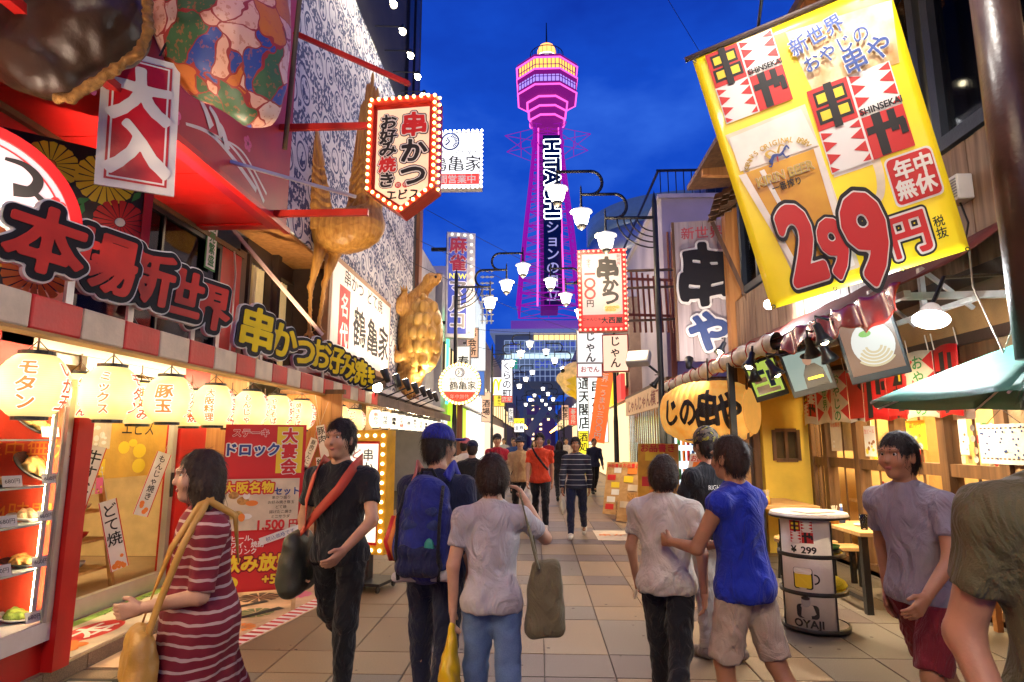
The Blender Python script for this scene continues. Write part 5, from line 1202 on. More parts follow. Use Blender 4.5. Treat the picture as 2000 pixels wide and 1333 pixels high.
# LED flood lamp facing the camera
p = at(1818, 625, 4.3); ld = thing('dome_flood_lamp', 'dazzling white dome flood lamp under the yellow banner', 'lamp', p)
q = Matrix.Translation(p) @ Vector((-.35, -.35, -1)).normalized().to_track_quat('Z', 'Y').to_matrix().to_4x4()
MB(q).lathe([(.04, -.12), (.05, -.11), (.085, -.04), (.115, .0), (.108, .0), (.08, -.035)], (0, 0, 0), 24, caps=False).build('shade', WHITE, ld, True)
MB(q).ball((0, 0, -.02), (.05, .05, .04), 14, 9).build('bulb', glow('led_hot', (.85, .98, 1), 40), ld, True); MB().tube([p + Vector((.05, .06, .1)), (p.x + .25, p.y + .2, p.z + .35), (XW, p.y + .5, p.z + .45)], .015, 6).build('arm', BLACK, ld)
lamp('POINT', p + Vector((-.06, -.06, -.12)), 75, (.92, .97, 1), ld, .06)
p = at(1502, 595, 8.6); l2 = thing('white_spot_lamp', 'small white spot lamp beside the lower left corner of the yellow banner', 'lamp', p)
MB().ball(p, .07, 12, 8).build('bulb', glow('spot_white', (.85, .9, 1), 22), l2, True); MB().tube([p, p + Vector((.3, .1, .1)), (XW, p.y + .1, p.z + .12)], .012, 6).build('arm', BLACK, l2); lamp('POINT', p + Vector((-.1, -.1, 0)), 70, (.9, .93, 1), l2, .06)
# ---- skewer logo (two by two blocks)
class RB(MB):
    def rect(s, x0, x1, y0, y1, z=0., M=None): return s.grid(lambda u, v: (x0 + (x1 - x0) * u, y0 + (y1 - y0) * v, z), 4, 4, M)
def kulogo(x, y, s):
    """local shapes of the block logo in a square of side s at x, y (lower left): list of (material, MB)"""
    h = s / 2; g = s * .012
    red = RB(); wht = RB(); blk = RB(); yel = RB(); tri = MB()
    wht.rect(x, x + s, y, y + s, .001)
    red.rect(x, x + h - g, y + h + g, y + s, .003); red.rect(x + h + g, x + s, y, y + h - g, .003)
    a, c_ = x, y + h                                             # kushi block
    blk.rect(a + h * .12, a + h * .88, c_ + h * .55, c_ + h * .90, .005); blk.rect(a + h * .08, a + h * .92, c_ + h * .15, c_ + h * .50, .005); blk.rect(a + h * .40, a + h * .60, c_ - h * .02, c_ + h * 1.02, .009)
    for u0, u1 in ((.18, .40), (.60, .82)): yel.rect(a + h * u0, a + h * u1, c_ + h * .62, c_ + h * .83, .007); yel.rect(a + h * (u0 - .02), a + h * (u1 + .02), c_ + h * .22, c_ + h * .43, .007)
    a, c_ = x + h, y                                             # ya block
    blk.rect(a + h * .06, a + h * .94, c_ + h * .55, c_ + h * .72, .005); blk.rect(a + h * .24, a + h * .46, c_ + h * .02, c_ + h * .98, .0055); blk.rect(a + h * .60, a + h * .78, c_ + h * .46, c_ + h * .95, .006); blk.rect(a + h * .80, a + h * .96, c_ + h * .34, c_ + h * .66, .0065)
    for a, c_ in ((x + h, y + h), (x, y)):                       # sunburst blocks
        for sx_, sy_ in ((0, 0), (1, 0), (0, 1), (1, 1)):
            X = lambda u: a + h * (u if sx_ == 0 else 1 - u); Y_ = lambda v: c_ + h * (v if sy_ == 0 else 1 - v)
            for P3 in (((.03, .48), (.03, .22), (.34, .36)), ((.03, .20), (.03, .02), (.30, .12)) if sy_ else ((.02, .18), (.02, .03), (.22, .05))): tri.flat([(X(u), Y_(v)) for u, v in (P3 if sx_ == sy_ else P3[::-1])], .003)
    return [(INKW, wht), (INKR, red), (INKR, tri), (INKY, yel), (INK, blk)]
# ---- big yellow banner
cpx = {'TL': (1352, 118), 'TR': (1733, -38), 'BL': (1507, 605), 'BR': (1893, 488)}
C3 = {'TL': at(*cpx['TL'], 4.45), 'TR': at(*cpx['TR'], 4.0), 'BL': at(*cpx['BL'], 4.55), 'BR': at(*cpx['BR'], 4.12)}
BW, BH = 1.46, 1.85
nb = (C3['BR'] - C3['BL']).cross(C3['TL'] - C3['BL']).normalized()
if nb.y > 0: nb = -nb
def bmap(x, y, z):
    u, v = x / BW, y / BH
    p = C3['BL'] * (1 - u) * (1 - v) + C3['BR'] * u * (1 - v) + C3['TL'] * (1 - u) * v + C3['TR'] * u * v
    return tuple(p + nb * (z + .016 * math.sin(u * 7 + v * 4) * (1 - v) + .003 * math.sin(u * 23 - v * 9) * (1.1 - v)))
def buv(px, py):
    A = np.array([cpx['BL'], cpx['BR'], cpx['TL'], cpx['TR']], float); u = v = .5
    for _ in range(12):
        f = (A[0] * (1 - u) * (1 - v) + A[1] * u * (1 - v) + A[2] * (1 - u) * v + A[3] * u * v) - np.array([px, py])
        du = (A[1] - A[0]) * (1 - v) + (A[3] - A[2]) * v; dv = (A[2] - A[0]) * (1 - u) + (A[3] - A[1]) * u
        s_ = np.linalg.solve(np.stack([du, dv], 1), f); u -= s_[0]; v -= s_[1]
    return u * BW, v * BH
bn = thing('price_banner', 'large yellow vinyl banner with beer glasses and big red price hanging over the street', 'banner', C3['BL'])
BYEL = mat('banner_yellow', (.80, .58, .012), .32, var=.12, sc_=2.5, bump=.09, bsc=4.5, coat=.2, emit=.14, ecol=(1, .72, .02))  # faint glow in the vinyl stands in for lamp light on it
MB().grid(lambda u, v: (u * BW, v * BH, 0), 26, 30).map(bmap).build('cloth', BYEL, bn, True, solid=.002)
def bflat(pts, z, m, nm='print', n=10):
    """polygon given in photo pixels, subdivided as a fan so that it follows the cloth"""
    q = [buv(*p) for p in pts]
    if len(q) == 4: mb = MB().grid(lambda u, v: (*[(q[0][k] * (1 - u) * (1 - v) + q[1][k] * u * (1 - v) + q[2][k] * u * v + q[3][k] * (1 - u) * v) for k in (0, 1)], z), n, n)
    else: mb = MB().flat(q, z)
    return mb.map(bmap).build(nm, m, bn, len(q) == 4)
FRY, t, b, E, P, xyz = base_mat('printed_fried_food', .5)
nf = E.noise(P, 5, 5); t.links.new(E.mix(E.m('MULTIPLY_ADD', nf, 3, -1), (.50, .25, .06), (.85, .70, .45)), b.inputs['Base Color'])
bflat([(1597, 178), (1760, 128), (1742, 2), (1543, 62)], .006, FRY, 'food_picture')
BEER, t, b, E, P, xyz = base_mat('printed_beer', .35)
nf = E.noise(P, 3, 4); t.links.new(E.mix(E.m('MULTIPLY_ADD', nf, 3.2, -1.1), (.60, .25, .004), (.78, .42, .02)), b.inputs['Base Color'])
FOAM = mat('printed_foam', (.86, .80, .70), .4, var=.1, bump=0); GLP = mat('printed_glass_edge', (.78, .66, .48), .35, var=.2, bump=0)
bflat([(1567, 562), (1690, 520), (1583, 206), (1420, 270)], .006, GLP, 'printed_glass')
bflat([(1583, 545), (1672, 515), (1612, 290), (1452, 347)], .009, BEER, 'printed_beer')
bflat([(1450, 342), (1610, 287), (1575, 215), (1428, 276)], .011, FOAM, 'printed_foam')
for q_ in (((1574, 556), (1584, 552), (1462, 345), (1446, 350)), ((1668, 522), (1680, 517), (1612, 290), (1600, 294)), ((1600, 535), (1606, 533), (1500, 336), (1490, 340))): bflat(list(q_), .0125, FOAM, 'printed_glint')
mg = [buv(*p) for p in ((1715, 305), (1728, 345), (1728, 385), (1705, 410))]
stroke(MB(), mg, .06, .05, .006).map(bmap).build('printed_mug_handle', GLP, bn); bflat([(1640, 350), (1715, 325), (1700, 300), (1640, 320)], .006, FOAM, 'printed_foam')
for (x0, y0), (x1, y1) in ((buv(1423, 248), buv(1537, 65)), (buv(1636, 345), buv(1765, 137))):
    s_ = (x1 - x0 + y1 - y0) / 2
    for m, mb in kulogo(x0, y0, s_): mb.map(lambda x, y, z: bmap(x, y, z + .012)).build('block_logo', m, bn)
    T(MB(), 'SHINSEKAI', x0 + s_ * .76, y0 + s_ * .55, s_ * .105, .022, off=.03).map(bmap).build('lettering', INK, bn)
def btext(s, px, py, size, m, off=.02, o1=None, mid=INKW, outer=INK, roll=0, z=.03, **kw):
    x, y = buv(px, py); L = Matrix.Translation((x, y, 0)) @ Matrix.Rotation(R(roll), 4, 'Z')
    for o_, mm, zz in ((o1, outer, z), (o1 * .62 if o1 else None, mid, z + .004), (off, m, z + .008)):
        if o_ is not None and mm: T(MB(L), s, 0, 0, size, zz, off=o_, run=2, **kw).map(bmap).build('lettering', mm, bn)
btext('新世界', 1602, 72, .135, INKB, .012, .07, outer=None, roll=10); btext('おやじの', 1640, 100, .125, INKB, .01, .07, outer=None, roll=10); btext('串や', 1698, 112, .18, INKB, .012, .07, outer=None, roll=8)
rb = [buv(*p) for p in ((1745, 330), (1752, 395), (1835, 372), (1826, 305))]
c0 = np.mean(rb, 0)
def rrect(x, y, w_, h_, r, n=5): return [(x + sx_ * (w_ - r) + r * math.cos(R(a)), y + sy_ * (h_ - r) + r * math.sin(R(a))) for sx_, sy_, a0 in ((1, 1, 0), (-1, 1, 90), (-1, -1, 180), (1, -1, 270)) for a in np.linspace(a0, a0 + 90, n)]
MB().flat(rrect(c0[0], c0[1], .165, .165, .04), .012).map(bmap).build('white_label_edge', INKW, bn); MB().flat(rrect(c0[0], c0[1], .152, .152, .035), .015).map(bmap).build('red_label', INKR, bn)
btext('年中', 1788, 330, .135, INKW, .035, z=.012); btext('無休', 1794, 368, .135, INKW, .035, z=.012)
for s, px, py, sz, sx_ in (('2', 1568, 473, .72, .74), ('9', 1637, 482, .53, .76), ('9', 1699, 460, .80, .74), ('円', 1780, 458, .29, 1)): btext(s, px, py, sz, INKR, .045 if s != '円' else .03, .095 if s != '円' else .13, res=40, sx=sx_, z=.03 + .015 * (s != '2') + .012 * (sz > .75))
x, y = buv(1832, 425); T(MB(), '(税抜)', x, y, .07, .02, True, .015).map(bmap).build('lettering', INK, bn) if False else T(MB(), '税抜', x, y, .075, .02, True, .015).map(bmap).build('lettering', INK, bn)
GLD = mat('printed_gold', (.55, .36, .06), .4, bump=0)
for i, ch in enumerate("KIRIN'S ORIGINAL BREW"):
    if ch == ' ': continue
    a = R(172 - i * 7.6); cx_, cy_ = buv(1530, 318); L = Matrix.Translation((cx_ + .25 * math.cos(a), cy_ + .125 * math.sin(a), 0)) @ Matrix.Rotation(a - R(90), 4, 'Z')
    T(MB(L), ch, 0, 0, .052, .022, off=.02).map(bmap).build('lettering', GLD, bn)
btext('KIRIN BEER', 1541, 344, .088, GLD, .03, .09, outer=None, z=.02); btext('一番搾り', 1546, 365, .058, INK, .02, z=.016)
cx_, cy_ = buv(1531, 312)
for pts, w0, w1, m in ((((-.12, -.03), (-.06, .03), (.02, .02), (.08, .06)), .05, .02, INKB), (((.08, .06), (.12, .09), (.14, .05)), .03, .015, INKB), (((-.09, -.02), (-.12, -.07), (-.15, -.06)), .02, .01, INKB), (((.05, .03), (.08, -.03), (.12, -.02)), .02, .01, INKB), (((-.02, .02), (-.03, -.05)), .02, .01, INKR), (((-.10, .02), (-.14, .08), (-.08, .10), (-.02, .05)), .04, .01, GLD), (((0, .05), (.05, .12), (.1, .1)), .03, .01, GLD)):
    stroke(MB(), [(cx_ + a * .62, cy_ + c_ * .62) for a, c_ in pts], w0 * .6, w1 * .6, .022, n=6).map(bmap).build('beast_emblem', m, bn)
MB().cyl(at(1338, 118, 4.46), at(1800, -75, 3.92), .022, n=10).build('pole', BROWN, bn)
for px, py, Y in ((1356, 122, 4.44), (1470, 75, 4.33), (1592, 25, 4.2), (1510, 600, 4.54), (1630, 565, 4.4), (1762, 528, 4.25), (1888, 488, 4.1)):
    c_ = at(px, py, Y - .01); MB(frame(c_, -8)).flat(fan(0, 0, .008, .016, 0, 359, 12), .012).build('grommet', DKSTEEL, bn)
MB().tube([at(1893, 488, 4.12), at(1900, 560, 4.0), at(1960, 690, 3.9), at(1990, 600, 3.8)], .006, 5).build('chain', mat('chain_steel', (.3, .25, .2), .4, metal=.8), bn)
for k, (px, Y) in enumerate(((1480, 4.3), (1690, 4.0))):  # lamps added out of view to brighten the banner print
    a_ = at(px, 60 if k == 0 else -20, Y); b_ = a_ + Vector((-.05, -.75, .42)); aim_ = at(px + 110, 330, Y + .1)
    d_ = (aim_ - b_).normalized(); sl = thing('added_sign_lamp', ('left' if k == 0 else 'right') + ' added gooseneck lamp on the pole of the yellow banner', 'lamp', b_)
    MB().tube([a_, a_ + Vector((0, -.2, .3)), a_ + Vector((-.02, -.5, .5)), b_], .012, 6).build('arm', BLACK, sl, True)
    MB().cyl(b_ - d_ * .12, b_, .04, .085, 14).build('shade', BLACK, sl, True); MB().cyl(b_ + d_ * .001, b_ + d_ * .005, .07, n=14).build('lens', FLD, sl)
    lamp('SPOT', b_ + d_ * .02, 52, (1, .94, .84), sl, .05, aim_, 120)
# ---- dark pole close to the camera at the upper right
pp = thing('dark_pipe', 'thick dark brown steel pipe leaning at the right edge of the street', 'pipe', at(2010, 700, 3.4))
MB().cyl(at(1925, -120, 3.4), at(2035, 700, 3.4), .115, n=20).build('pipe', mat('brown_pipe', (.06, .03, .02), .35, var=.3), pp, True)
# ---- giant lantern
gl_c = at(1386, 806, 9.5); gt = thing('giant_lantern', 'giant worn orange barrel lantern with black brush characters under the right awning', 'lantern', gl_c)
GLM, t, b, E, P, xyz = base_mat('worn_lantern_paper', .8)
nf = E.noise(P, 4, 6); cr_ = N(t, 'ShaderNodeValToRGB'); cr_.color_ramp.elements[0].position = .3; cr_.color_ramp.elements[1].position = .68; cr_.color_ramp.elements[0].color = (.85, .34, .04, 1); cr_.color_ramp.elements[1].color = (1, .58, .14, 1)
t.links.new(nf, cr_.inputs[0]); t.links.new(cr_.outputs[0], b.inputs['Base Color']); t.links.new(cr_.outputs[0], b.inputs['Emission Color']); b.inputs['Emission Strength'].default_value = .26
ga = R(-38)   # axis direction in plan: near end to the right
axd = Vector((math.cos(ga), math.sin(ga), 0)); nrm = Vector((axd.y, -axd.x, 0)); 
Lh, gr = .62, .47
def glr(t_): return gr * (1 - abs(t_) ** 3.2 * .30)
def gmap(s_, ang, lift=0.): r = glr(s_ / Lh) * (1 + .018 * abs(math.cos(s_ * 34))) + lift; return gl_c + axd * s_ + (nrm * math.cos(ang) + Vector((0, 0, 1)) * math.sin(ang)) * r
MB().grid(lambda u, v: tuple(gmap((2 * u - 1) * Lh, 2 * math.pi * v)), 120, 40).build('paper_shade', GLM, gt, True)
for sgn in (-1, 1): MB().cyl(gl_c + axd * sgn * Lh * .99, gl_c + axd * sgn * (Lh + .03), glr(1) * 1.0, n=24).build('end_cap', mat('lantern_cap', (.5, .2, .03), .7, emit=.3, ecol=(1, .5, .1)), gt)
for i, s in enumerate('じの串や'):
    T(MB(), s, (-.42 + i * .29), 0, .62 if i > 1 else .46, .0, off=.04, sx=.60, warp=.03, run=3).map(lambda x, y, z: tuple(gmap(x, y / gr, .014))).build('lettering', LBLK, gt, True)
MB().tube([gl_c + Vector((0, 0, gr)), gl_c + Vector((0, 0, gr + .35))], .012, 6).build('chain', DKSTEEL, gt)
for a in (-.4, .4): MB().bar(gl_c + axd * .60 + nrm * a * .3 + Vector((0, 0, -.4)), gl_c + axd * .62 + nrm * a * .3 + Vector((0, 0, .4)), .03).build('bracket', WOODD, gt)
# ---- noren cloths
for i in range(8):
    y1 = 9.2 - i * .43; y0 = y1 - .42; Xn = 3.86
    nt2 = thing('noren_cloth', ORD[i] + ' printed cloth of the hanging row from its far end above the doors', 'cloth', (Xn, y0, 2.4), 'printed cloths hanging above the restaurant doors')
    def nm_(x, y, z): return (Xn - z - .03 * math.sin((x + i * .42) * 8) * (1 - y * .5) - .012, y1 - x, 1.80 + y + .025 * math.sin(x * 7.4))
    W2_, H2_ = .42, .66
    MB().grid(lambda u, v: (W2_ * u, H2_ * v, 0), 14, 8).map(nm_).build('cloth', CREAM if i in (1, 2, 6) else (RED2 if i not in (0, 3) else WHITE), nt2, True, solid=.003)
    if i in (0,):
        for m, mb in kulogo(.03, .10, .36): mb.map(nm_).build('print', m, nt2)
        T(MB(), '新世界', .21, .52, .1, .004).map(nm_).build('lettering', INKG, nt2)
    elif i in (1, 2, 6):
        mb = MB()
        for sx_ in (0, 1):
            for c_ in (.14, .36, .56): mb.flat([(sx_ * .42, c_ + .1), (sx_ * .42, c_ - .1), (.15 if sx_ == 0 else .27, c_)][::(1 if sx_ else -1)], .004)
        mb.map(nm_).build('print', INKR, nt2); T(MB(), '新世界' if i == 1 else 'おやじの', .21, .62, .155, .007, True, .015).map(nm_).build('lettering', INKG, nt2)
    elif i in (3, 5):
        mb = MB().rect(.0, .42, .05, .62, .002); mb.map(nm_).build('print', INKR, nt2)
        mb = MB().rect(.04, .38, .36, .58, .004).rect(.04, .38, .08, .32, .004); mb.map(nm_).build('print', INK, nt2)
        mb = MB()
        for a, c_ in ((.07, .18), (.24, .35)): mb.rect(a, c_, .39, .55, .006); mb.rect(a, c_, .11, .29, .006)
        mb.map(nm_).build('print', INKY, nt2); MB().rect(.175, .245, .0, .66, .009).map(nm_).build('print', INK, nt2)
    else:
        mb = MB().rect(.02, .40, .34, .44, .004).rect(.10, .19, .02, .60, .005).rect(.26, .33, .28, .58, .0055); mb.map(nm_).build('print', INK, nt2)
    MB().tube([(Xn, y1 - .04, 2.46), (Xn - .02, y1 - .04, 2.62)], .006, 5).tube([(Xn, y1 - .38, 2.46), (Xn - .02, y1 - .38, 2.62)], .006, 5).build('tie', CREAM, nt2)
# ---- monitors
def scr(nm, c, e_):
    m = glow(nm, c, e_); b = m.node_tree.nodes['Principled BSDF']; b.inputs['Base Color'].default_value = (.01, .01, .01, 1); b.inputs['Roughness'].default_value = .25; return m
def monitor(px, py, Y, w_, h_, a, roll, label, kind):
    p = at(px, py, Y); M = frame(p, a, 16, roll); t = thing('monitor', label, 'television', p, 'monitors hung under the right awning')
    MB(M).box(-w_ / 2 - .03, w_ / 2 + .03, -h_ / 2 - .07, h_ / 2 + .03, -.08, 0).build('case', BLACK, t, bevel=.01)
    bgm = {'man': scr('screen_grey', (.36, .46, .40), .45), 'udon': scr('screen_tan', (.34, .17, .10), .45), 'menu': scr('screen_green', (.42, .55, .08), .55)}[kind]
    MB(M).rect(-w_ / 2, w_ / 2, -h_ / 2, h_ / 2, .003).build('screen', bgm, t)
    if kind == 'man':
        MB(M).flat([(-.06, -h_ / 2), (.17, -h_ / 2), (.15, -.02), (.09, .05), (.0, .05), (-.05, -.05)], .006).build('figure_body', INK, t); MB(M).disc(.03, .10, .045, .007, 14, .06).build('figure_head', scr('screen_skin', (.5, .26, .16), .5), t); MB(M).disc(.02, .145, .045, .009, 14, .03).build('figure_hair', INK, t)
        T(MB(M), 'BANZZLE', .06, -.1, .05, .008).build('lettering', glow('screen_yellow', (.7, .6, .1), .6), t) if False else MB(M).rect(-.02, .13, -.115, -.09, .008).build('figure_print', INKY, t)
    elif kind == 'udon':
        MB(M).disc(.02, .0, .17, .005, 26, .2).build('bowl', scr('screen_white', (.8, .78, .72), .55), t)
        for k in range(5): MB(M).flat(fan(.02, -.02, .05 + .03 * k, .07 + .03 * k, 180 + 10 * k, 350 - 8 * k, 14), .007 + .001 * k).build('noodle', scr('screen_cream', (.75, .6, .35), .5), t)
        MB(M).disc(-.02, .1, .05, .013, 12, .03).build('herbs', scr('screen_leaf', (.2, .45, .05), .6), t)
    else:
        for k in range(3): MB(M).rect(-w_ * .4, w_ * .05, .05 - .1 * k, .11 - .1 * k, .005).build('menu_block', (INKB, INKW, WHITE)[k], t)
        MB(M).rect(w_ * .1, w_ * .28, -h_ * .3, h_ * .2, .005).build('figure_body', INKB, t); MB(M).rect(-w_ * .4, w_ * .4, -h_ * .46, -h_ * .34, .005).build('caption_bar', INKW, t)
    MB(M).bar((0, h_ * .4, -.08), (0, h_ * .75, -.15), .04).build('bracket', DKSTEEL, t)
monitor(1494, 738, 7.9, .34, .42, -22, 16, 'small tilted monitor with green menu screen nearest the giant lantern', 'menu')
monitor(1576, 722, 6.7, .38, .40, -25, 14, 'tilted monitor showing a figure in dark clothes on grey', 'man')
monitor(1700, 672, 5.6, .42, .52, -25, 12, 'largest tilted monitor showing a bowl of noodles', 'udon')
# ---- drum table
dr = atz(1543, 1193, 0); dr = Vector((2.36, 5.72, 0)); dt = thing('drum_table', 'white cut-out drum table with block logo and beer mug print', 'table', dr)
DWH = mat('white_enamel', (.66, .62, .60), .3, var=.1, coat=.3); rr0, dh = .26, .93
BLKR = mat('black_rubber', (.015, .015, .015), .5)
av = math.degrees(math.atan2(-dr.y, -dr.x))        # towards the camera
A0, A1 = av - 62, av + 38
def ring_sheet(a0, a1, z0, z1, r=rr0, n=20): return MB().grid(lambda u, v: (dr.x + r * math.cos(R(a0 + (a1 - a0) * u)), dr.y + r * math.sin(R(a0 + (a1 - a0) * u)), z0 + (z1 - z0) * v), n, 1)
ring_sheet(A0, A1, .03, dh).build('shell', DWH, dt, True, solid=.006)
ring_sheet(A1 + 100, A1 + 190, .03, dh).build('shell', DWH, dt, True, solid=.006)
for i, z in enumerate((.03, .32, .62)):
    MB().lathe([(0, z), (rr0 - .01, z), (rr0 - .01, z + .02), (0, z + .02)], dr, 30, caps=False).build('shelf', mat('yellow_edge', (.55, .40, .03), .4) if i else DWH, dt)
    MB().lathe([(rr0 - .008, z - .015), (rr0 + .012, z - .01), (rr0 + .012, z + .02), (rr0 - .008, z + .025)], dr, 30, caps=False).build('rim', BLKR, dt, True)
    for a in (A0, A1): MB().tube([(dr.x + (rr0 + .002) * math.cos(R(a)), dr.y + (rr0 + .002) * math.sin(R(a)), q_) for q_ in (z + .02, z + .29)], .009, 6).build('edge_trim', BLKR, dt)
MB().lathe([(0, dh), (rr0 + .05, dh), (rr0 + .06, dh + .02), (rr0 + .05, dh + .04), (0, dh + .04)], dr, 34, caps=False).build('top', DWH, dt); MB().lathe([(rr0 + .045, dh - .005), (rr0 + .066, dh + .0), (rr0 + .066, dh + .014), (rr0 + .045, dh + .012)], dr, 34, caps=False).build('rim', BLKR, dt)
am = av - 12
def dmap(x, y, z): a = R(am) + x / rr0; r = rr0 + .006 + z; return (dr.x + r * math.cos(a), dr.y + r * math.sin(a), y)
for m, mb in kulogo(-.10, .735, .18): mb.map(dmap).build('block_logo', m, dt)
T(MB(), '¥299', 0, .683, .075, .003, off=.03, sx=1.05).map(dmap).build('lettering', INK, dt)
MB().flat(rrect(-.02, .45, .075, .085, .02), .003).map(dmap).build('mug_outline', INK, dt); MB().flat(rrect(-.02, .435, .064, .06, .015), .005).map(dmap).build('mug_beer', INKY, dt); MB().flat(rrect(-.02, .51, .07, .025, .02), .006).map(dmap).build('mug_foam', INKW, dt); MB().flat(fan(.065, .45, .03, .042, -90, 90, 10), .004).map(dmap).build('mug_handle', INK, dt)
MB().flat(rrect(-.0, .19, .085, .055, .03), .003).map(dmap).build('figure_coat', INK, dt); MB().disc(-.01, .265, .035, .004, 14, .042).map(dmap).build('figure_face', GREYW, dt); MB().disc(-.01, .295, .034, .006, 12, .016).map(dmap).build('figure_hair', INK, dt)
T(MB(), 'OYAJI', 0, .098, .085, .003, off=.03, sx=1.05).map(dmap).build('lettering', INK, dt)
bg_ = thing('net_bag', 'bright yellow net bag inside the middle shelf of the drum', 'bag', dr + Vector((.1, -.05, .34)))
f = Field().ell((dr.x + .10, dr.y - .12, .40), (.11, .08, .06), .03).ell((dr.x + .17, dr.y - .1, .375), (.07, .06, .04), .03).noise(.006, 60, 2); organic('net', [(f, .01)], mat('yellow_net', (.72, .62, .02), .5, bump=.3, bsc=120), bg_)
tr = thing('ashtray_stack', 'green and black ashtrays on the upper shelf of the drum', 'ashtray', dr + Vector((.1, -.05, .64)))
for k in range(2): MB().lathe([(.07, .642 + k * .035), (.085, .67 + k * .035), (.075, .67 + k * .035), (.06, .652 + k * .035)], (dr.x + .12, dr.y - .1, 0), 18).build('ashtray', (BLACK, INKG)[k], tr, True)
mn = thing('menu_sheet', 'laminated menu lying on the drum table top', 'menu', dr + Vector((0, 0, dh + .04))); Mm = Matrix.Translation(dr + Vector((.02, -.05, dh + .042))) @ Matrix.Rotation(R(20), 4, 'Z'); MB(Mm).box(-.15, .15, -.1, .1, 0, .004).build('sheet', GREYW, mn); MB(Mm).rect(-.13, .13, -.085, .085, .006).build('print', CREAM, mn)
# ---- tables, benches, table ware
def table(label, x0, x1, y0, y1, h):
    t = thing('dining_table', label, 'table', ((x0 + x1) / 2, (y0 + y1) / 2, 0)); MB().box(x0, x1, y0, y1, h - .04, h).build('top', WOODT, t, bevel=.006)
    for a in (x0 + .06, x1 - .06):
        for c_ in (y0 + .08, y1 - .08): MB().box(a - .03, a + .03, c_ - .03, c_ + .03, 0, h - .04).build('leg', BLACK, t)
        MB().box(a - .02, a + .02, y0 + .11, y1 - .11, .1, .14).build('stretcher', BLACK, t)
    return t
def bench(label, x0, x1, y0, y1, h, m=WOODT):
    t = thing('bench', label, 'bench', ((x0 + x1) / 2, (y0 + y1) / 2, 0)); MB().box(x0, x1, y0, y1, h - .04, h).build('seat', m, t, bevel=.006)
    for a in (x0 + .05, x1 - .05):
        for c_ in (y0 + .06, y1 - .06): MB().box(a - .025, a + .025, c_ - .025, c_ + .025, 0, h - .04).build('leg', BLACK if m is WOODT else m, t)
table('near dining table with glasses outside the skewer restaurant', 2.98, 3.68, 6.1, 7.0, .74); table('far dining table beside the yellow wall with skewer holder', 2.75, 3.5, 8.1, 9.2, .78)
bench('low bench beyond the near dining table', 2.85, 3.6, 7.25, 7.55, .42); bench('reddish bench at the right end of the near dining table', 3.3, 3.9, 5.45, 5.75, .45, WOODO); bench('low bench beside the far dining table', 2.85, 3.5, 7.7, 7.95, .42)
def holder(c, label):
    t = thing('skewer_holder', label, 'holder', c); MB().lathe([(.04, 0), (.042, .10), (.036, .10), (.034, .01)], c, 14).build('cup', WOODY, t, True)
    for k in range(12): MB().cyl((c[0] + rg.uniform(-.02, .02), c[1] + rg.uniform(-.02, .02), c[2] + .02), (c[0] + rg.uniform(-.04, .04), c[1] + rg.uniform(-.04, .04), c[2] + .18), .003, n=5).build('skewer', CREAM, t)
holder((2.92, 8.3, .78), 'wooden cup of skewers on the far dining table'); holder((3.05, 6.75, .74), 'wooden cup of skewers on the near dining table')
for k, (x, y) in enumerate(((3.12, 6.30), (3.30, 6.42), (3.40, 6.32))):
    t = thing('drinking_glass', ORD[k] + ' empty drinking glass from the left on the near table', 'glass', (x, y, .74), 'glasses on the near table'); MB().lathe([(.032, 0), (.036, .14), (.032, .14), (.028, .015)], (x, y, .742), 14).build('glass', glass('tumbler', (.9, .9, .9), .4), t, True)
bt = thing('sauce_bottle', 'small sauce bottle with white cap on the near table', 'bottle', (3.15, 6.8, .74)); MB().lathe([(.03, 0), (.03, .1), (.012, .14), (.012, .16)], (3.15, 6.8, .742), 12).build('bottle', INKB, bt, True); MB().lathe([(.014, .16), (.014, .19)], (3.15, 6.8, .742), 10).build('cap', INKW, bt)
pl = thing('plate', 'white plate left on the near dining table', 'plate', (3.2, 6.5, .74)); MB().lathe([(.05, 0), (.1, .015), (.095, .018), (.05, .006)], (3.25, 6.55, .742), 20).build('dish', WHITE, pl, True)
p = atx(1884, 372, XW - .02); spk = thing('wall_speaker', 'small white louvred speaker box on the plank siding right of the banner', 'speaker', p); M = frame((XW - .012, p.y, p.z), -90)
MB(M).box(-.10, .10, -.11, .11, 0, .13).build('case', WHITE, spk, bevel=.012)
for k in range(7): MB(M).box(-.085, .085, -.085 + k * .025, -.072 + k * .025, .13, .137).build('louvre', GREYW, spk)
MB().tube([p + Vector((-.05, 0, -.1)), p + Vector((-.03, -.04, -.3)), p + Vector((-.02, .03, -.42)), p + Vector((-.03, -.05, -.5))], .008, 5).build('cable', BLACK, spk)
for k, (px, py, w_, h_, m_, tx_) in enumerate(((1633, 850, .30, .42, CREAM, 'お品書き'), (1700, 862, .26, .36, WHITE, '生ビール'), (1790, 850, .34, .30, INKY, '串かつ'), (1880, 835, .12, .5, WHITE, '営業中'))):
    pp_ = atx(px, py, XD - .05); dpz = thing('door_notice', ORD[k] + ' paper notice from the left on the restaurant doors', 'notice', pp_); poster(dpz, frame((XD - .05, pp_.y, pp_.z), -90), w_, h_, m_, 80 + k, ((tx_, 0, .32, w_ * .22),), INKR)
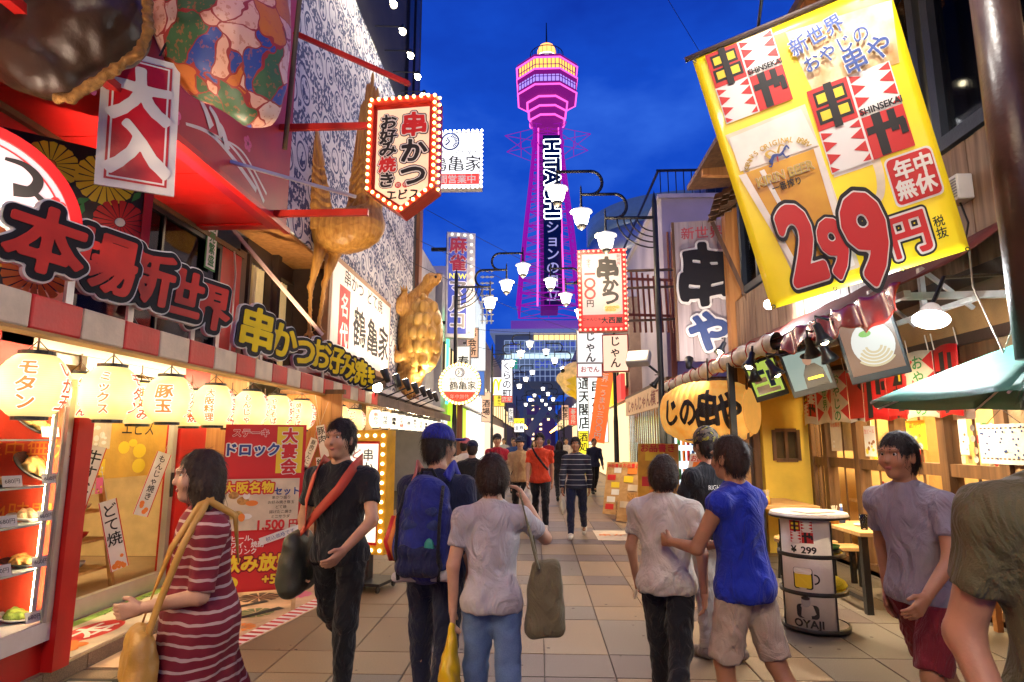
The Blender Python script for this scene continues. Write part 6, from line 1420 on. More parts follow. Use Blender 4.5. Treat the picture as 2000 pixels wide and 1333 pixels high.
for k, (x_, y_) in enumerate(((3.15, 5.55), (2.9, 7.62))):
    so = thing('round_stool', ('near' if k == 0 else 'far') + ' round wooden stool beside the dining tables', 'stool', (x_, y_, 0)); MB().lathe([(.0, .44), (.15, .44), (.16, .46), (.15, .48), (0, .48)], (x_, y_, 0), 18, caps=False).build('seat', WOODT, so)
    for a_ in (45, 135, 225, 315): MB().cyl((x_ + .10 * math.cos(R(a_)), y_ + .10 * math.sin(R(a_)), .44), (x_ + .14 * math.cos(R(a_)), y_ + .14 * math.sin(R(a_)), 0), .014, n=6).build('leg', BLACK, so)
# ---- map board
p = atx(1968, 868, XD - .02); M = frame((XD - .03, p.y, p.z), -90)
mbd = thing('seating_map', 'white seating map board with blue dots on the right wall', 'board', p); MB(M).box(-.30, .30, -.17, .17, 0, .02).build('board', WHITE, mbd)
for k in range(26): MB(M).disc(rg.uniform(-.27, .27), rg.uniform(-.15, .15), .011, .024 + k * .0003, 8).build('dot', INKB, mbd)
mb = MB(M)
for k in range(22): x_ = -.27 + (k % 11) * .05; mb.rect(x_, x_ + .03, (.13 if k < 11 else -.13), (.142 if k < 11 else -.118), .0225)
mb.build('seat_marks', WOODD, mbd); MB(M).tube([(-.2, .17, .01), (0, .3, .01), (.2, .17, .01)], .004, 5).build('cord', BROWN, mbd)
# ---- green umbrella
tip = at(2090, 640, 4.0); um = thing('market_umbrella', 'green market umbrella opened at the right edge', 'umbrella', (tip.x, tip.y, 0))
UMB = mat('green_canvas', (.025, .15, .115), .7, var=.15, sc_=8, bump=.05); UR, UZ = 1.20, 2.30
zr = at(1715, 780, 3.95).z
for k in range(8):
    a0 = R(k * 45 - 8); a1 = R(k * 45 + 37)
    def g(u, v): r = UR * v; a = a0 + (a1 - a0) * u; rr = r * math.cos(R(22.5)) / math.cos((u - .5) * R(45)); return (tip.x + rr * math.cos(a), tip.y + rr * math.sin(a), UZ - (UZ - zr) * v ** 1.1 - .02 * math.sin(math.pi * u) * v)
    MB().grid(g, 8, 8).build('canopy_panel', UMB, um, True, solid=.002)
    MB().tube([(tip.x, tip.y, UZ - .02), (tip.x + UR * math.cos(a0), tip.y + UR * math.sin(a0), zr - .012)], .008, 5).build('rib', STL, um)
MB().lathe([(.0, UZ + .05), (.12, UZ + .02), (.20, UZ - .03), (.17, UZ - .035)], (tip.x, tip.y, 0), 16).build('top_vent', UMB, um, True); MB().cyl((tip.x, tip.y, 0), (tip.x, tip.y, UZ), .02, n=10).build('pole', WOODD, um)
# ================================================================== street lamps
LGLOW = glow('street_lamp_glass', (1, .93, .80), 4.0)
def street_lamp(x, y, side, label, lights=True, H=6.55):
    t = thing('street_lamp', label, 'street lamp', (x, y, 0), 'three-armed black street lamps')
    MB().lathe([(.13, 0), (.13, .25), (.085, .35), (.075, 2.2), (.06, 2.4), (.055, H), (.0, H + .25)], (x, y, 0), 12).build('pole', DKSTEEL, t, True)
    d = -1 if side > 0 else 1                                   # arms reach over the street
    zs = [H - .35, H + .18, H + .70]
    for k in range(3):
        lx = x + d * (1.03 + .50 * k); zt = zs[k]
        MB().tube([(x + d * (.0 if k == 0 else .30 + .5 * k), y, zt), (lx, y, zt)], .035, 8).build('arm', DKSTEEL, t, True)
        if k: MB().tube([(x + d * (.52 + .5 * k), y, zs[k - 1])] + [(x + d * (.32 + .5 * k) - d * .24 * math.sin(a), y, (zs[k] + zs[k - 1]) / 2 - (zs[k] - zs[k - 1]) / 2 * math.cos(a)) for a in [math.pi * j / 10 for j in range(11)]], .035, 8).build('curved_arm', DKSTEEL, t, True)
        MB().lathe([(.0, .22), (.018, .16), (.024, -.02), (.028, -.25), (.04, -.30)], (lx, y, zt), 8).build('stem', DKSTEEL, t, True)
        c = (lx, y, zt - .35)
        MB().lathe([(.04, .06), (.23, -.02), (.235, -.045), (.15, -.04)], c, 18).build('lamp_cap', mat('lamp_cap_white', (.6, .58, .55), .4, emit=.4, ecol=(1, .95, .85)), t, True)
        MB().lathe([(.155, -.05), (.17, -.12), (.135, -.27), (.10, -.33)], c, 16).build('lamp_glass', LGLOW, t, True)
        for j in range(8): a = 2 * math.pi * j / 8; MB().tube([(c[0] + .173 * math.cos(a), y + .173 * math.sin(a), c[2] - .08), (c[0] + .142 * math.cos(a), y + .142 * math.sin(a), c[2] - .27)], .006, 4).build('glazing_bar', DKSTEEL, t)
        MB().lathe([(.11, -.33), (.09, -.38), (.02, -.43), (0, -.45)], c, 14).build('finial', DKSTEEL, t, True)
        if lights: lamp('POINT', (lx, y, zt - .95), 54 if y > 0 else 98, (1, .75, .46), t, .16)
    for j in range(4): MB().tube([(x + d * (.12 + .14 * j + .25) * math.sin(a), y, zs[0] - .75 + .75 * (1 - math.cos(a)) * 0 + (.75 - .0 * j) - (.3 + .12 * j) * math.cos(a) * 1.0) for a in [math.pi / 2 * i / 8 for i in range(9)]], .016, 6).build('scroll', DKSTEEL, t, True)
    return t
street_lamp(-2.47, -2.6, -1, 'unseen street lamp added on the left just behind the camera'); street_lamp(2.46, -4.2, 1, 'unseen street lamp added on the right just behind the camera')  # both out of view, added as fill for the near figures
street_lamp(2.46, 12.5, 1, 'nearest street lamp on the right before the grey plaster building')
street_lamp(-2.47, 18.25, -1, 'nearest street lamp on the left beside the blue vertical sign')
street_lamp(2.46, 20, 1, 'street lamp on the right just behind the red bulb sign')
street_lamp(-2.47, 33, -1, 'second street lamp on the left beside the white vertical sign')
street_lamp(2.5, 36, 1, 'street lamp on the right behind the long white banner', False); street_lamp(-2.47, 47, -1, 'third street lamp on the left down the street', False); street_lamp(2.5, 62, 1, 'street lamp on the right in front of the tower base', False)
street_lamp(-2.47, 71, -1, 'fourth street lamp on the left near the tower base', False); street_lamp(2.5, 80, 1, 'farthest street lamp on the right near the tower base', False)
# ================================================================== the tower
YT0 = 154.0; K = YT0 / 1210
TC = at(1075, 862, YT0); tx = TC.x
def tz(py): return at(1075, py, YT0).z
PUR = mat('tower_steel_purple_glow', (.14, .05, .16), .5, var=.1, bump=0, emit=.27, ecol=(.55, .005, .62)); PURD = mat('tower_dark_steel_glow', (.10, .07, .14), .5, bump=0, emit=.12, ecol=(.4, .02, .5))  # purple illumination put into the steel's own colour and glow
NEOP = glow('neon_pink', (1, .10, .5), 1.05); NEOM = glow('neon_magenta', (.95, .02, .85), 1.5)
tw = thing('observation_tower', 'tall purple lit lattice observation tower closing the street view', 'tower', (tx, YT0, 0))
prof = [(610, 62), (560, 57), (510, 52), (455, 46.5), (400, 40), (360, 35.5), (320, 31), (290, 28.5), (262, 27)]
def corner(i, sx_, sy_): py, hw_ = prof[i]; return Vector((tx + sx_ * hw_ * K, YT0 + sy_ * hw_ * K, tz(py)))
for sx_ in (-1, 1):
    for sy_ in (-1, 1):
        mb = MB()
        for i in range(len(prof) - 1): mb.bar(corner(i, sx_, sy_), corner(i + 1, sx_, sy_), .55)
        mb.build('corner_leg', PUR, tw)
for nm_, f0 in (('front', lambda i, s_: corner(i, s_, -1)), ('rear', lambda i, s_: corner(i, s_, 1)), ('west', lambda i, s_: corner(i, -1, s_)), ('east', lambda i, s_: corner(i, 1, s_))):
    mb = MB()
    for i in range(len(prof) - 1):
        n2 = 2
        for j in range(n2):
            A = lambda s_, t_: f0(i, s_).lerp(f0(i + 1, s_), t_)
            t0, t1 = j / n2, (j + 1) / n2
            mb.bar(A(-1, t0), A(1, t1), .15); mb.bar(A(1, t0), A(-1, t1), .15); mb.bar(A(-1, t0), A(1, t0), .2)
            m0, m1 = A(-1, t0).lerp(A(1, t0), .5), A(-1, t1).lerp(A(1, t1), .5); mb.bar(m0, m1, .15)
            mb.bar(A(-1, (t0 + t1) / 2), m1, .12); mb.bar(A(1, (t0 + t1) / 2), m1, .12)
    mb.build('lattice', PUR, tw, kind='stuff')
# central shaft, sign panel and neon
zs0, zs1 = tz(612), tz(272); shw = 17 * K
MB().box(tx - shw, tx + shw, YT0 - 3.2, YT0 + 3.2, zs0, zs1).build('shaft', PURD, tw)
S = frame((tx + .9, YT0 - 7.2, 0), 0)
panel_z = [(tz(610), tz(280))]
MB(S).box(-2.2, 2.2, tz(608), tz(290), -1.5, 0).build('sign_panel', mat('sign_panel_dark', (.05, .05, .09), .5), tw)
NEOW = glow('neon_white', (.85, .92, 1), 3.2)
hz0, hz1 = tz(446), tz(298); Lh_ = (hz1 - hz0) / 7
SR = S @ Matrix.Translation((0, (hz0 + hz1) / 2, 0)) @ Matrix.Rotation(R(-90), 4, 'Z')
a = T(MB(SR), 'HITACHI', 0, .3, 5.2, .10, off=.085, res=30, sx=1.03).build('lettering', NEOW, tw); T(MB(SR), 'HITACHI', 0, .3, 5.2, .2, off=.042, res=30, sx=1.03).build('lettering', mat('sign_panel_dark', (.05, .05, .09)), tw)
sgz = tz(450); T(MB(S), 'ションの日立', 0, sgz, (tz(450) - tz(602)) / 6.0, .1, True, .01).build('lettering', mat('dim_neon', (.45, .40, .6), .4, emit=.35, ecol=(.6, .55, .85)), tw)
for x0, x1 in ((-19, -23), (22, 27)):
    MB().bar((tx + x0 * K, YT0 - 4.8, tz(268)), (tx + x1 * K, YT0 - 8.4, tz(612)), .38).build('neon_tube', NEOP, tw)
# spiked ring platform
zr_ = tz(280); mb = MB()
MB().lathe([(34 * K, zr_ - .4), (35 * K, zr_), (34 * K, zr_ + .4)], (tx, YT0, 0), 24).build('ring_platform', PUR, tw)
for k in range(8):
    a = R(22.5 + 45 * k); d = Vector((math.cos(a), math.sin(a), 0)); tip_ = Vector((tx, YT0, zr_)) + d * 94 * K
    if abs(d.x) < .3: continue
    sp = MB()
    for dz, rr1 in ((3.5, 30), (-4.5, 32), (0, 34)): sp.bar(Vector((tx, YT0, zr_ + dz)) + d * rr1 * K, tip_, .12)
    p1 = Vector((tx, YT0, zr_)) + d * 60 * K
    sp.bar(p1 + Vector((0, 0, 1.9)), p1 + Vector((0, 0, -2.2)), .18)
    sp.build('spike', PUR, tw, kind='stuff')
# flared deck
def octo(r, z, a0=22.5): return [(tx + r * math.cos(R(a0 + 45 * k)), YT0 + r * math.sin(R(a0 + 45 * k)), z) for k in range(8)]
def oct_shell(levels, m, nm):
    mb = MB()
    for (r0, z0), (r1, z1) in zip(levels, levels[1:]):
        A = octo(r0, z0); B_ = octo(r1, z1)
        for k in range(8): mb.add([A[k], A[(k + 1) % 8], B_[(k + 1) % 8], B_[k]], [(0, 1, 2, 3)])
    return mb.build(nm, m, tw)
PK = mat('deck_pink_glow', (.06, .015, .06), .5, bump=0, emit=.15, ecol=(.75, .02, .60)); q8 = K / math.cos(R(22.5)) * 1.0  # pink neon light on the deck put into its emission
oct_shell([(29 * q8, tz(262)), (30 * q8, tz(245)), (34 * q8, tz(238)), (37 * q8, tz(222)), (40 * q8, tz(206)), (46 * q8, tz(203)), (60 * q8, tz(196))], PK, 'flared_neck')
for py, r_ in ((241, 35.5), (225, 38.5), (209, 41.5)):
    A = octo(r_ * q8, tz(py))
    MB().tube(A + [A[0], A[1]], .28, 6).build('neon_ring', NEOP, tw)
oct_shell([(60 * q8, tz(196)), (60.6 * q8, tz(190)), (58.4 * q8, tz(190))], PK, 'lower_wall')
oct_shell([(58 * q8, tz(190)), (58.5 * q8, tz(168))], mat('lower_windows', (.1, .1, .3), .2, emit=.75, ecol=(.40, .28, .95)), 'lower_window_band')
oct_shell([(61.5 * q8, tz(178)), (62 * q8, tz(168)), (58 * q8, tz(166))], PK, 'middle_ledge')
oct_shell([(57 * q8, tz(167)), (58 * q8, tz(146))], mat('upper_windows', (.3, .2, .05), .2, emit=1.1, ecol=(1, .48, .07)), 'upper_window_band')
oct_shell([(58 * q8, tz(146)), (62.5 * q8, tz(147)), (62.5 * q8, tz(141)), (34 * q8, tz(136))], PK, 'roof')
for py, r_ in ((147, 62.8), (168, 62), (196, 60.4)):
    A = octo(r_ * q8, tz(py)); MB().tube(A + [A[0], A[1]], .25, 6).build('neon_ring', NEOP, tw)
for (r0, p0, p1) in ((59, 190, 168), (58.6, 167, 146)):
    A = octo(r0 * q8, tz(p0)); B_ = octo(r0 * q8, tz(p1))
    for k in range(8):
        mb = MB()
        for j in range(7): t_ = j / 6; mb.bar(Vector(A[k]).lerp(Vector(A[(k + 1) % 8]), t_), Vector(B_[k]).lerp(Vector(B_[(k + 1) % 8]), t_), .22)
        mb.bar(Vector(A[k]).lerp(Vector(B_[k]), .45), Vector(A[(k + 1) % 8]).lerp(Vector(B_[(k + 1) % 8]), .45), .15)
        mb.build('window_mullions', PURD, tw, kind='stuff')
MB().lathe([(24 * K, tz(136)), (24 * K, tz(122)), (21 * K, tz(121))], (tx, YT0, 0), 24).build('roof_drum', mat('drum_blue', (.12, .12, .3), .4, emit=.3, ecol=(.3, .2, .8)), tw, True)
MB().lathe([(20 * K, tz(121)), (20 * K, tz(112)), (19 * K, tz(111))], (tx, YT0, 0), 24).build('dome_base', glow('dome_white', (1, .90, .78), 2.2), tw, True)
MB().lathe([(20 * K, tz(111)), (19.5 * K, tz(100)), (15 * K, tz(92)), (8 * K, tz(89)), (0.1, tz(88))], (tx, YT0, 0), 24).build('dome', glow('dome_orange', (1, .42, .10), 1.3), tw, True)
MB().lathe([(.25, tz(88)), (.12, tz(45))], (tx, YT0, 0), 6).build('mast', DKSTEEL, tw)
mb = MB(); rr_ = 35 * K
for z in (tz(124), tz(108)): mb.tube([(tx + rr_ * math.cos(2 * math.pi * k / 24), YT0 + rr_ * math.sin(2 * math.pi * k / 24), z) for k in range(25)], .12, 4)
for k in range(24): mb.bar((tx + rr_ * math.cos(2 * math.pi * k / 24), YT0 + rr_ * math.sin(2 * math.pi * k / 24), tz(136)), (tx + rr_ * math.cos(2 * math.pi * k / 24), YT0 + rr_ * math.sin(2 * math.pi * k / 24), tz(108)), .1)
mb.build('railing', DKSTEEL, tw, kind='stuff')
# base block and legs over the street
YB = 128.0; KB = YB / 1210
def bz(py): return at(1070, py, YB).z
x0, x1 = at(985, 700, YB).x, at(1160, 700, YB).x
tb = thing('tower_base_building', 'grey glazed base building bridging the street beneath the tower', 'building', ((x0 + x1) / 2, YB, 0))
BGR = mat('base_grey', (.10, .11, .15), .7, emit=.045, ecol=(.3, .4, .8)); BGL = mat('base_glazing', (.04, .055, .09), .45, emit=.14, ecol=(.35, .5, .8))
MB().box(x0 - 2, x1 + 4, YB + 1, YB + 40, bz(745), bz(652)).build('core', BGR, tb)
MB().box(x0 - 3, x1 + 5, YB - 1, YB + 40, bz(652), bz(644)).build('roof_slab', mat('base_light_slab', (.35, .38, .5), .5, emit=.12, ecol=(.5, .6, 1)), tb)
MB().box(x0 + 1, x1 + 1, YB + 8, YB + 36, bz(644), bz(612)).build('parapet', mat('purple_lit_parapet', (.16, .10, .30), .6, emit=.18, ecol=(.35, .08, .6)), tb)  # purple light on the parapet put into its colour and glow
rgb = random.Random(2)
for i in range(11): MB().box(x0 + 6.2 + i * 1.08, x0 + 7.1 + i * 1.08, YB + .6, YB + .9, bz(663), bz(654)).build('lit_window', glow('amber_window', (1, .62, .2), rgb.uniform(.9, 1.2)) , tb)
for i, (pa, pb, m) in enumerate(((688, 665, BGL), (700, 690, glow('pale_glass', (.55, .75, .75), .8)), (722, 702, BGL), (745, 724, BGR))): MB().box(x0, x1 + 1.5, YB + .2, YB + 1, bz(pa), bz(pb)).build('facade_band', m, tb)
FB = frame((at(1068, 676, YB).x, YB + .15, bz(676)), 0); DKB = glow('sign_dark_blue', (.03, .05, .30), .8)
T(MB(FB), '輝く大阪から世界へ', 0, 0, 1.75, .1, off=.02).build('lettering', DKB, tb)
FB2 = frame((at(1080, 710, YB).x, YB + .15, bz(711)), 0); T(MB(FB2), 'EXPO2025', .6, 0, 2.0, .1, off=.03).build('lettering', DKB, tb)
MB(FB2).box(-9.2, -7.4, -1.0, 1.0, 0, .15).build('green_panel', glow('green_dim', (.02, .2, .14), .8), tb)
mb = MB()
for i in range(20): xx = x0 + (x1 + 1.5 - x0) * i / 19; mb.bar((xx, YB + .05, bz(745)), (xx, YB + .05, bz(665)), .12)
for py in (665, 678, 690, 701, 712, 723, 735): mb.bar((x0, YB + .04, bz(py)), (x1 + 1.5, YB + .04, bz(py)), .12)
mb.build('facade_grid', mat('pale_grid', (.45, .5, .6), .5, emit=.25, ecol=(.6, .75, 1)), tb, kind='stuff')
mb = MB()
for i in range(9): mb.ball((x0 + 7 + i * 1.4, YB + 6, bz(640)), .22, 6, 5)
mb.build('string_lights', glow('string_bulb', (1, .75, .35), 6), tb, kind='stuff')
for a, b_, wd in (((1063, 745), (1063, 802), 2.2), ((1018, 740), (1060, 795), 1.6), ((1108, 740), (1070, 795), 1.6), ((1070, 790), (1030, 850), 2.4), ((1000, 760), (1040, 800), 1.2), ((1070, 795), (1110, 850), 1.6)): MB().bar(at(*a, YB + 6), at(*b_, YB + 6), wd, wd * .7).build('brace', BGR, tb)
for py, YY in ((755, 8), (775, 16), (800, 26)): MB().box(x0 - 2, x1 + 4, YB + YY, YB + YY + 1.2, bz(py + 8), bz(py)).build('cross_beam', BGR, tb)
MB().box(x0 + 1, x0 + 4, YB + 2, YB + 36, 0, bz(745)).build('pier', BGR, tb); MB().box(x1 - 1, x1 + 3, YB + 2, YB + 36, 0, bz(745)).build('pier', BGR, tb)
# far street lights and dark block beyond
hb = thing('far_tower_block', 'dark distant apartment block seen under the tower', 'building', (1, 260, 0)); MB().box(-8, 7, 258, 275, 0, at(1060, 790, 258).z).build('block', mat('far_dark', (.04, .03, .08), .7, emit=.06, ecol=(.3, .15, .6)), hb)
for i in range(4):
    for j in range(9): 
        if rgb.random() < .6: MB().box(-6 + i * 3.2, -5 + i * 3.2, 257.8, 258, 2 + j * 2.0, 2.9 + j * 2.0).build('window', glow('far_window', (1, .7, .35), 1.6), hb)
for i in range(12):
    for sx_ in (-1, 1):
        y = 95 + i * 9; t = thing('far_street_light', '%s orange street light from the near end in the far %s row' % (ORD[i], 'left' if sx_ < 0 else 'right'), 'street lamp', (sx_ * 3.4 + .6, y, 0), 'rows of orange lights far down the street')
        MB().cyl((sx_ * 3.4 + .6, y, 0), (sx_ * 3.4 + .6, y, 4.2), .06, n=6).build('pole', DKSTEEL, t); MB().ball((sx_ * 3.2 + .6, y, 4.3), .30, 8, 6).build('lamp', glow('orange_globe', (1, .42, .08), 7), t, True)
# ================================================================== far left shops
def block(name, label, x0, x1, y0, y1, z1, m, floors=0, s=1, wm=None, wn=4):
    t = thing(name, label, 'building', ((x0 + x1) / 2, y0, 0)); MB().box(x0, x1, y0, y1, 0, z1).build('wall', m, t)
    X = x1 + .02 if s < 0 else x0 - .02
    for k in range(floors):
        z = 3.4 + k * 2.6
        for j in range(wn):
            ya = y0 + (y1 - y0) * (j + .15) / wn; yb = y0 + (y1 - y0) * (j + .85) / wn
            wf = MB().box(min(X, X + .06 * -s), max(X, X + .06 * -s), ya, yb, z, z + 1.5).build('window_frame', DKSTEEL, t); MB().box(min(X, X - .08 * s), max(X, X - .08 * s), ya + .08, yb - .08, z + .08, z + 1.42).build('pane', wm or GLSD, wf)
    return t
COOL = glow('cool_shop_light', (.85, .92, .88), .75); WARM = glow('warm_shop_light', (1, .68, .32), .9)
f1 = block('shop_building', 'pale shop building with metal ribs behind the blue vertical sign', -9, -3.2, 20.2, 27, 7.2, mat('pale_clad', (.45, .45, .48), .6, sc_=2), 1, -1, WARM)
MB().box(-3.2, -3.1, 20.4, 26.8, .1, 2.3).build('shop_window', COOL, f1)
for k, m in enumerate((glow('lime_panel', (.45, .85, .02), .75), glow('yellow_panel', (.95, .85, .02), .75), glow('lime_panel2', (.55, .9, .05), .7))): MB().box(-3.08, -3.0, 21 + k * 1.9, 22 + k * 1.9, .1, 2.9).build('colour_panel', m, f1)
MB().cyl((-3.05, 20.6, 2.8), (-3.05, 20.6, 6.0), .05, n=8).build('green_neon', glow('green_neon', (.05, 1, .35), 2.5), f1); MB().grid(lambda u, v: (-3.1 + .9 * u, 20.4 + 6.4 * v, 2.9 - .35 * u ** 2), 4, 1).build('shop_awning', mat('grey_green_awning', (.25, .27, .2), .6), f1, solid=.02)
f2 = block('shop_building', 'bright white lit shop building before the white vertical sign', -10, -3.3, 27.3, 37, 9.5, WHITE, 2, -1, COOL, 6)
MB().box(-3.3, -3.2, 27.5, 36.8, .1, 3).build('shop_window', COOL, f2); MB().box(-3.28, -3.15, 27.6, 36.6, 3.2, 3.9).build('fascia', glow('white_fascia', (.95, .97, 1), .7), f2)
for k in range(8):
    MB().box(-3.26, -3.1, 27.8 + k * 1.1, 28.4 + k * 1.1, 4.2, 8.8).build('light_fin', glow('fin_light', (.85, .95, 1), .45), f2)
f3 = block('shop_building', 'cluttered shop building with arch emblem sign on the far left', -10, -3.4, 37.3, 60, 8, mat('tan_block', (.30, .24, .2), .7), 1, -1, WARM, 8); MB().box(-3.4, -3.3, 37.5, 59.5, .1, 2.8).build('shop_window', glow('mixed_shop', (1, .72, .5), .7), f3)
block('shop_building', 'dim far shop building on the left near the tower', -12, -3.6, 60.5, 118, 7, mat('far_grey_block', (.2, .18, .2), .7), 1, -1, WARM, 10)
ae = thing('antenna_mast', 'bundle of tall stacked aerials on the far left roof', 'antenna', (-4.2, 30, 9.5))
for k in range(3):
    x_ = at(942 + k * 9, 600, 30).x; MB().cyl((x_, 30, 9.5 - 2.2), (x_, 30, at(942, 560 + k * 14, 30).z), .04, n=6).build('mast', ALU, ae)
    for j in range(9): MB().lathe([(.05, 0), (.13, .05), (.05, .1)], (x_, 30, 7.4 + j * .32), 8).build('insulator', WHITE, ae)
def vsign(px, py, Y, w_, h_, s, label, face, ink, a=0, size=None, name='vertical_sign', frame_m=None, vert=True):
    p = at(px, py, Y); S = frame(p, a); t = thing(name, label, 'sign', p)
    MB(S).box(-w_ / 2, w_ / 2, -h_ / 2, h_ / 2, -.15, 0).build('box', frame_m or GREYW, t); MB(S).rect(-w_ / 2 + .03, w_ / 2 - .03, -h_ / 2 + .03, h_ / 2 - .03, .01).build('face', face, t)
    if vert: T(MB(S), s, 0, h_ * .46, size or min(w_ * .85, h_ * .92 / len(s)), .03, True, .02).build('lettering', ink, t)
    else: T(MB(S), s, 0, 0, size or min(h_ * .8, w_ * .9 / len(s)), .03, off=.02).build('lettering', ink, t)
    return t, S
vsign(990, 742, 40, .72, 2.6, 'くらの町', 'white vertical sign with black kana and red foot on the far left', WB, INK); vsign(990, 780, 39.9, .74, .45, '営業', 'red plate with white lettering below the far white vertical sign', glow('red_backlit3', (.8, .06, .05), .6), INKW, vert=False)
arch = thing('arch_sign', 'golden double arch sign on a red base on the far left', 'sign', at(974, 757, 44)); S = frame(at(974, 757, 44), 0)
stroke(MB(S), [(-.42, -.5), (-.32, .35), (-.20, .55), (-.06, .30), (0, -.25)], .14, .12, .05).build('arch', glow('arch_gold', (1, .62, .02), 1.0), arch); stroke(MB(S), [(.42, -.5), (.32, .35), (.20, .55), (.06, .30), (0, -.25)], .14, .12, .06).build('arch', glow('arch_gold', (1, .62, .02), 1.0), arch); MB(S).box(-.8, .8, -.95, -.55, -.1, .05).build('red_base', glow('red_backlit3', (.8, .06, .05), .6), arch); MB(S).box(-.6, .6, -.55, .7, -.12, 0).build('panel', WB, arch)
vsign(1014, 836, 50, .8, .7, '金券', 'small white square sign with dark kanji on the far left', WB, INK, vert=False)
vsign(1014, 826, 56, .95, .8, 'ふぐ', 'small yellow square sign with black brush kana on the far left', glow('yellow_backlit', (.95, .75, .03), .9), INK, vert=False)
# ================================================================== right middle: plaster building, plank sign, stall, signs
LAV = mat('lavender_plaster', (.42, .38, .46), .8, var=.12, sc_=1.2)
b4 = thing('plaster_building', 'pale lavender plaster building with roof railing behind the plank sign', 'building', (6, 17, 0))
MB().box(3.5, 12, 16.8, 26, 0, at(1370, 388, 16.8).z).build('wall', LAV, b4); zt = at(1370, 388, 16.8).z
MB().box(3.4, 12.1, 16.7, 26.1, zt, zt + .12).build('parapet', mat('pale_coping', (.5, .47, .52), .7), b4)
for k in range(26): MB().bar((3.5 + k * .22, 16.8, zt + .1), (3.5 + k * .22, 16.8, zt + .85), .025).build('railing_bar', DKSTEEL, b4)
MB().bar((3.4, 16.8, zt + .85), (9.5, 16.8, zt + .85), .06).build('top_rail', DKSTEEL, b4); MB().bar((3.45, 16.8, zt + .85), (3.45, 26, zt + .85), .06).build('top_rail', DKSTEEL, b4)
MB().box(5.0, 6.4, 18, 19, zt + .1, zt + 1.3).build('roof_unit', GREYW, b4); MB().cyl((5.5, 17.9, zt + .7), (5.5, 18.0, zt + .7), .4, n=20).build('fan_guard', DKSTEEL, b4)
for k in range(4): MB().tube([(3.62, 16.75, 2 + k * .02), (3.62 + .12 * k, 16.72, zt - 1)], .03, 6).build('drain_pipe', mat('rust_pipe', (.35, .12, .05), .6), b4)
b5 = thing('curved_building', 'pale curved glass building rising behind the street lamp on the right', 'building', (7, 36, 0))
for j in range(9):
    z0 = 2 + j * 1.42
    def cv(u, v): a = R(90 + 90 * min(1, u * 1.0)); return (9.2 + 5.0 * math.cos(a) * (1 if u <= 1 else 1), 34.5 - 0 + 4.5 * (1 - math.sin(a)) * 0 + 6 * (1 - u), z0 + 1.7 * v)
    def cv(u, v): t_ = u * math.pi / 2; return (10 - 6.2 * math.sin(t_) ** .8 - .35 * j * .25, 31.5 + 5.5 * (1 - math.cos(t_)), z0 + 1.38 * v)
    MB().grid(cv, 16, 1).build('curved_band', mat('pale_metal_band', (.42, .45, .52), .35, metal=.3, var=.1) if j % 2 else mat('blue_glass_band', (.05, .08, .16), .12, metal=.2, emit=.06, ecol=(.3, .5, 1)), b5, True, solid=.1)
MB().box(4.6, 18, 37.2, 46, 0, 15.2).build('core', mat('core_grey', (.3, .3, .36), .6), b5)
for k in range(3): MB().bar((4.05 - .1 * k, 36.7, 3 + k), (3.85, 36.9, 13.5 - k), .14).build('pink_edge_light', glow('pink_edge', (.9, .12, .55), .9), b5)  # glowing bars stand in for a pink reflection on the facade
# plank sign
p = at(1378, 565, 11.6); S = frame(p, -10); w_, h_ = 1.06, 2.72
ps = thing('plank_sign', 'weathered lavender plank signboard with black and blue brush characters', 'sign', p)
LPL = wood('lavender_plank', (.30, .24, .24), (.50, .42, .42), 2, 7.)
for k in range(4): x_ = -w_ / 2 + k * w_ / 4; MB(S).box(x_ + .004, x_ + w_ / 4 - .004, -h_ / 2 - .02 * (k % 2), h_ / 2, -.07, 0).build('plank', LPL, ps)
MB(S).box(-w_ / 2 - .05, -w_ / 2, -h_ / 2, h_ / 2, -.1, .02).build('edge', WOODD, ps)
T(MB(S), '新世界', -.02, 1.12, .26, .006, off=.012).build('lettering', mat('faded_red', (.5, .08, .10), .6), ps)
for o_, m, z, th in ((.085, INKW, .02, .05), (.045, SBLK, .075, .02)): T(MB(S), '串', 0, .25, 1.22, z, off=o_, thick=th, res=48, sx=.86, warp=.03).build('lettering', m, ps)
for o_, m, z, th in ((.10, INKW, .02, .05), (.045, mat('deep_blue', (.015, .04, .16), .4), .075, .02)): T(MB(S), 'や', .02, -.83, .78, z, off=o_, thick=th, res=40, warp=.02).build('lettering', m, ps)
for z in (-.9, .2, 1.0): MB(S).box(w_ / 2, w_ / 2 + .55, z - .06, z + .06, -.12, -.02).build('bracket', GREYW, ps)
spot((2.55, 10.5, 2.95), (2.95, 11.6, 4.2), 70, 'added floodlight under the awning roof aimed up at the plank signboard', None, arm=(2.72, 10.5, 2.72), cone=110, col=(1, .86, .74))  # added lamp to brighten the plank sign
# shingle canopy on the corner
rf = thing('shingle_roof', 'small wooden shingle canopy on the corner beside the yellow banner', 'roof', at(1410, 400, 10.8))
for r_ in range(5):
    for k in range(5): A = at(1392 + k * 15 + r_ * 3, 428 - k * 9 - r_ * 11, 10.8 - .06 * r_ ); MB(frame(A, -35, -38)).box(-.075, .075, -.09, .09, .02 * r_ * 0, .015 + .004 * ((r_ + k) % 3)).build('shingle', WOODD, rf)
MB().bar(at(1390, 432, 10.8), at(1462, 588, 10.6), .07).build('brace', WOODD, rf); MB().bar(at(1385, 425, 10.8), at(1450, 385, 10.6), .08).build('beam', WOODD, rf)
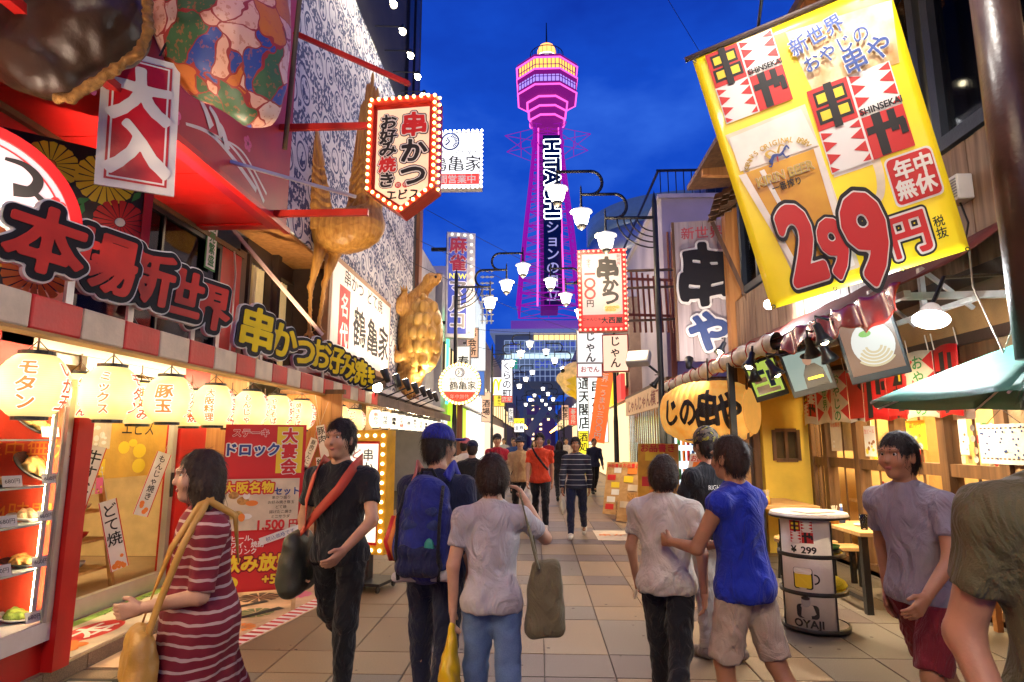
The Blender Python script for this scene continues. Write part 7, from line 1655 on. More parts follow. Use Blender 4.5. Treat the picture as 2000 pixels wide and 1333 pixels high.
# red bulb sign
Yb = 13.6; p = at(1176, 567, Yb); S = frame(p, -5); w_, h_ = .50, .90
rs = thing('bulb_sign', 'tall white signboard with red bulb frame hanging over the right side', 'sign', p)
MB(S).box(-w_ - .04, w_ + .04, -h_ - .04, h_ + .04, -.22, -.01).build('box', RSG, rs)
for a, b_, c_, d_ in ((-w_ - .04, w_ + .04, h_ - .06, h_ + .04), (-w_ - .04, w_ + .04, -h_ - .04, -h_ + .06), (-w_ - .04, -w_ + .06, -h_ + .06, h_ - .06), (w_ - .06, w_ + .04, -h_ + .06, h_ - .06)): MB(S).box(a, b_, c_, d_, -.01, .03).build('rim', RED, rs)
MB(S).rect(-w_ + .06, w_ - .06, -h_ + .06, h_ - .06, .0).build('face', mat('soft_white_face', (.32, .25, .24), .5, var=.05, bump=0, emit=.20, ecol=(1, .85, .82)), rs); MB(S).rect(-w_ + .06, w_ - .06, -h_ + .06, -h_ + .34, .006).build('red_foot', glow('red_backlit3', (.8, .06, .05), .6), rs)
for s, y, sz in (('串', .50, .52), ('か', .12, .36), ('つ', -.16, .40)): T(MB(S), s, .13 + (.05 if s != '串' else 0), y, sz, .008, off=.05, warp=.03).build('lettering', INK, rs)
for s, y, sz, m in (('一', .38, .24, INKR), ('〇', .16, .26, INKR), ('〇', -.08, .26, INKR), ('円', -.30, .18, INK)): T(MB(S), s, -.27, y, sz, .008, off=.05 if m is INKR else .02).build('lettering', m, rs)
T(MB(S), '全て', -.29, .74, .11, .008, True).build('lettering', INK, rs); T(MB(S), '新世界', .38, .82, .09, .008, True).build('lettering', INKR, rs)
T(MB(S), 'じゃんじゃん', -.2, -.66, .085, .010, off=.03).build('lettering', INK, rs); T(MB(S), '大西屋', .2, -.69, .16, .010, off=.035).build('lettering', INK, rs)
MB(S).disc(.22, -.42, .2, .004, 22, .12).build('food_plate', CREAM, rs)
for k in range(7): MB(S).disc(.10 + (k % 4) * .075, -.40 - (k // 4) * .06, .05, .007 + .001 * k, 12, .035).build('food_picture', FOODG, rs)
bulbs(path_pts([(-w_, -h_), (w_, -h_), (w_, h_), (-w_, h_)], 50, S, .045), rs, REDB, .028); bulbs([S @ Vector((w_ + .05, -h_ + .1 + k * .125, -.1)) for k in range(15)], rs, REDB, .025)
for z in (-.7, .05, .45): MB().bar(S @ Vector((w_, z, -.1)), (3.6, Yb + .3, p.z + z + .1), .05).build('arm', BROWN, rs)
for k in range(7): MB().bar(at(1232 + k * 13, 530 + k * 4, 15.2), at(1245 + k * 13, 640, 15.0), .05).build('hanging_bar', mat('rust_bar', (.22, .06, .03), .6), rs) if False else None
sr = thing('rusty_rack', 'rack of rusty upright bars behind the red bulb sign', 'rack', at(1260, 600, 15.2))
for k in range(8): MB().bar(at(1232 + k * 11, 528 + k * 3, 15.2), at(1240 + k * 11, 650, 15.2), .05).build('upright_bar', mat('rust_bar', (.22, .06, .03), .6), sr)
for py in (545, 615): MB().bar(at(1225, py, 15.2), at(1320, py + 3, 15.2), .06).build('cross_bar', mat('rust_bar', (.22, .06, .03), .6), sr)
# stacked signs on the right
vsign(1153, 677, 19, .85, 1.05, 'じゃん', 'white signboard with black brush kana under the red bulb sign', glow('white_dim_face', (.9, .86, .84), .62), INK, 0, .33, 'shop_sign'); vsign(1152, 722, 19.4, .8, .5, 'おでん', 'small white and red signboard below the brush kana board', glow('white_dim_face', (.9, .86, .84), .62), INKR, 0, .2, 'shop_sign', RED, False)
vsign(1202, 690, 17.0, .72, 1.05, 'じゃん', 'red framed signboard with black kana beside the floodlight', glow('peach_face', (.95, .60, .42), .75), INK, -12, .3, 'shop_sign', RED)
t_, S_ = vsign(1142, 800, 24, .62, 2.7, '通天閣店', 'long white hanging banner with black kanji on the right', glow('cool_white_face', (.9, .98, .96), .85), INK, -8, .5, 'shop_banner')
vsign(1168, 800, 22, .7, 2.3, '串かつ大', 'second white hanging banner behind the orange banner', glow('cool_white_face', (.9, .98, .96), .85), INK, -8, .5, 'shop_banner')
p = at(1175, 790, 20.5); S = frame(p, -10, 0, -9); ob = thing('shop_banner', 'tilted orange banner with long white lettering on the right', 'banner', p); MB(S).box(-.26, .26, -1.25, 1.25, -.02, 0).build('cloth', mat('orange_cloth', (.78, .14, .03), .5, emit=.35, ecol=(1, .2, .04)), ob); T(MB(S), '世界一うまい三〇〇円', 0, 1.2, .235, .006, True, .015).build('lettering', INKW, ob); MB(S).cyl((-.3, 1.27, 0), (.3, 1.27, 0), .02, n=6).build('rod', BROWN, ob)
# puffer fish lantern
pc = at(1126, 742, 27); pf = thing('puffer_fish_lantern', 'giant spotted puffer fish lantern hanging over the right side', 'lantern', pc)
f = Field().ell(pc, (.75, .95, .78), .1).ell(pc + Vector((-.55, -.4, .0)), (.35, .4, .3), .15).rc(pc + Vector((.5, .4, 0)), pc + Vector((1.1, .8, .15)), .3, .12, .2)
organic('body', [(f, .06)], mat('puffer_skin', (.55, .34, .12), .6, var=.6, sc_=4, emit=.25, ecol=(1, .6, .2)), pf); 
for a in (-1, 1): MB().ball(pc + Vector((-.62, -.62, .22 * a + .1)), .1, 8, 6).build('eye', BLACK, pf)
for a in (0, 1, 2): MB().flat([(0, 0), (.5, .2), (.6, -.1), (.5, -.35)], 0, frame(pc + Vector((-.5, -.85, -.1 - .25 * a)), 20 * a - 20)).build('fin', INKY, pf)
# stall with clear curtains
st = thing('curtained_stall', 'wooden stall with clear plastic curtains and signboard on the right', 'stall', (3.6, 16.5, 0))
WST = wood('stall_wood', (.40, .18, .05), (.62, .36, .13), 2)
MB().box(2.95, 5.2, 14.0, 14.12, 0, .9).build('front_panel', WST, st); MB().box(2.95, 3.05, 14.0, 20.5, .0, .7).build('side_panel', WST, st)
for yy in (14.05, 16.2, 18.4, 20.4): MB().box(2.95, 3.05, yy - .05, yy + .05, .7, 2.9).build('post', WST, st)
MB().box(2.85, 5.2, 13.9, 20.6, 2.9, 3.0).build('roof', WOODD, st); 
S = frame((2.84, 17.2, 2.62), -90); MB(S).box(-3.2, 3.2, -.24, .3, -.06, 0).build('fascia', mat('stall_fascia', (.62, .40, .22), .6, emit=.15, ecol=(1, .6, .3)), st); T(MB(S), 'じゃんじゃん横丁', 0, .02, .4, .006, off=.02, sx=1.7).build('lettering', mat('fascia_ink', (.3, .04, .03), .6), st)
Sn = frame((3.5, 13.88, 2.62), 0); MB(Sn).box(-.65, .65, -.24, .3, -.05, 0).build('fascia', mat('stall_fascia', (.62, .40, .22), .6), st); T(MB(Sn), '串かつ横丁', 0, .02, .23, .006, off=.02).build('lettering', mat('fascia_ink', (.3, .04, .03), .6), st)
PLA = glass('clear_vinyl', (.95, .90, .82), .10)
MB().grid(lambda u, v: (2.93 + .03 * math.sin(u * 120), 14 + 6.4 * u, .5 + 2.2 * v), 160, 1).build('vinyl_curtain', PLA, st, True); MB().grid(lambda u, v: (2.95 + 1.6 * u, 13.95 + .03 * math.sin(u * 50), .6 + 2.1 * v), 60, 1).build('vinyl_curtain', PLA, st, True)
MB().box(5.1, 5.2, 14.1, 20.5, 0, 2.9).build('rear_wall', mat('stall_back', (.72, .45, .18), .7), st)
for k in range(7): MB().box(3.2 + .2 * (k % 2), 3.5 + .2 * (k % 2), 14.3 + k * .85, 14.9 + k * .85, .9, 2.2 + .2 * (k % 3)).build('inner_panel', (WOODT, CREAM, WOODY)[k % 3], st)
T(MB(frame((3.45, 14.25, 1.9), 0)), 'ホルモン', 0, .55, .3, .02, True, .02).build('lettering', INKW, st)
for k in range(3):
    y_ = 14.8 + k * 2; tl = thing('stall_lamp', ORD[k] + ' warm strip lamp from the camera inside the curtained stall', 'lamp', (4, y_, 2.8), 'lamps in the curtained stall'); MB().box(3.3, 4.4, y_, y_ + .14, 2.80, 2.87).build('diffuser', glow('stall_glow', (1, .78, .42), 16), tl); MB().box(3.25, 4.45, y_ - .02, y_ + .16, 2.87, 2.895).build('housing', WHITE, tl)
# canopy lights on the far right shops
f5 = block('shop_building', 'row of lit shops on the right behind the stall', 3.1, 11, 21, 36, 6.5, mat('right_block', (.30, .22, .18), .7), 1, 1, WARM, 6); MB().box(3.0, 3.1, 21.2, 35.8, .1, 2.9).build('shop_window', WARM, f5)
for k in range(5): MB().box(2.85, 3.0, 21.5 + k * 2.8, 23.6 + k * 2.8, 3.0, 3.9).build('fascia_sign', (glow('red_backlit3', (.8, .06, .05), .6), glow('yellow_backlit', (.95, .75, .03), .9), WB, glow('peach_face', (.95, .6, .42), .75), WARM)[k], f5)
f6 = block('shop_building', 'far lit shop building on the right below the tower', 3.3, 12, 36.5, 60, 9.5, mat('right_far_block', (.34, .3, .3), .7), 2, 1, COOL, 7); MB().box(3.2, 3.3, 37, 59.5, .1, 2.9).build('shop_window', WARM, f6); MB().box(3.1, 3.2, 37, 59, 3.0, 3.9).build('fascia_sign', WARM, f6)
block('shop_building', 'dim far shop building on the right near the tower', 3.6, 12, 60.5, 118, 7, mat('far_grey_block', (.2, .18, .2), .7), 1, 1, WARM, 10)
vsign(1140, 885, 23, .4, 1.6, '酒処', 'narrow yellow standing sign at the foot of the right shops', glow('yellow_backlit', (.95, .75, .03), .9), INK)
# floodlight on bracket
p = at(1245, 695, 12.6); fl = thing('flood_light', 'large grey floodlight on a bracket beside the lamp post', 'floodlight', p); Mq = frame(p, -25, -35); MB(Mq).box(-.24, .24, -.16, .16, -.18, 0).build('housing', mat('flood_grey', (.35, .34, .33), .45), fl, bevel=.03); MB(Mq).rect(-.21, .21, -.13, .13, .004).build('lens', mat('flood_lens_off', (.5, .45, .35), .1), fl); MB().tube([p + Vector((.1, .1, 0)), p + Vector((.25, .1, -.2)), (2.5, 12.5, p.z - .45)], .025, 6).build('bracket', DKSTEEL, fl)
# leaning menu boards and crates by the stall
def lean(px, py, Y, w_, h_, a, label, m, seed, tilt=-14):
    p = at(px, py, Y); M = frame((p.x, p.y, 0), a, tilt); t = thing('menu_stand', label, 'menu board', (p.x, p.y, 0), 'menu boards standing by the stall')
    MB(M).box(-w_ / 2, w_ / 2, .02, h_, -.03, 0).build('board', m, t); rr = random.Random(seed)
    for k in range(6): x_ = rr.uniform(-.25, .2) * w_; y_ = .12 + k * (h_ - .2) / 6; MB(M).rect(x_ - w_ * .18, x_ + w_ * .3, y_, y_ + (h_ - .2) / 8, .004 + .001 * k).build('menu_print', rr.choice((INKR, INKY, CREAM, WHITE, INKO, FOODB)), t)
    T(MB(M), 'お品書き', 0, h_ - .08, w_ * .22, .014, off=.02).build('lettering', INKR, t); MB(M).bar((-w_ * .4, h_ * .8, -.03), (-w_ * .4, .0 + .05, -.42), .03).bar((w_ * .4, h_ * .8, -.03), (w_ * .4, .05, -.42), .03).build('rear_leg', WOODT, t)
lean(1193, 1000, 13.9, .42, 1.15, -35, 'small menu stand nearest the middle of the street', WOODT, 1); lean(1222, 1015, 12.6, .45, 1.2, -40, 'plain wooden menu stand between two other boards', WOODT, 2); lean(1285, 985, 11.2, .72, 1.55, -20, 'large yellow framed menu stand beside the giant lantern', GOLDP, 3, -8)
lean(1338, 1010, 9.2, .5, 1.5, -48, 'tilted glossy menu stand in front of the helmeted worker', WHITE, 4, -22)
ct = thing('wooden_crate', 'small wooden crate on the ground between the menu stands', 'crate', (1.75, 13.4, 0))
for z in (.03, .14, .25): MB().box(1.62, 1.98, 13.3, 13.33, z, z + .09).box(1.62, 1.65, 13.33, 13.6, z, z + .09).box(1.95, 1.98, 13.33, 13.6, z, z + .09).build('slat', WOODT, ct)
MB().box(1.62, 1.98, 13.3, 13.6, .0, .02).build('base', WOODT, ct)
fm = thing('floor_mat', 'pale printed floor mat on the pavement before the menu stands', 'mat', (1.2, 10.5, 0)); MB().box(.95, 1.75, 10.4, 11.5, .001, .008).build('base', CREAM, fm); T(MB(Matrix.Translation((1.35, 10.95, .009))), '串かつ', 0, 0, .24, .003, off=.03).build('lettering', INKO, fm)
# counter and vending fridge behind the lantern
fr = thing('drinks_fridge', 'glass door drinks fridge behind the giant lantern', 'fridge', (2.9, 12.6, 0)); MB().box(2.6, 3.2, 12.4, 13.0, 0, 1.9).build('cabinet', DKSTEEL, fr); MB().box(2.66, 3.14, 12.36, 12.4, .2, 1.8).build('lit_window', glow('fridge_glow', (.75, .9, 1), .9), fr)
for z in (.5, .85, 1.2, 1.5):
    for k in range(5): MB().cyl((2.72 + k * .09, 12.33, z), (2.72 + k * .09, 12.33, z + .2), .03, n=8).build('bottle', (INKG, INKO, INKR, INKB, INKY)[k], fr)
rgs = random.Random(9)
for i, (side, Y) in enumerate([(-1, y) for y in (23, 26, 29.5, 34.5, 43, 52, 64)] + [(1, y) for y in (25.5, 28.5, 31, 34, 41, 48, 57, 68)]):
    px = at(1052, 862, Y); x_ = side * (2.95 - .3 * rgs.random()); z_ = rgs.uniform(3.3, 6.0); w_ = rgs.uniform(.5, .9); h_ = rgs.uniform(.7, 1.8); S = frame((x_, Y, z_), 0)
    fm_ = (glow('sign_a', (.95, .90, .82), .55), glow('sign_b', (.8, .08, .05), .5), glow('sign_c', (.95, .72, .06), .6), glow('sign_d', (.08, .2, .6), .5), glow('sign_e', (.9, .5, .3), .55))[rgs.randrange(5)]
    t = thing('shop_sign', '%s small projecting sign from the camera along the far %s shops' % (ORD[i if side < 0 else i - 7], 'left' if side < 0 else 'right'), 'sign', (x_, Y, z_), 'projecting signs along the far shops')
    MB(S).box(-w_ / 2, w_ / 2, -h_ / 2, h_ / 2, -.15, 0).build('box', GREYW, t); MB(S).rect(-w_ / 2 + .04, w_ / 2 - .04, -h_ / 2 + .04, h_ / 2 - .04, .01).build('face', fm_, t)
    sw = rgs.choice(('酒場', '串かつ', '寿司', 'たこ焼', '喫茶', '碁会所')); sz_ = min(w_ * .8, h_ * .85 / len(sw)); T(MB(S), sw, 0, sz_ * len(sw) / 2, sz_, .02, True, .02).build('lettering', INK if fm_.name in ('sign_a', 'sign_c', 'sign_e') else INKW, t)
    MB().bar((x_ + side * w_ / 2, Y + .1, z_), (side * 3.5, Y + .1, z_), .06).build('arm', DKSTEEL, t)
# overhead wires
for k, (a, b_, c_, d_) in enumerate(((( -3.4, 18, 8.6), (9, 40, 9.5), .5, .008), ((-3.3, 16, 7.0), (6, 34, 8.0), .4, .008), ((-3.3, 15.5, 6.2), (4, 30, 6.4), .3, .007), ((3.6, 9.5, 6.2), (1.6, 14, 16), .1, .006), ((-3.3, 13, 6.4), (-3.0, 20, 5.0), .2, .008), ((-3.4, 20, 5.4), (3.5, 22, 5.6), .25, .007), ((-3.3, 30, 6.2), (3.4, 34, 6.5), .3, .01))):
    a, b_ = Vector(a), Vector(b_); wr = MB().tube([a.lerp(b_, i / 16) - Vector((0, 0, c_ * 4 * (i / 16) * (1 - i / 16))) for i in range(17)], d_, 5).build('overhead_wire', BLACK); tag(wr, ('thin overhead wire rising right from the patterned building past the tower', 'thin overhead wire below the highest one beside the tower', 'thin overhead wire above the blue vertical sign', 'thin overhead wire rising from the restaurant roof into the sky', 'thin overhead wire sloping down to the blue vertical sign', 'thin overhead wire crossing the street below the nearest lamps', 'thin overhead wire crossing the far street before the tower base')[k], 'wire', 'overhead wires')
# trees under the tower
def tree(x, y, h, r, label, seed):
    t = thing('street_tree', label, 'tree', (x, y, 0)); rr = np.random.RandomState(seed)
    MB().tube([(x, y, 0), (x + .1, y, h * .35), (x - .1, y + .1, h * .7)], [.16, .12, .05], 7).tube([(x + .05, y, h * .3), (x + r * .5, y, h * .65)], [.07, .03], 5).tube([(x + .05, y, h * .35), (x - r * .5, y, h * .7)], [.07, .03], 5).build('trunk', WOODD, t)
    mb = MB()
    cl = rr.normal(0, 1, (26, 3)) * np.array([r * .5, r * .5, h * .17]) + np.array([x, y, h * .68])
    for k in range(1500):
        c_ = cl[k % 26] + rr.normal(0, .26, 3); a, b_ = Vector(rr.normal(0, 1, 3)).normalized() * .14, Vector(rr.normal(0, 1, 3)).normalized() * .08; c_ = Vector(c_); mb.add([c_ - a, c_ + b_, c_ + a, c_ - b_], [(0, 1, 2, 3)])
    mb.build('crown', mat('leaf_green', (.04, .13, .03), .6, var=.5, sc_=2), t)
tree(5.0, 92, 6.2, 2.2, 'leafy street tree on the right under the tower', 1); tree(-4.4, 88, 5.0, 1.8, 'leafy street tree on the left under the tower', 2)
# ================================================================== people
def skin(nm, c): return mat(nm, c, .5, var=.10, sc_=14, bump=.03, bsc=160)
SKIN = [skin('skin_warm', (.50, .27, .17)), skin('skin_light', (.56, .32, .21)), skin('skin_tan', (.40, .20, .11))]
HAIRM = mat('black_hair', (.014, .010, .009), .6, var=.4, sc_=40, bump=.2, bsc=70); HAIRB = mat('brown_hair', (.035, .018, .011), .6, var=.4, sc_=40, bump=.2, bsc=70)
def cloth(nm, c, var=.14):
    nw = 'cloth_' + nm not in MATS; m = mat('cloth_' + nm, c, .85, var=var, sc_=9, bump=.10, bsc=240, spec=.2, sheen=.12)
    if nw: folds(m)
    return m
def folds(m):
    t = m.node_tree; b = t.nodes['Principled BSDF']; co = N(t, 'ShaderNodeTexCoord'); mp_ = N(t, 'ShaderNodeMapping'); mp_.inputs['Scale'].default_value = (1, 1, .55); mp_.inputs['Rotation'].default_value = (.3, .5, .2)
    n = N(t, 'ShaderNodeTexNoise'); n.inputs['Scale'].default_value = 7.5; n.inputs['Detail'].default_value = 3; n.inputs['Distortion'].default_value = 1.9
    bp = N(t, 'ShaderNodeBump'); bp.inputs['Strength'].default_value = .95; bp.inputs['Distance'].default_value = .042
    t.links.new(co.outputs['Object'], mp_.inputs[0]); t.links.new(mp_.outputs[0], n.inputs['Vector']); t.links.new(n.outputs['Fac'], bp.inputs['Height'])
    if b.inputs['Normal'].links: t.links.new(b.inputs['Normal'].links[0].from_socket, bp.inputs['Normal'])
    t.links.new(bp.outputs[0], b.inputs['Normal'])
EYEW = mat('eye_white', (.7, .68, .65), .25, var=0, bump=0); LIP = mat('lips', (.40, .13, .11), .45, var=0, bump=0)
def strands(ho, m, Mp, hc, face, s):
    me = ho.data; n = len(me.vertices); co = np.empty(n * 3); me.vertices.foreach_get('co', co); co = co.reshape(-1, 3); no = np.empty(n * 3); me.vertices.foreach_get('normal', no); no = no.reshape(-1, 3)
    rr = np.random.RandomState(n); top_ = np.array(Mp @ Vector((hc[0], hc[1] - .02, hc[2] + .10))); mb = MB()
    for i in rr.randint(0, n, 2600):
        p = co[i]; nn = no[i]; d = p - top_; d[2] -= .10; d = d - nn * (d @ nn); L = np.linalg.norm(d)
        if L < 1e-4: continue
        d = d / L + rr.normal(0, .16, 3); sdv = np.cross(d, nn); sdv = sdv / (np.linalg.norm(sdv) + 1e-9) * rr.uniform(.0007, .0018) * s; ln = rr.uniform(.03, .075) * s; q = p + nn * .0015
        q1 = q + d * ln * .5 + nn * rr.uniform(.001, .006); q2 = q + d * ln + nn * rr.uniform(-.004, .006)
        mb.add([q - sdv, q + sdv, q1 + sdv * .9, q1 - sdv * .9, q2], [(0, 1, 2, 3), (3, 2, 4)])
    mb.build('hair_strands', m, ho, True, kind='stuff')
def person(label, x, y, face, H, outfit, hair='short', hairm=HAIRM, sk=0, legs=(12, 8, -14, 18), arms=None, lean=3., head=(0., 0.), fine=True, bw=1., group=None):
    s = H / 1.70; V = lambda *a: np.array(a, float)
    t = thing('person', label, 'person', (x, y, 0), group)
    h = .012 if fine else .022
    rx = Matrix.Rotation(R(-lean), 3, 'X'); RX = np.array(rx)
    J = {}
    for sd, sg, a, k in (('L', -1, legs[0], legs[1]), ('R', 1, legs[2], legs[3])):
        hp = V(sg * .088 * bw, 0, .90); kn = hp + .42 * V(sg * .02, math.sin(R(a)), -math.cos(R(a))); an = kn + .405 * V(0, math.sin(R(a - k)), -math.cos(R(a - k)))
        J['h' + sd], J['k' + sd], J['a' + sd] = hp, kn, an; J['p' + sd] = a - k
    dz = .085 - min(J['aL'][2], J['aR'][2])
    for k in ('hL', 'hR', 'kL', 'kR', 'aL', 'aR'): J[k] = J[k] + V(0, 0, dz)
    pel = V(0, 0, .93 + dz)
    U = lambda a, b, c: pel + RX @ V(a, b, c)
    neck, hc = U(0, -.005, .50), U(0, .02, .655)
    arms = arms or {'L': (15, 8, 20, 5), 'R': (-15, 8, 15, 5)}
    for sd, sg in (('L', -1), ('R', 1)):
        f_, o_, e_, tn = arms[sd]; sh = U(sg * .180 * bw, -.005, .405); d1 = V(sg * math.sin(R(o_)), math.sin(R(f_)) * math.cos(R(o_)), -math.cos(R(f_)) * math.cos(R(o_)))
        el = sh + .275 * d1; g = f_ + e_; d2 = V(-sg * math.sin(R(tn)), math.sin(R(g)) * math.cos(R(tn)), -math.cos(R(g)) * math.cos(R(tn)))
        J['s' + sd], J['e' + sd], J['w' + sd], J['d' + sd] = sh, el, el + .245 * d2, d2
    Mp = Matrix.Translation((x, y, 0)) @ Matrix.Rotation(R(face), 4, 'Z') @ Matrix.Scale(s, 4)
    Mn = np.array(Mp)
    J['_M'] = Mp
    lg = .78 if outfit.get('bottom', ('',))[0] in ('long', 'wide') else 1.
    # --- body
    f = Field()
    def torso(f, g=0., k=.07, top=True):
        f.ell(U(0, 0, .30), ((.150 * bw + g), .098 + g, .19 + g), k, rx).ell(U(0, .003, .10), ((.128 * bw + g), .092 + g, .16 + g), k, rx).ell(U(0, -.008, -.02), ((.150 * bw + g), .103 + g, .11 + g), k, rx)
        for q_ in ('sL', 'sR'): f.rc(U(0, -.012, .425), J[q_], .066 + g * .8, .047 + g, k=.05)
        if top: f.rc(U(0, -.01, .40), U(0, -.005, .50), .07 + g, .052 + g, .04)
    torso(f)
    f.rc(U(0, -.005, .46), hc + V(0, -.02, -.05), .052, .050, .03)
    for sd, sg in (('L', -1), ('R', 1)):
        f.rc(J['s' + sd], J['e' + sd], .048, .038, .04).rc(J['e' + sd], J['w' + sd], .038, .026, .02)
        f.rc(J['h' + sd], J['k' + sd], .080, .050 * lg, .05).rc(J['k' + sd], J['a' + sd] * .35 + J['k' + sd] * .65 + V(0, -.012 * lg, 0), .052 * lg, .050 * lg, .03).rc(J['a' + sd] * .35 + J['k' + sd] * .65 + V(0, -.012 * lg, 0), J['a' + sd], .050 * lg, .032 * lg, .03)
        an = J['a' + sd]; f.rc(an + V(0, -.02, -.035), an + V(0, .10, -.055), .034, .028, .02)
    parts = [(f, h)]
    fh = Field()                                              # head with face
    RH = Matrix.Rotation(R(head[0]), 3, 'Z') @ Matrix.Rotation(R(head[1]), 3, 'X'); RHn = np.array(RH)
    Hh = lambda a, b, c: hc + RHn @ V(a, b, c)
    fh.ell(Hh(0, -.008, .02), (.074, .094, .098), .03, RH).ell(Hh(0, .028, -.05), (.056, .060, .068), .04, RH).ell(Hh(0, .055, -.098), (.026, .026, .022), .03, RH)
    fh.rc(Hh(0, .088, .012), Hh(0, .102, -.028), .008, .013, .015).ell(Hh(0, .082, .028), (.058, .018, .012), .02, RH)
    for a in (-1, 1): fh.ell(Hh(a * .033, .096, .008), (.018, .014, .011), .012, RH, True); fh.ell(Hh(a * .077, -.004, -.012), (.010, .020, .032), .01, RH); fh.ell(Hh(a * .042, .066, -.03), (.024, .02, .024), .03, RH)
    fh.rc(Hh(0, -.015, -.08), U(0, -.005, .48), .048, .053, .03)
    parts.append((fh, .0065 if fine else .013))
    if fine:
        for sd, sg in (('L', -1), ('R', 1)):
            d = J['d' + sd]; n = V(-sg, 0, 0) - d * (V(-sg, 0, 0) @ d); n = n / np.linalg.norm(n); b_ = np.cross(d, n) * sg; w0 = J['w' + sd]
            if b_ @ V(0, 1, .2) < 0: b_ = -b_
            g = Field(); g.rc(w0 - d * .03, w0 + d * .012, .025, .024, .015)
            for q in (-.026, -.009, .009, .026): g.rc(w0 + d * .015 + b_ * q * .55, w0 + d * .082 + b_ * q, .016, .0135, .014)
            for q, L in ((-.028, .058), (-.010, .072), (.010, .076), (.028, .068)):
                m0 = w0 + d * .082 + b_ * q; m1 = m0 + (d * .92 + n * .35) * L * .5; m2 = m1 + (d * .62 + n * .75) * L * .5; g.rc(m0, m1, .0098, .009, .004).rc(m1, m2, .009, .0075, .003)
            th0 = w0 + d * .02 + b_ * .022; th1 = th0 + (d * .72 + b_ * .62 + n * .25) * .042; th2 = th1 + (d * .92 + b_ * .15 + n * .35) * .032; g.rc(th0, th1, .0135, .011, .008).rc(th1, th2, .0105, .0085, .003)
            parts.append((g, .0052))
    else:
        g = f
        for sd in ('L', 'R'): g.rc(J['w' + sd], J['w' + sd] + J['d' + sd] * .09, .03, .026, .01).rc(J['w' + sd] + J['d' + sd] * .09, J['w' + sd] + J['d' + sd] * .16, .026, .012, .01)
    bd = organic('body', parts, SKIN[sk], t, Mp)
    for a in (-1, 1):
        e_ = Mn @ np.append(Hh(a * .032, .0728, .007), 1); eo = MB().ball(e_[:3], .0125 * s, 10, 8).build('eye', EYEW, t, True)
        e_ = Mn @ np.append(Hh(a * .032, .0818, .007), 1); MB().ball(e_[:3], .0066 * s, 8, 6).build('iris', BLACK, eo, True)
    fl = Field().ell(Hh(0, .088, -.062), (.021, .008, .0055), .005, RH).ell(Hh(0, .086, -.069), (.017, .008, .0055), .005, RH); organic('mouth', [(fl, .004)], LIP, t, Mp)
    fb = Field()
    for a in (-1, 1): fb.rc(Hh(a * .018, .096, .031), Hh(a * .047, .086, .034), .0042, .003, .003)
    organic('eyebrows', [(fb, .0035)], hairm, t, Mp)
    # --- hair and headwear
    fr = Field(); hh_ = .008 if fine else .016
    fr.ell(Hh(0, -.016, .030), (.084, .102, .102), .02, RH)
    if hair in ('short', 'cap', 'helmet', 'hat'): fr.ell(Hh(0, -.05, -.03), (.074, .062, .075), .03, RH)
    if hair == 'bob': fr.ell(Hh(0, -.03, -.02), (.098, .095, .105), .03, RH)
    if hair == 'long':
        fr.ell(Hh(0, -.03, -.03), (.094, .092, .12), .03, RH)
        for a in (-1, 0, 1): fr.rc(Hh(a * .06, -.05 + abs(a) * .03, -.05), U(a * .085, -.09 + abs(a) * .10, .36), .05, .025, .04)
    fr.ell(Hh(0, .105, -.035), (.070, .070, .095), .015, RH, True)
    if hair in ('short', 'cap', 'helmet', 'hat'): fr.cut(Hh(0, .0, -.075), V(0, .25, -1))
    elif hair == 'bob': fr.cut(Hh(0, 0, -.105), V(0, 0, -1))
    fr.noise(.0032, 95, 1.2, (1, 1, .25))
    ho = organic('hair', [(fr, hh_)], hairm, t, Mp)
    if fine: strands(ho, hairm, Mp, hc, face, s)
    if hair in ('cap', 'hat', 'helmet'):
        cm = outfit['cap']; fc_ = Field(); fc_.ell(Hh(0, -.012, .045), (.094, .112, .098 if hair != 'helmet' else .105), .02, RH).cut(Hh(0, 0, .028 if hair != 'helmet' else .0), V(0, -.15, -1))
        if hair == 'hat': fc_.ell(Hh(0, 0, .034), (.155, .165, .012), .015, RH)
        else: fc_.ell(Hh(0, .135, .036), (.072, .075, .009), .012, RH)
        organic('cap', [(fc_, .007 if fine else .014)], cm, t, Mp)
    # --- clothes
    def top(kind, m, g=.018):
        c = Field(); torso(c, g, top=False); c.rc(U(0, -.01, .39), U(0, -.004, .462), .078 + g * .5, .062, .04)
        if kind == 'dress':
            for sd in ('L', 'R'): c.rc(J['h' + sd], J['k' + sd] * .9 + J['h' + sd] * .1, .115, .135, .09)
            c.rc(pel, (J['kL'] + J['kR']) / 2 + V(0, 0, .02), .15, .17, .1)
        else: c.ell(U(0, -.004, -.07), (.172 * bw + g, .122 + g, .11), .06, rx)
        ln = {'tee': .62, 'dress': .95, 'long': 1., 'tank': .0}[kind]
        for sd in ('L', 'R'):
            if ln: c.rc(J['s' + sd] - V(0, 0, .0), J['s' + sd] + (J['e' + sd] - J['s' + sd]) * ln, .060, .060, .035, flat=ln < 1)
            if kind == 'long': c.rc(J['e' + sd], J['w' + sd], .053, .042, .02, flat=True)
        z0 = (J['kL'][2] + J['kR'][2]) / 2 - .02 if kind == 'dress' else pel[2] - .11
        c.cut(V(0, 0, z0), V(0, 0, -1)); c.noise(.0042, 20, 2.2 + x, (1, 1, .5)); c.noise(.003, 43, x, (1, 1, .7))
        organic('dress' if kind == 'dress' else 'shirt', [(c, .0115 if fine else .02)], m, t, Mp)
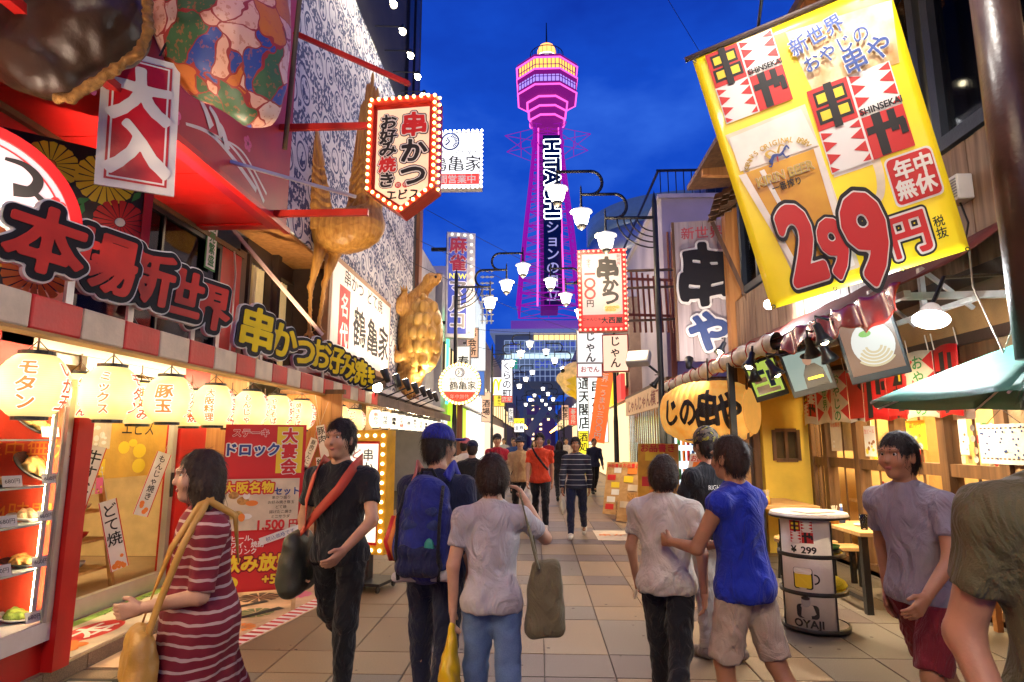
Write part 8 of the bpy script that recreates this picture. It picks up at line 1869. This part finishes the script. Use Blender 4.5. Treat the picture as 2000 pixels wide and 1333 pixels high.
    def bottom(kind, m):
        c = Field(); c.ell(U(0, -.008, -.02), (.160 * bw, .112, .11), .05, rx)
        for sd in ('L', 'R'):
            if kind == 'shorts': c.rc(J['h' + sd], J['k' + sd] * .96 + J['h' + sd] * .04, .102, .085, .04, flat=True)
            else: c.rc(J['h' + sd], J['k' + sd], .098, .070, .04).rc(J['k' + sd], J['a' + sd] + V(0, 0, .0), .070, .056 if kind == 'wide' else .050, .025, flat=True)
        c.cut(U(0, 0, -.085), RX @ V(0, 0, 1)); c.noise(.005, 26, 1.1 + y, (1, 1, .7)); c.noise(.003, 55, y, (1, 1, 1))
        organic('trousers' if kind != 'shorts' else 'shorts', [(c, .0115 if fine else .02)], m, t, Mp)
    if 'bottom' in outfit: bottom(*outfit['bottom'])
    top(*outfit['top'])
    cw = [Mp @ Vector(U(.066 * math.cos(a), -.006 + .062 * math.sin(a), .472 - .022 * math.sin(a))) for a in [2 * math.pi * i / 20 for i in range(21)]]
    MB().tube(cw, .0075 * s, 6).build('collar', outfit['top'][1], t, True)
    for sd in ('L', 'R'):
        an = J['a' + sd]; pt_ = R(min(0, max(-50, J['p' + sd] * .8))) ; cs_, sn = math.cos(pt_), math.sin(pt_)
        rp = lambda b, c: an + V(0, b * cs_ - c * sn, b * sn + c * cs_)
        c = Field(); c.rc(rp(-.035, -.042), rp(.04, -.040), .042, .045, .03).rc(rp(.03, -.045), rp(.135, -.055), .044, .034, .03).rc(rp(0, -.02), rp(0, .02), .04, .042, .02); c.cut(rp(0, -.086), V(0, sn, -cs_))
        sh_ = organic('shoe', [(c, .009 if fine else .016)], outfit['shoe'], t, Mp)
    return t, J
def slab(c, hw, hh, th, ax=0, k=.03):
    f = Field(); c = np.array(c, float); d = np.zeros(3); d[ax] = hw
    for z in np.linspace(-hh, hh, 13): w_ = 1 - .10 * z / hh; f.rc(c - d * w_ + np.array([0, 0, z]), c + d * w_ + np.array([0, 0, z]), th * (1 - .22 * z / hh), k=.02)
    return f
def Wp(J, p): return Vector((np.array(J['_M']) @ np.append(np.array(p, float), 1))[:3])
WSHOE = cloth('shoe_white', (.62, .58, .52)); BSHOE = cloth('shoe_black', (.02, .02, .022)); GSHOE = cloth('shoe_grey', (.2, .18, .17))
NAVY = cloth('navy', (.018, .024, .06)); CBLK = cloth('black', (.014, .015, .02)); CGRY = cloth('grey', (.50, .48, .50)); DEN, t, b, E, P, xyz = base_mat('cloth_denim', .8)
n1 = E.noise(P, 2.6, 4); n2 = E.noise(P, 180, 2); t.links.new(E.mix(E.m('MULTIPLY_ADD', n2, .7, E.m('MULTIPLY_ADD', n1, 1.2, -.55)), (.045, .10, .26), (.17, .27, .46)), b.inputs['Base Color'])
STR, t, b, E, P, xyz = base_mat('cloth_maroon_stripes', .8)
wv = E.m('ADD', E.m('MULTIPLY', xyz[2], 145), E.m('MULTIPLY', E.noise(P, 5, 3), 9.0)); st_ = E.m('GREATER_THAN', E.m('SINE', wv), .70)
t.links.new(E.mix(E.m('MULTIPLY', st_, .85), (.19, .008, .022), (.58, .42, .38)), b.inputs['Base Color'])
# 1 woman in striped dress
t1, J1 = person('woman in maroon dress with thin white stripes at the lower left', -1.47, 2.78, 128, 1.55, {'top': ('dress', STR, .03), 'shoe': BSHOE}, 'long', HAIRB, 1, (20, 15, -20, 25), {'L': (6, 8, 72, 30), 'R': (-12, 12, 30, 10)}, bw=.92)
hb = thing('shoulder_bag', 'soft tan shoulder bag carried by the woman in the striped dress', 'bag', Wp(J1, J1['wL'])); cB = np.array([-.10, .25, .80])
TAN = mat('tan_leather', (.50, .27, .05), .45, var=.2, bump=.1)
f = slab(cB, .11, .085, .05).noise(.005, 30, 1); organic('pouch', [(f, .012)], TAN, hb, J1['_M'])
# 2 man in black
t2, J2 = person('man in black tee shirt and black trousers walking towards the camera on the left', -1.27, 4.05, 176, 1.72, {'top': ('tee', CBLK), 'bottom': ('long', cloth('jet', (.010, .010, .013))), 'shoe': BSHOE}, 'short', HAIRM, 0, (14, 10, -18, 30), {'L': (22, 14, 26, 26), 'R': (-12, 16, 20, 5)}, head=(-12, 0), lean=4)
sb = thing('sling_bag', 'dark olive sling bag with red strap worn by the man in black', 'bag', Wp(J2, np.array([.24, .02, .85]))); c0 = np.array([.27, .0, .82]); f = slab(c0, .10, .13, .065, 1).noise(.006, 24, 3); organic('pouch', [(f, .012)], mat('olive_nylon', (.035, .038, .026), .5, var=.3, bump=.1), sb, J2['_M'])
STRAPR = mat('red_strap', (.42, .045, .025), .6, var=.15)
def strap(J, pts, w_, th, m, par, nm='strap'):
    P_ = [Wp(J, p) for p in pts]; L = []; 
    for i in range(len(P_) - 1):
        for k in range(6): L.append(P_[i].lerp(P_[i + 1], k / 6))
    L.append(P_[-1]); cen = Wp(J, (0, 0, 1.2)); vs = []
    for i, p in enumerate(L):
        d = (L[min(i + 1, len(L) - 1)] - L[max(i - 1, 0)]).normalized(); o_ = (p - Vector((cen.x, cen.y, p.z))).normalized(); sdv = d.cross(o_).normalized(); vs += [p - sdv * w_ / 2, p + sdv * w_ / 2]
    return MB().add(vs, [(2 * i, 2 * i + 1, 2 * i + 3, 2 * i + 2) for i in range(len(L) - 1)]).build(nm, m, par, True, solid=th)
strap(J2, [(.25, .04, .98), (.10, .155, 1.12), (-.04, .155, 1.27), (-.11, .10, 1.40), (-.12, -.02, 1.455), (-.08, -.13, 1.36)], .06, .006, STRAPR, sb); strap(J2, [(.20, .07, 1.02), (.17, .14, 1.2), (.13, .13, 1.36), (.12, .02, 1.45), (.1, -.12, 1.36)], .055, .006, STRAPR, sb)
strap(J1, [cB + np.array([-.11, 0, .07]), (-.20, .20, 1.05), (-.215, .13, 1.28), (-.15, .03, 1.46), (-.12, -.10, 1.38), (-.02, -.15, 1.15)], .028, .006, TAN, hb, 'strap'); strap(J1, [cB + np.array([.11, .0, .07]), (.02, .20, 1.05), (-.10, .16, 1.25), (-.13, .06, 1.44), (-.14, .0, 1.46)], .028, .006, TAN, hb, 'strap')
# 3 man with blue cap and backpack
CAPB = cloth('royal_blue', (.022, .03, .30)); t3, J3 = person('man seen from behind in blue cap and dark clothes carrying a backpack', -.61, 3.75, -8, 1.665, {'top': ('tee', NAVY, .02), 'bottom': ('long', cloth('ink_navy', (.014, .018, .045))), 'shoe': BSHOE, 'cap': CAPB}, 'cap', HAIRM, 0, (10, 6, -10, 14), {'L': (10, 10, 20, 5), 'R': (-8, 10, 20, 5)}, head=(-32, 0))
bp = thing('backpack', 'large blue backpack on the man with the blue cap', 'backpack', Wp(J3, (0, -.2, 1.1))); BPM = cloth('pack_blue', (.022, .032, .20), .3); BPD = cloth('pack_navy', (.016, .02, .07))
f = Field().ell((0, -.20, 1.14), (.165, .11, .25), .05).ell((0, -.21, 1.02), (.175, .12, .20), .06).ell((0, -.17, 1.30), (.13, .09, .12), .05).noise(.006, 22, 1); organic('pack_body', [(f, .012)], BPM, bp, J3['_M'])
f = Field().rc((-.08, -.30, .93), (.08, -.30, .93), .055, k=.03).rc((-.08, -.305, 1.01), (.08, -.305, 1.01), .045, k=.03).noise(.004, 40, 1); organic('front_pocket', [(f, .010)], BPD, bp, J3['_M'])
f = Field().rc((-.075, -.285, 1.15), (.075, -.285, 1.15), .035, k=.03).rc((-.07, -.275, 1.22), (.07, -.275, 1.22), .03, k=.03).noise(.003, 40, 1); organic('upper_pocket', [(f, .010)], cloth('pack_mid', (.03, .045, .15)), bp, J3['_M'])
for xx in (-.11, .11): MB(J3['_M']).tube([(xx, -.22, 1.36), (xx * 1.1, -.315, 1.2), (xx * 1.1, -.335, 1.02), (xx * 1.05, -.30, .86)], .011, 6).build('compression_strap', CBLK, bp, True)
MB(J3['_M']).tube([(-.05, -.16, 1.40), (-.03, -.18, 1.45), (.03, -.18, 1.45), (.05, -.16, 1.40)], .010, 6).build('haul_loop', CBLK, bp, True); MB(J3['_M']).ball((.07, -.335, 1.04), (.03, .01, .05), 8, 6).build('teal_patch', mat('teal_patch', (.02, .25, .2), .5), bp, True)
f = Field().rc((-.15, -.24, .86), (.16, -.26, .88), .028, k=.01).rc((.16, -.26, .88), (.19, -.16, 1.0), .028, .02, .01); organic('grey_hem_band', [(f, .010)], CGRY, bp, J3['_M'])
strap(J3, [(-.10, -.12, 1.40), (-.115, -.02, 1.47), (-.12, .10, 1.40), (-.14, .12, 1.2)], .06, .012, mat('salmon_strap', (.55, .16, .14), .6), bp); strap(J3, [(.10, -.12, 1.40), (.115, -.02, 1.47), (.12, .10, 1.40), (.14, .12, 1.2)], .06, .012, CAPB, bp)
for xx, mm in ((-.19, INKR), (-.17, INKO)): MB(J3['_M']).tube([(xx, -.18, 1.18), (xx - .02, -.24, 1.05), (xx, -.2, .95)], .022, 8).build('side_flap', mm, bp, True)
# 4 woman in grey tee
t4, J4 = person('woman seen from behind in grey tee and blue jeans with hand raised to her hair', -.245, 3.35, 4, 1.50, {'top': ('tee', CGRY, .02), 'bottom': ('wide', DEN), 'shoe': WSHOE}, 'bob', HAIRB, 1, (8, 5, -8, 12), {'L': (-6, 12, 12, 0), 'R': (50, 35, 118, 28)}, bw=.95, head=(0, -6))
OLV = cloth('olive_canvas', (.17, .15, .085)); tt = thing('tote_bag', 'olive canvas tote bag hanging from the shoulder of the woman in grey', 'bag', Wp(J4, (.27, 0, .9))); 
f = slab((.31, -.03, .90), .055, .17, .048, 0).noise(.006, 20, 2); organic('pouch', [(f, .011)], OLV, tt, J4['_M'])
strap(J4, [(.27, .09, 1.07), (.235, .06, 1.28), (.165, .0, 1.475), (.21, -.09, 1.30), (.265, -.12, 1.07)], .032, .006, OLV, tt)
yb = thing('plastic_bag', 'bright yellow carrier bag held by the woman in grey', 'bag', Wp(J4, J4['wL'])); wl = np.array(J4['wL']); YPL = mat('yellow_plastic', (.75, .50, .01), .35, var=.15, coat=.2)
f = Field().rc(wl + np.array([0, .0, -.08]), wl + np.array([-.01, -.02, -.30]), .025, .085, .05, sq=(.6, 1.2, 1)).ell(wl + np.array([-.01, -.02, -.40]), (.06, .13, .14), .05).noise(.007, 34, 1); organic('pouch', [(f, .011)], YPL, yb, J4['_M'])
# 11 woman in white blouse
t11, J11 = person('woman seen from behind in loose white blouse and black trousers on the right', .745, 3.85, -22, 1.50, {'top': ('tee', cloth('ivory', (.62, .57, .50)), .035), 'bottom': ('long', CBLK), 'shoe': BSHOE}, 'bob', HAIRB, 0, (18, 14, -16, 22), {'L': (14, 16, 14, 0), 'R': (-14, 14, 20, 0)}, bw=.98)
ph = thing('phone', 'pale phone held in the left hand of the woman in white', 'phone', Wp(J11, J11['wL'])); d = np.array(J11['dL']); MB(Matrix.Translation(Wp(J11, np.array(J11['wL']) + d * .09)) @ Matrix.Rotation(R(20), 4, 'Y')).box(-.006, .006, -.036, .036, -.075, .075).build('case', CREAM, ph, bevel=.004)
# 12 man in blue tank top
t12, J12 = person('man in bright blue tank top and beige shorts with forearm raised', 1.07, 3.45, 40, 1.60, {'top': ('tank', cloth('cobalt', (.015, .035, .42)), .026), 'bottom': ('shorts', cloth('beige', (.50, .42, .33))), 'shoe': WSHOE}, 'short', HAIRB, 2, (12, 12, -14, 14), {'L': (25, 12, 65, 18), 'R': (14, 12, 70, 20)})
# 13 helmeted worker
CAMO, t, b, E, P, xyz = base_mat('cloth_camo', .7); nn = E.noise(P, 22, 2); t.links.new(E.mix(E.m('GREATER_THAN', nn, .52), E.mix(E.m('GREATER_THAN', E.noise(P, 34, 2), .55), (.02, .02, .02), (.42, .38, .04)), (.16, .13, .10)), b.inputs['Base Color'])
t13, J13 = person('shop worker seen from behind in camouflage cap and black printed tee', 1.33, 4.95, 25, 1.66, {'top': ('tee', cloth('work_black', (.02, .021, .026))), 'bottom': ('long', cloth('pale_work', (.46, .42, .38))), 'shoe': GSHOE, 'cap': CAMO}, 'helmet', HAIRM, 0, (4, 4, -4, 6), {'L': (25, 10, 60, 15), 'R': (20, 10, 60, 15)})
T(MB(J13['_M'] @ frame((0.0, -.135, 1.27), 0)), 'RIGHT NOW', 0, 0, .05, .0).build('shirt_print', INKW, t13)
# 14 man in grey shirt
t14, J14 = person('man in grey shirt and maroon shorts walking at the right', 1.95, 3.4, 118, 1.64, {'top': ('tee', cloth('dusk_grey', (.27, .26, .33)), .024), 'bottom': ('shorts', cloth('maroon', (.17, .02, .03))), 'shoe': WSHOE}, 'short', HAIRM, 2, (20, 16, -20, 26), {'L': (20, 12, 30, 5), 'R': (-20, 12, 25, 5)}, lean=7)
# 15 nearest person at the right edge
t15, J15 = person('person in olive top and black shorts cut off by the right edge of the picture', at(2100, 950, 1.55).x, 1.55, 168, 1.80, {'top': ('tee', cloth('olive', (.13, .135, .075)), .03), 'bottom': ('shorts', CBLK), 'shoe': BSHOE}, 'short', HAIRM, 0, (16, 12, -16, 22), {'L': (28, 14, 45, 5), 'R': (-10, 14, 45, 5)}, lean=6)
# mid-distance walkers
t7, J7 = person('man in orange red tee with cross strap walking towards the camera', .02, 11.7, 178, 1.73, {'top': ('tee', cloth('vermilion', (.62, .055, .02)), .024), 'bottom': ('long', CBLK), 'shoe': WSHOE}, 'short', HAIRM, 0, (16, 8, -12, 24), {'L': (-14, 8, 12, 0), 'R': (12, 8, 14, 0)})
strap(J7, [(.14, .08, 1.44), (.06, .14, 1.30), (-.06, .145, 1.15), (-.15, .10, 1.04)], .04, .008, CBLK, t7, 'strap')
pb = thing('plastic_bag', 'white carrier bag in the hand of the man in orange', 'bag', Wp(J7, J7['wR'])); wl = np.array(J7['wR']); WPL = mat('white_plastic', (.62, .60, .58), .35); f = Field().rc(wl + np.array([0, 0, -.08]), wl + np.array([0, 0, -.22]), .03, .08, .05).ell(wl + np.array([0, 0, -.33]), (.08, .12, .14), .05).noise(.008, 30, 1); organic('pouch', [(f, .018)], WPL, pb, J7['_M'])
DST, t, b, E, P, xyz = base_mat('cloth_navy_stripes', .8); t.links.new(E.mix(E.m('GREATER_THAN', E.m('SINE', E.m('MULTIPLY', xyz[2], 75)), .93), (.016, .02, .04), (.4, .4, .42)), b.inputs['Base Color'])
t9, J9 = person('man in dark navy jacket with pale bars walking towards the camera', .63, 10.7, 172, 1.65, {'top': ('long', DST, .02), 'bottom': ('long', NAVY), 'shoe': WSHOE}, 'short', HAIRM, 2, (-14, 22, 15, 8), {'L': (-16, 8, 10, 0), 'R': (14, 10, 8, 0)})
pb = thing('shopping_bag', 'pale fabric bag in the hand of the man in navy', 'bag', Wp(J9, J9['wR'])); wl = np.array(J9['wR']); f = Field().rc(wl + np.array([0, 0, -.08]), wl + np.array([0, 0, -.16]), .02, .05, .04).ell(wl + np.array([0, 0, -.28]), (.05, .13, .17), .04).noise(.006, 30, 1); organic('pouch', [(f, .018)], cloth('calico', (.6, .55, .42)), pb, J9['_M'])
for lab, x, y, fa, H, o_, hr, hm, sk in (
    ('man in crimson polo and dark cap walking behind the others', -.86, 13.0, 184, 1.72, {'top': ('tee', cloth('crimson', (.30, .012, .03)), .026), 'bottom': ('long', CBLK), 'shoe': BSHOE, 'cap': CBLK}, 'cap', HAIRM, 0),
    ('person in beige shirt and dark brimmed hat walking towards the camera', -.36, 12.3, 180, 1.66, {'top': ('long', cloth('sand', (.50, .34, .17)), .024), 'bottom': ('long', CBLK), 'shoe': BSHOE, 'cap': NAVY}, 'hat', HAIRM, 1),
    ('woman with long hair in black walking away down the street', .56, 17.0, 5, 1.60, {'top': ('long', CBLK, .03), 'bottom': ('wide', CBLK), 'shoe': BSHOE}, 'long', HAIRM, 1),
    ('person in black top and dark cap walking away by the round sign', -.93, 8.8, 8, 1.58, {'top': ('tee', CBLK, .028), 'bottom': ('long', NAVY), 'shoe': BSHOE, 'cap': NAVY}, 'cap', HAIRM, 0),
    ('person in white shirt and pink cap by the round sign post', -1.22, 10.2, -40, 1.62, {'top': ('tee', cloth('white', (.64, .60, .56)), .028), 'bottom': ('long', NAVY), 'shoe': WSHOE, 'cap': cloth('pink', (.6, .16, .2))}, 'cap', HAIRM, 1),
    ('person in cream blouse walking beside the left shops', -1.32, 9.5, 160, 1.56, {'top': ('tee', cloth('cream', (.62, .52, .4)), .03), 'bottom': ('wide', NAVY), 'shoe': WSHOE}, 'bob', HAIRB, 1),
    ('distant person in blue shirt behind the man in crimson', -.75, 19.0, 178, 1.68, {'top': ('tee', cloth('mid_blue', (.03, .07, .22)), .024), 'bottom': ('long', CBLK), 'shoe': BSHOE}, 'short', HAIRM, 0),
    ('distant person in pale pink top down the street', -.15, 22.0, 180, 1.62, {'top': ('tee', cloth('rose', (.5, .25, .25)), .024), 'bottom': ('long', NAVY), 'shoe': WSHOE}, 'long', HAIRB, 1),
    ('distant person in white shirt at the right of the far street', 1.05, 24.0, 175, 1.70, {'top': ('tee', cloth('white', (.64, .60, .56)), .024), 'bottom': ('long', CBLK), 'shoe': BSHOE}, 'short', HAIRM, 0),
    ('distant person in red top far down the street', .45, 28.0, 0, 1.66, {'top': ('tee', cloth('crimson', (.30, .012, .03)), .024), 'bottom': ('long', NAVY), 'shoe': BSHOE}, 'short', HAIRM, 0),
    ('distant person in grey top on the left of the far street', -1.5, 27.0, 180, 1.70, {'top': ('tee', CGRY, .024), 'bottom': ('long', CBLK), 'shoe': BSHOE}, 'short', HAIRM, 0),
    ('distant person in dark coat on the right by the far shops', 1.7, 19.5, 190, 1.66, {'top': ('long', NAVY, .024), 'bottom': ('long', CBLK), 'shoe': BSHOE}, 'short', HAIRM, 2)):
    rr = random.Random(int(y * 10)); k = rr.choice((1, -1))
    person(lab, x, y, fa, H, o_, hr, hm, sk, (14 * k, 10 if k > 0 else 22, -14 * k, 22 if k > 0 else 10), {'L': (-14 * k, 8, 16, 0), 'R': (14 * k, 8, 16, 0)}, fine=False)
bpy.data.scenes.remove(TMP)
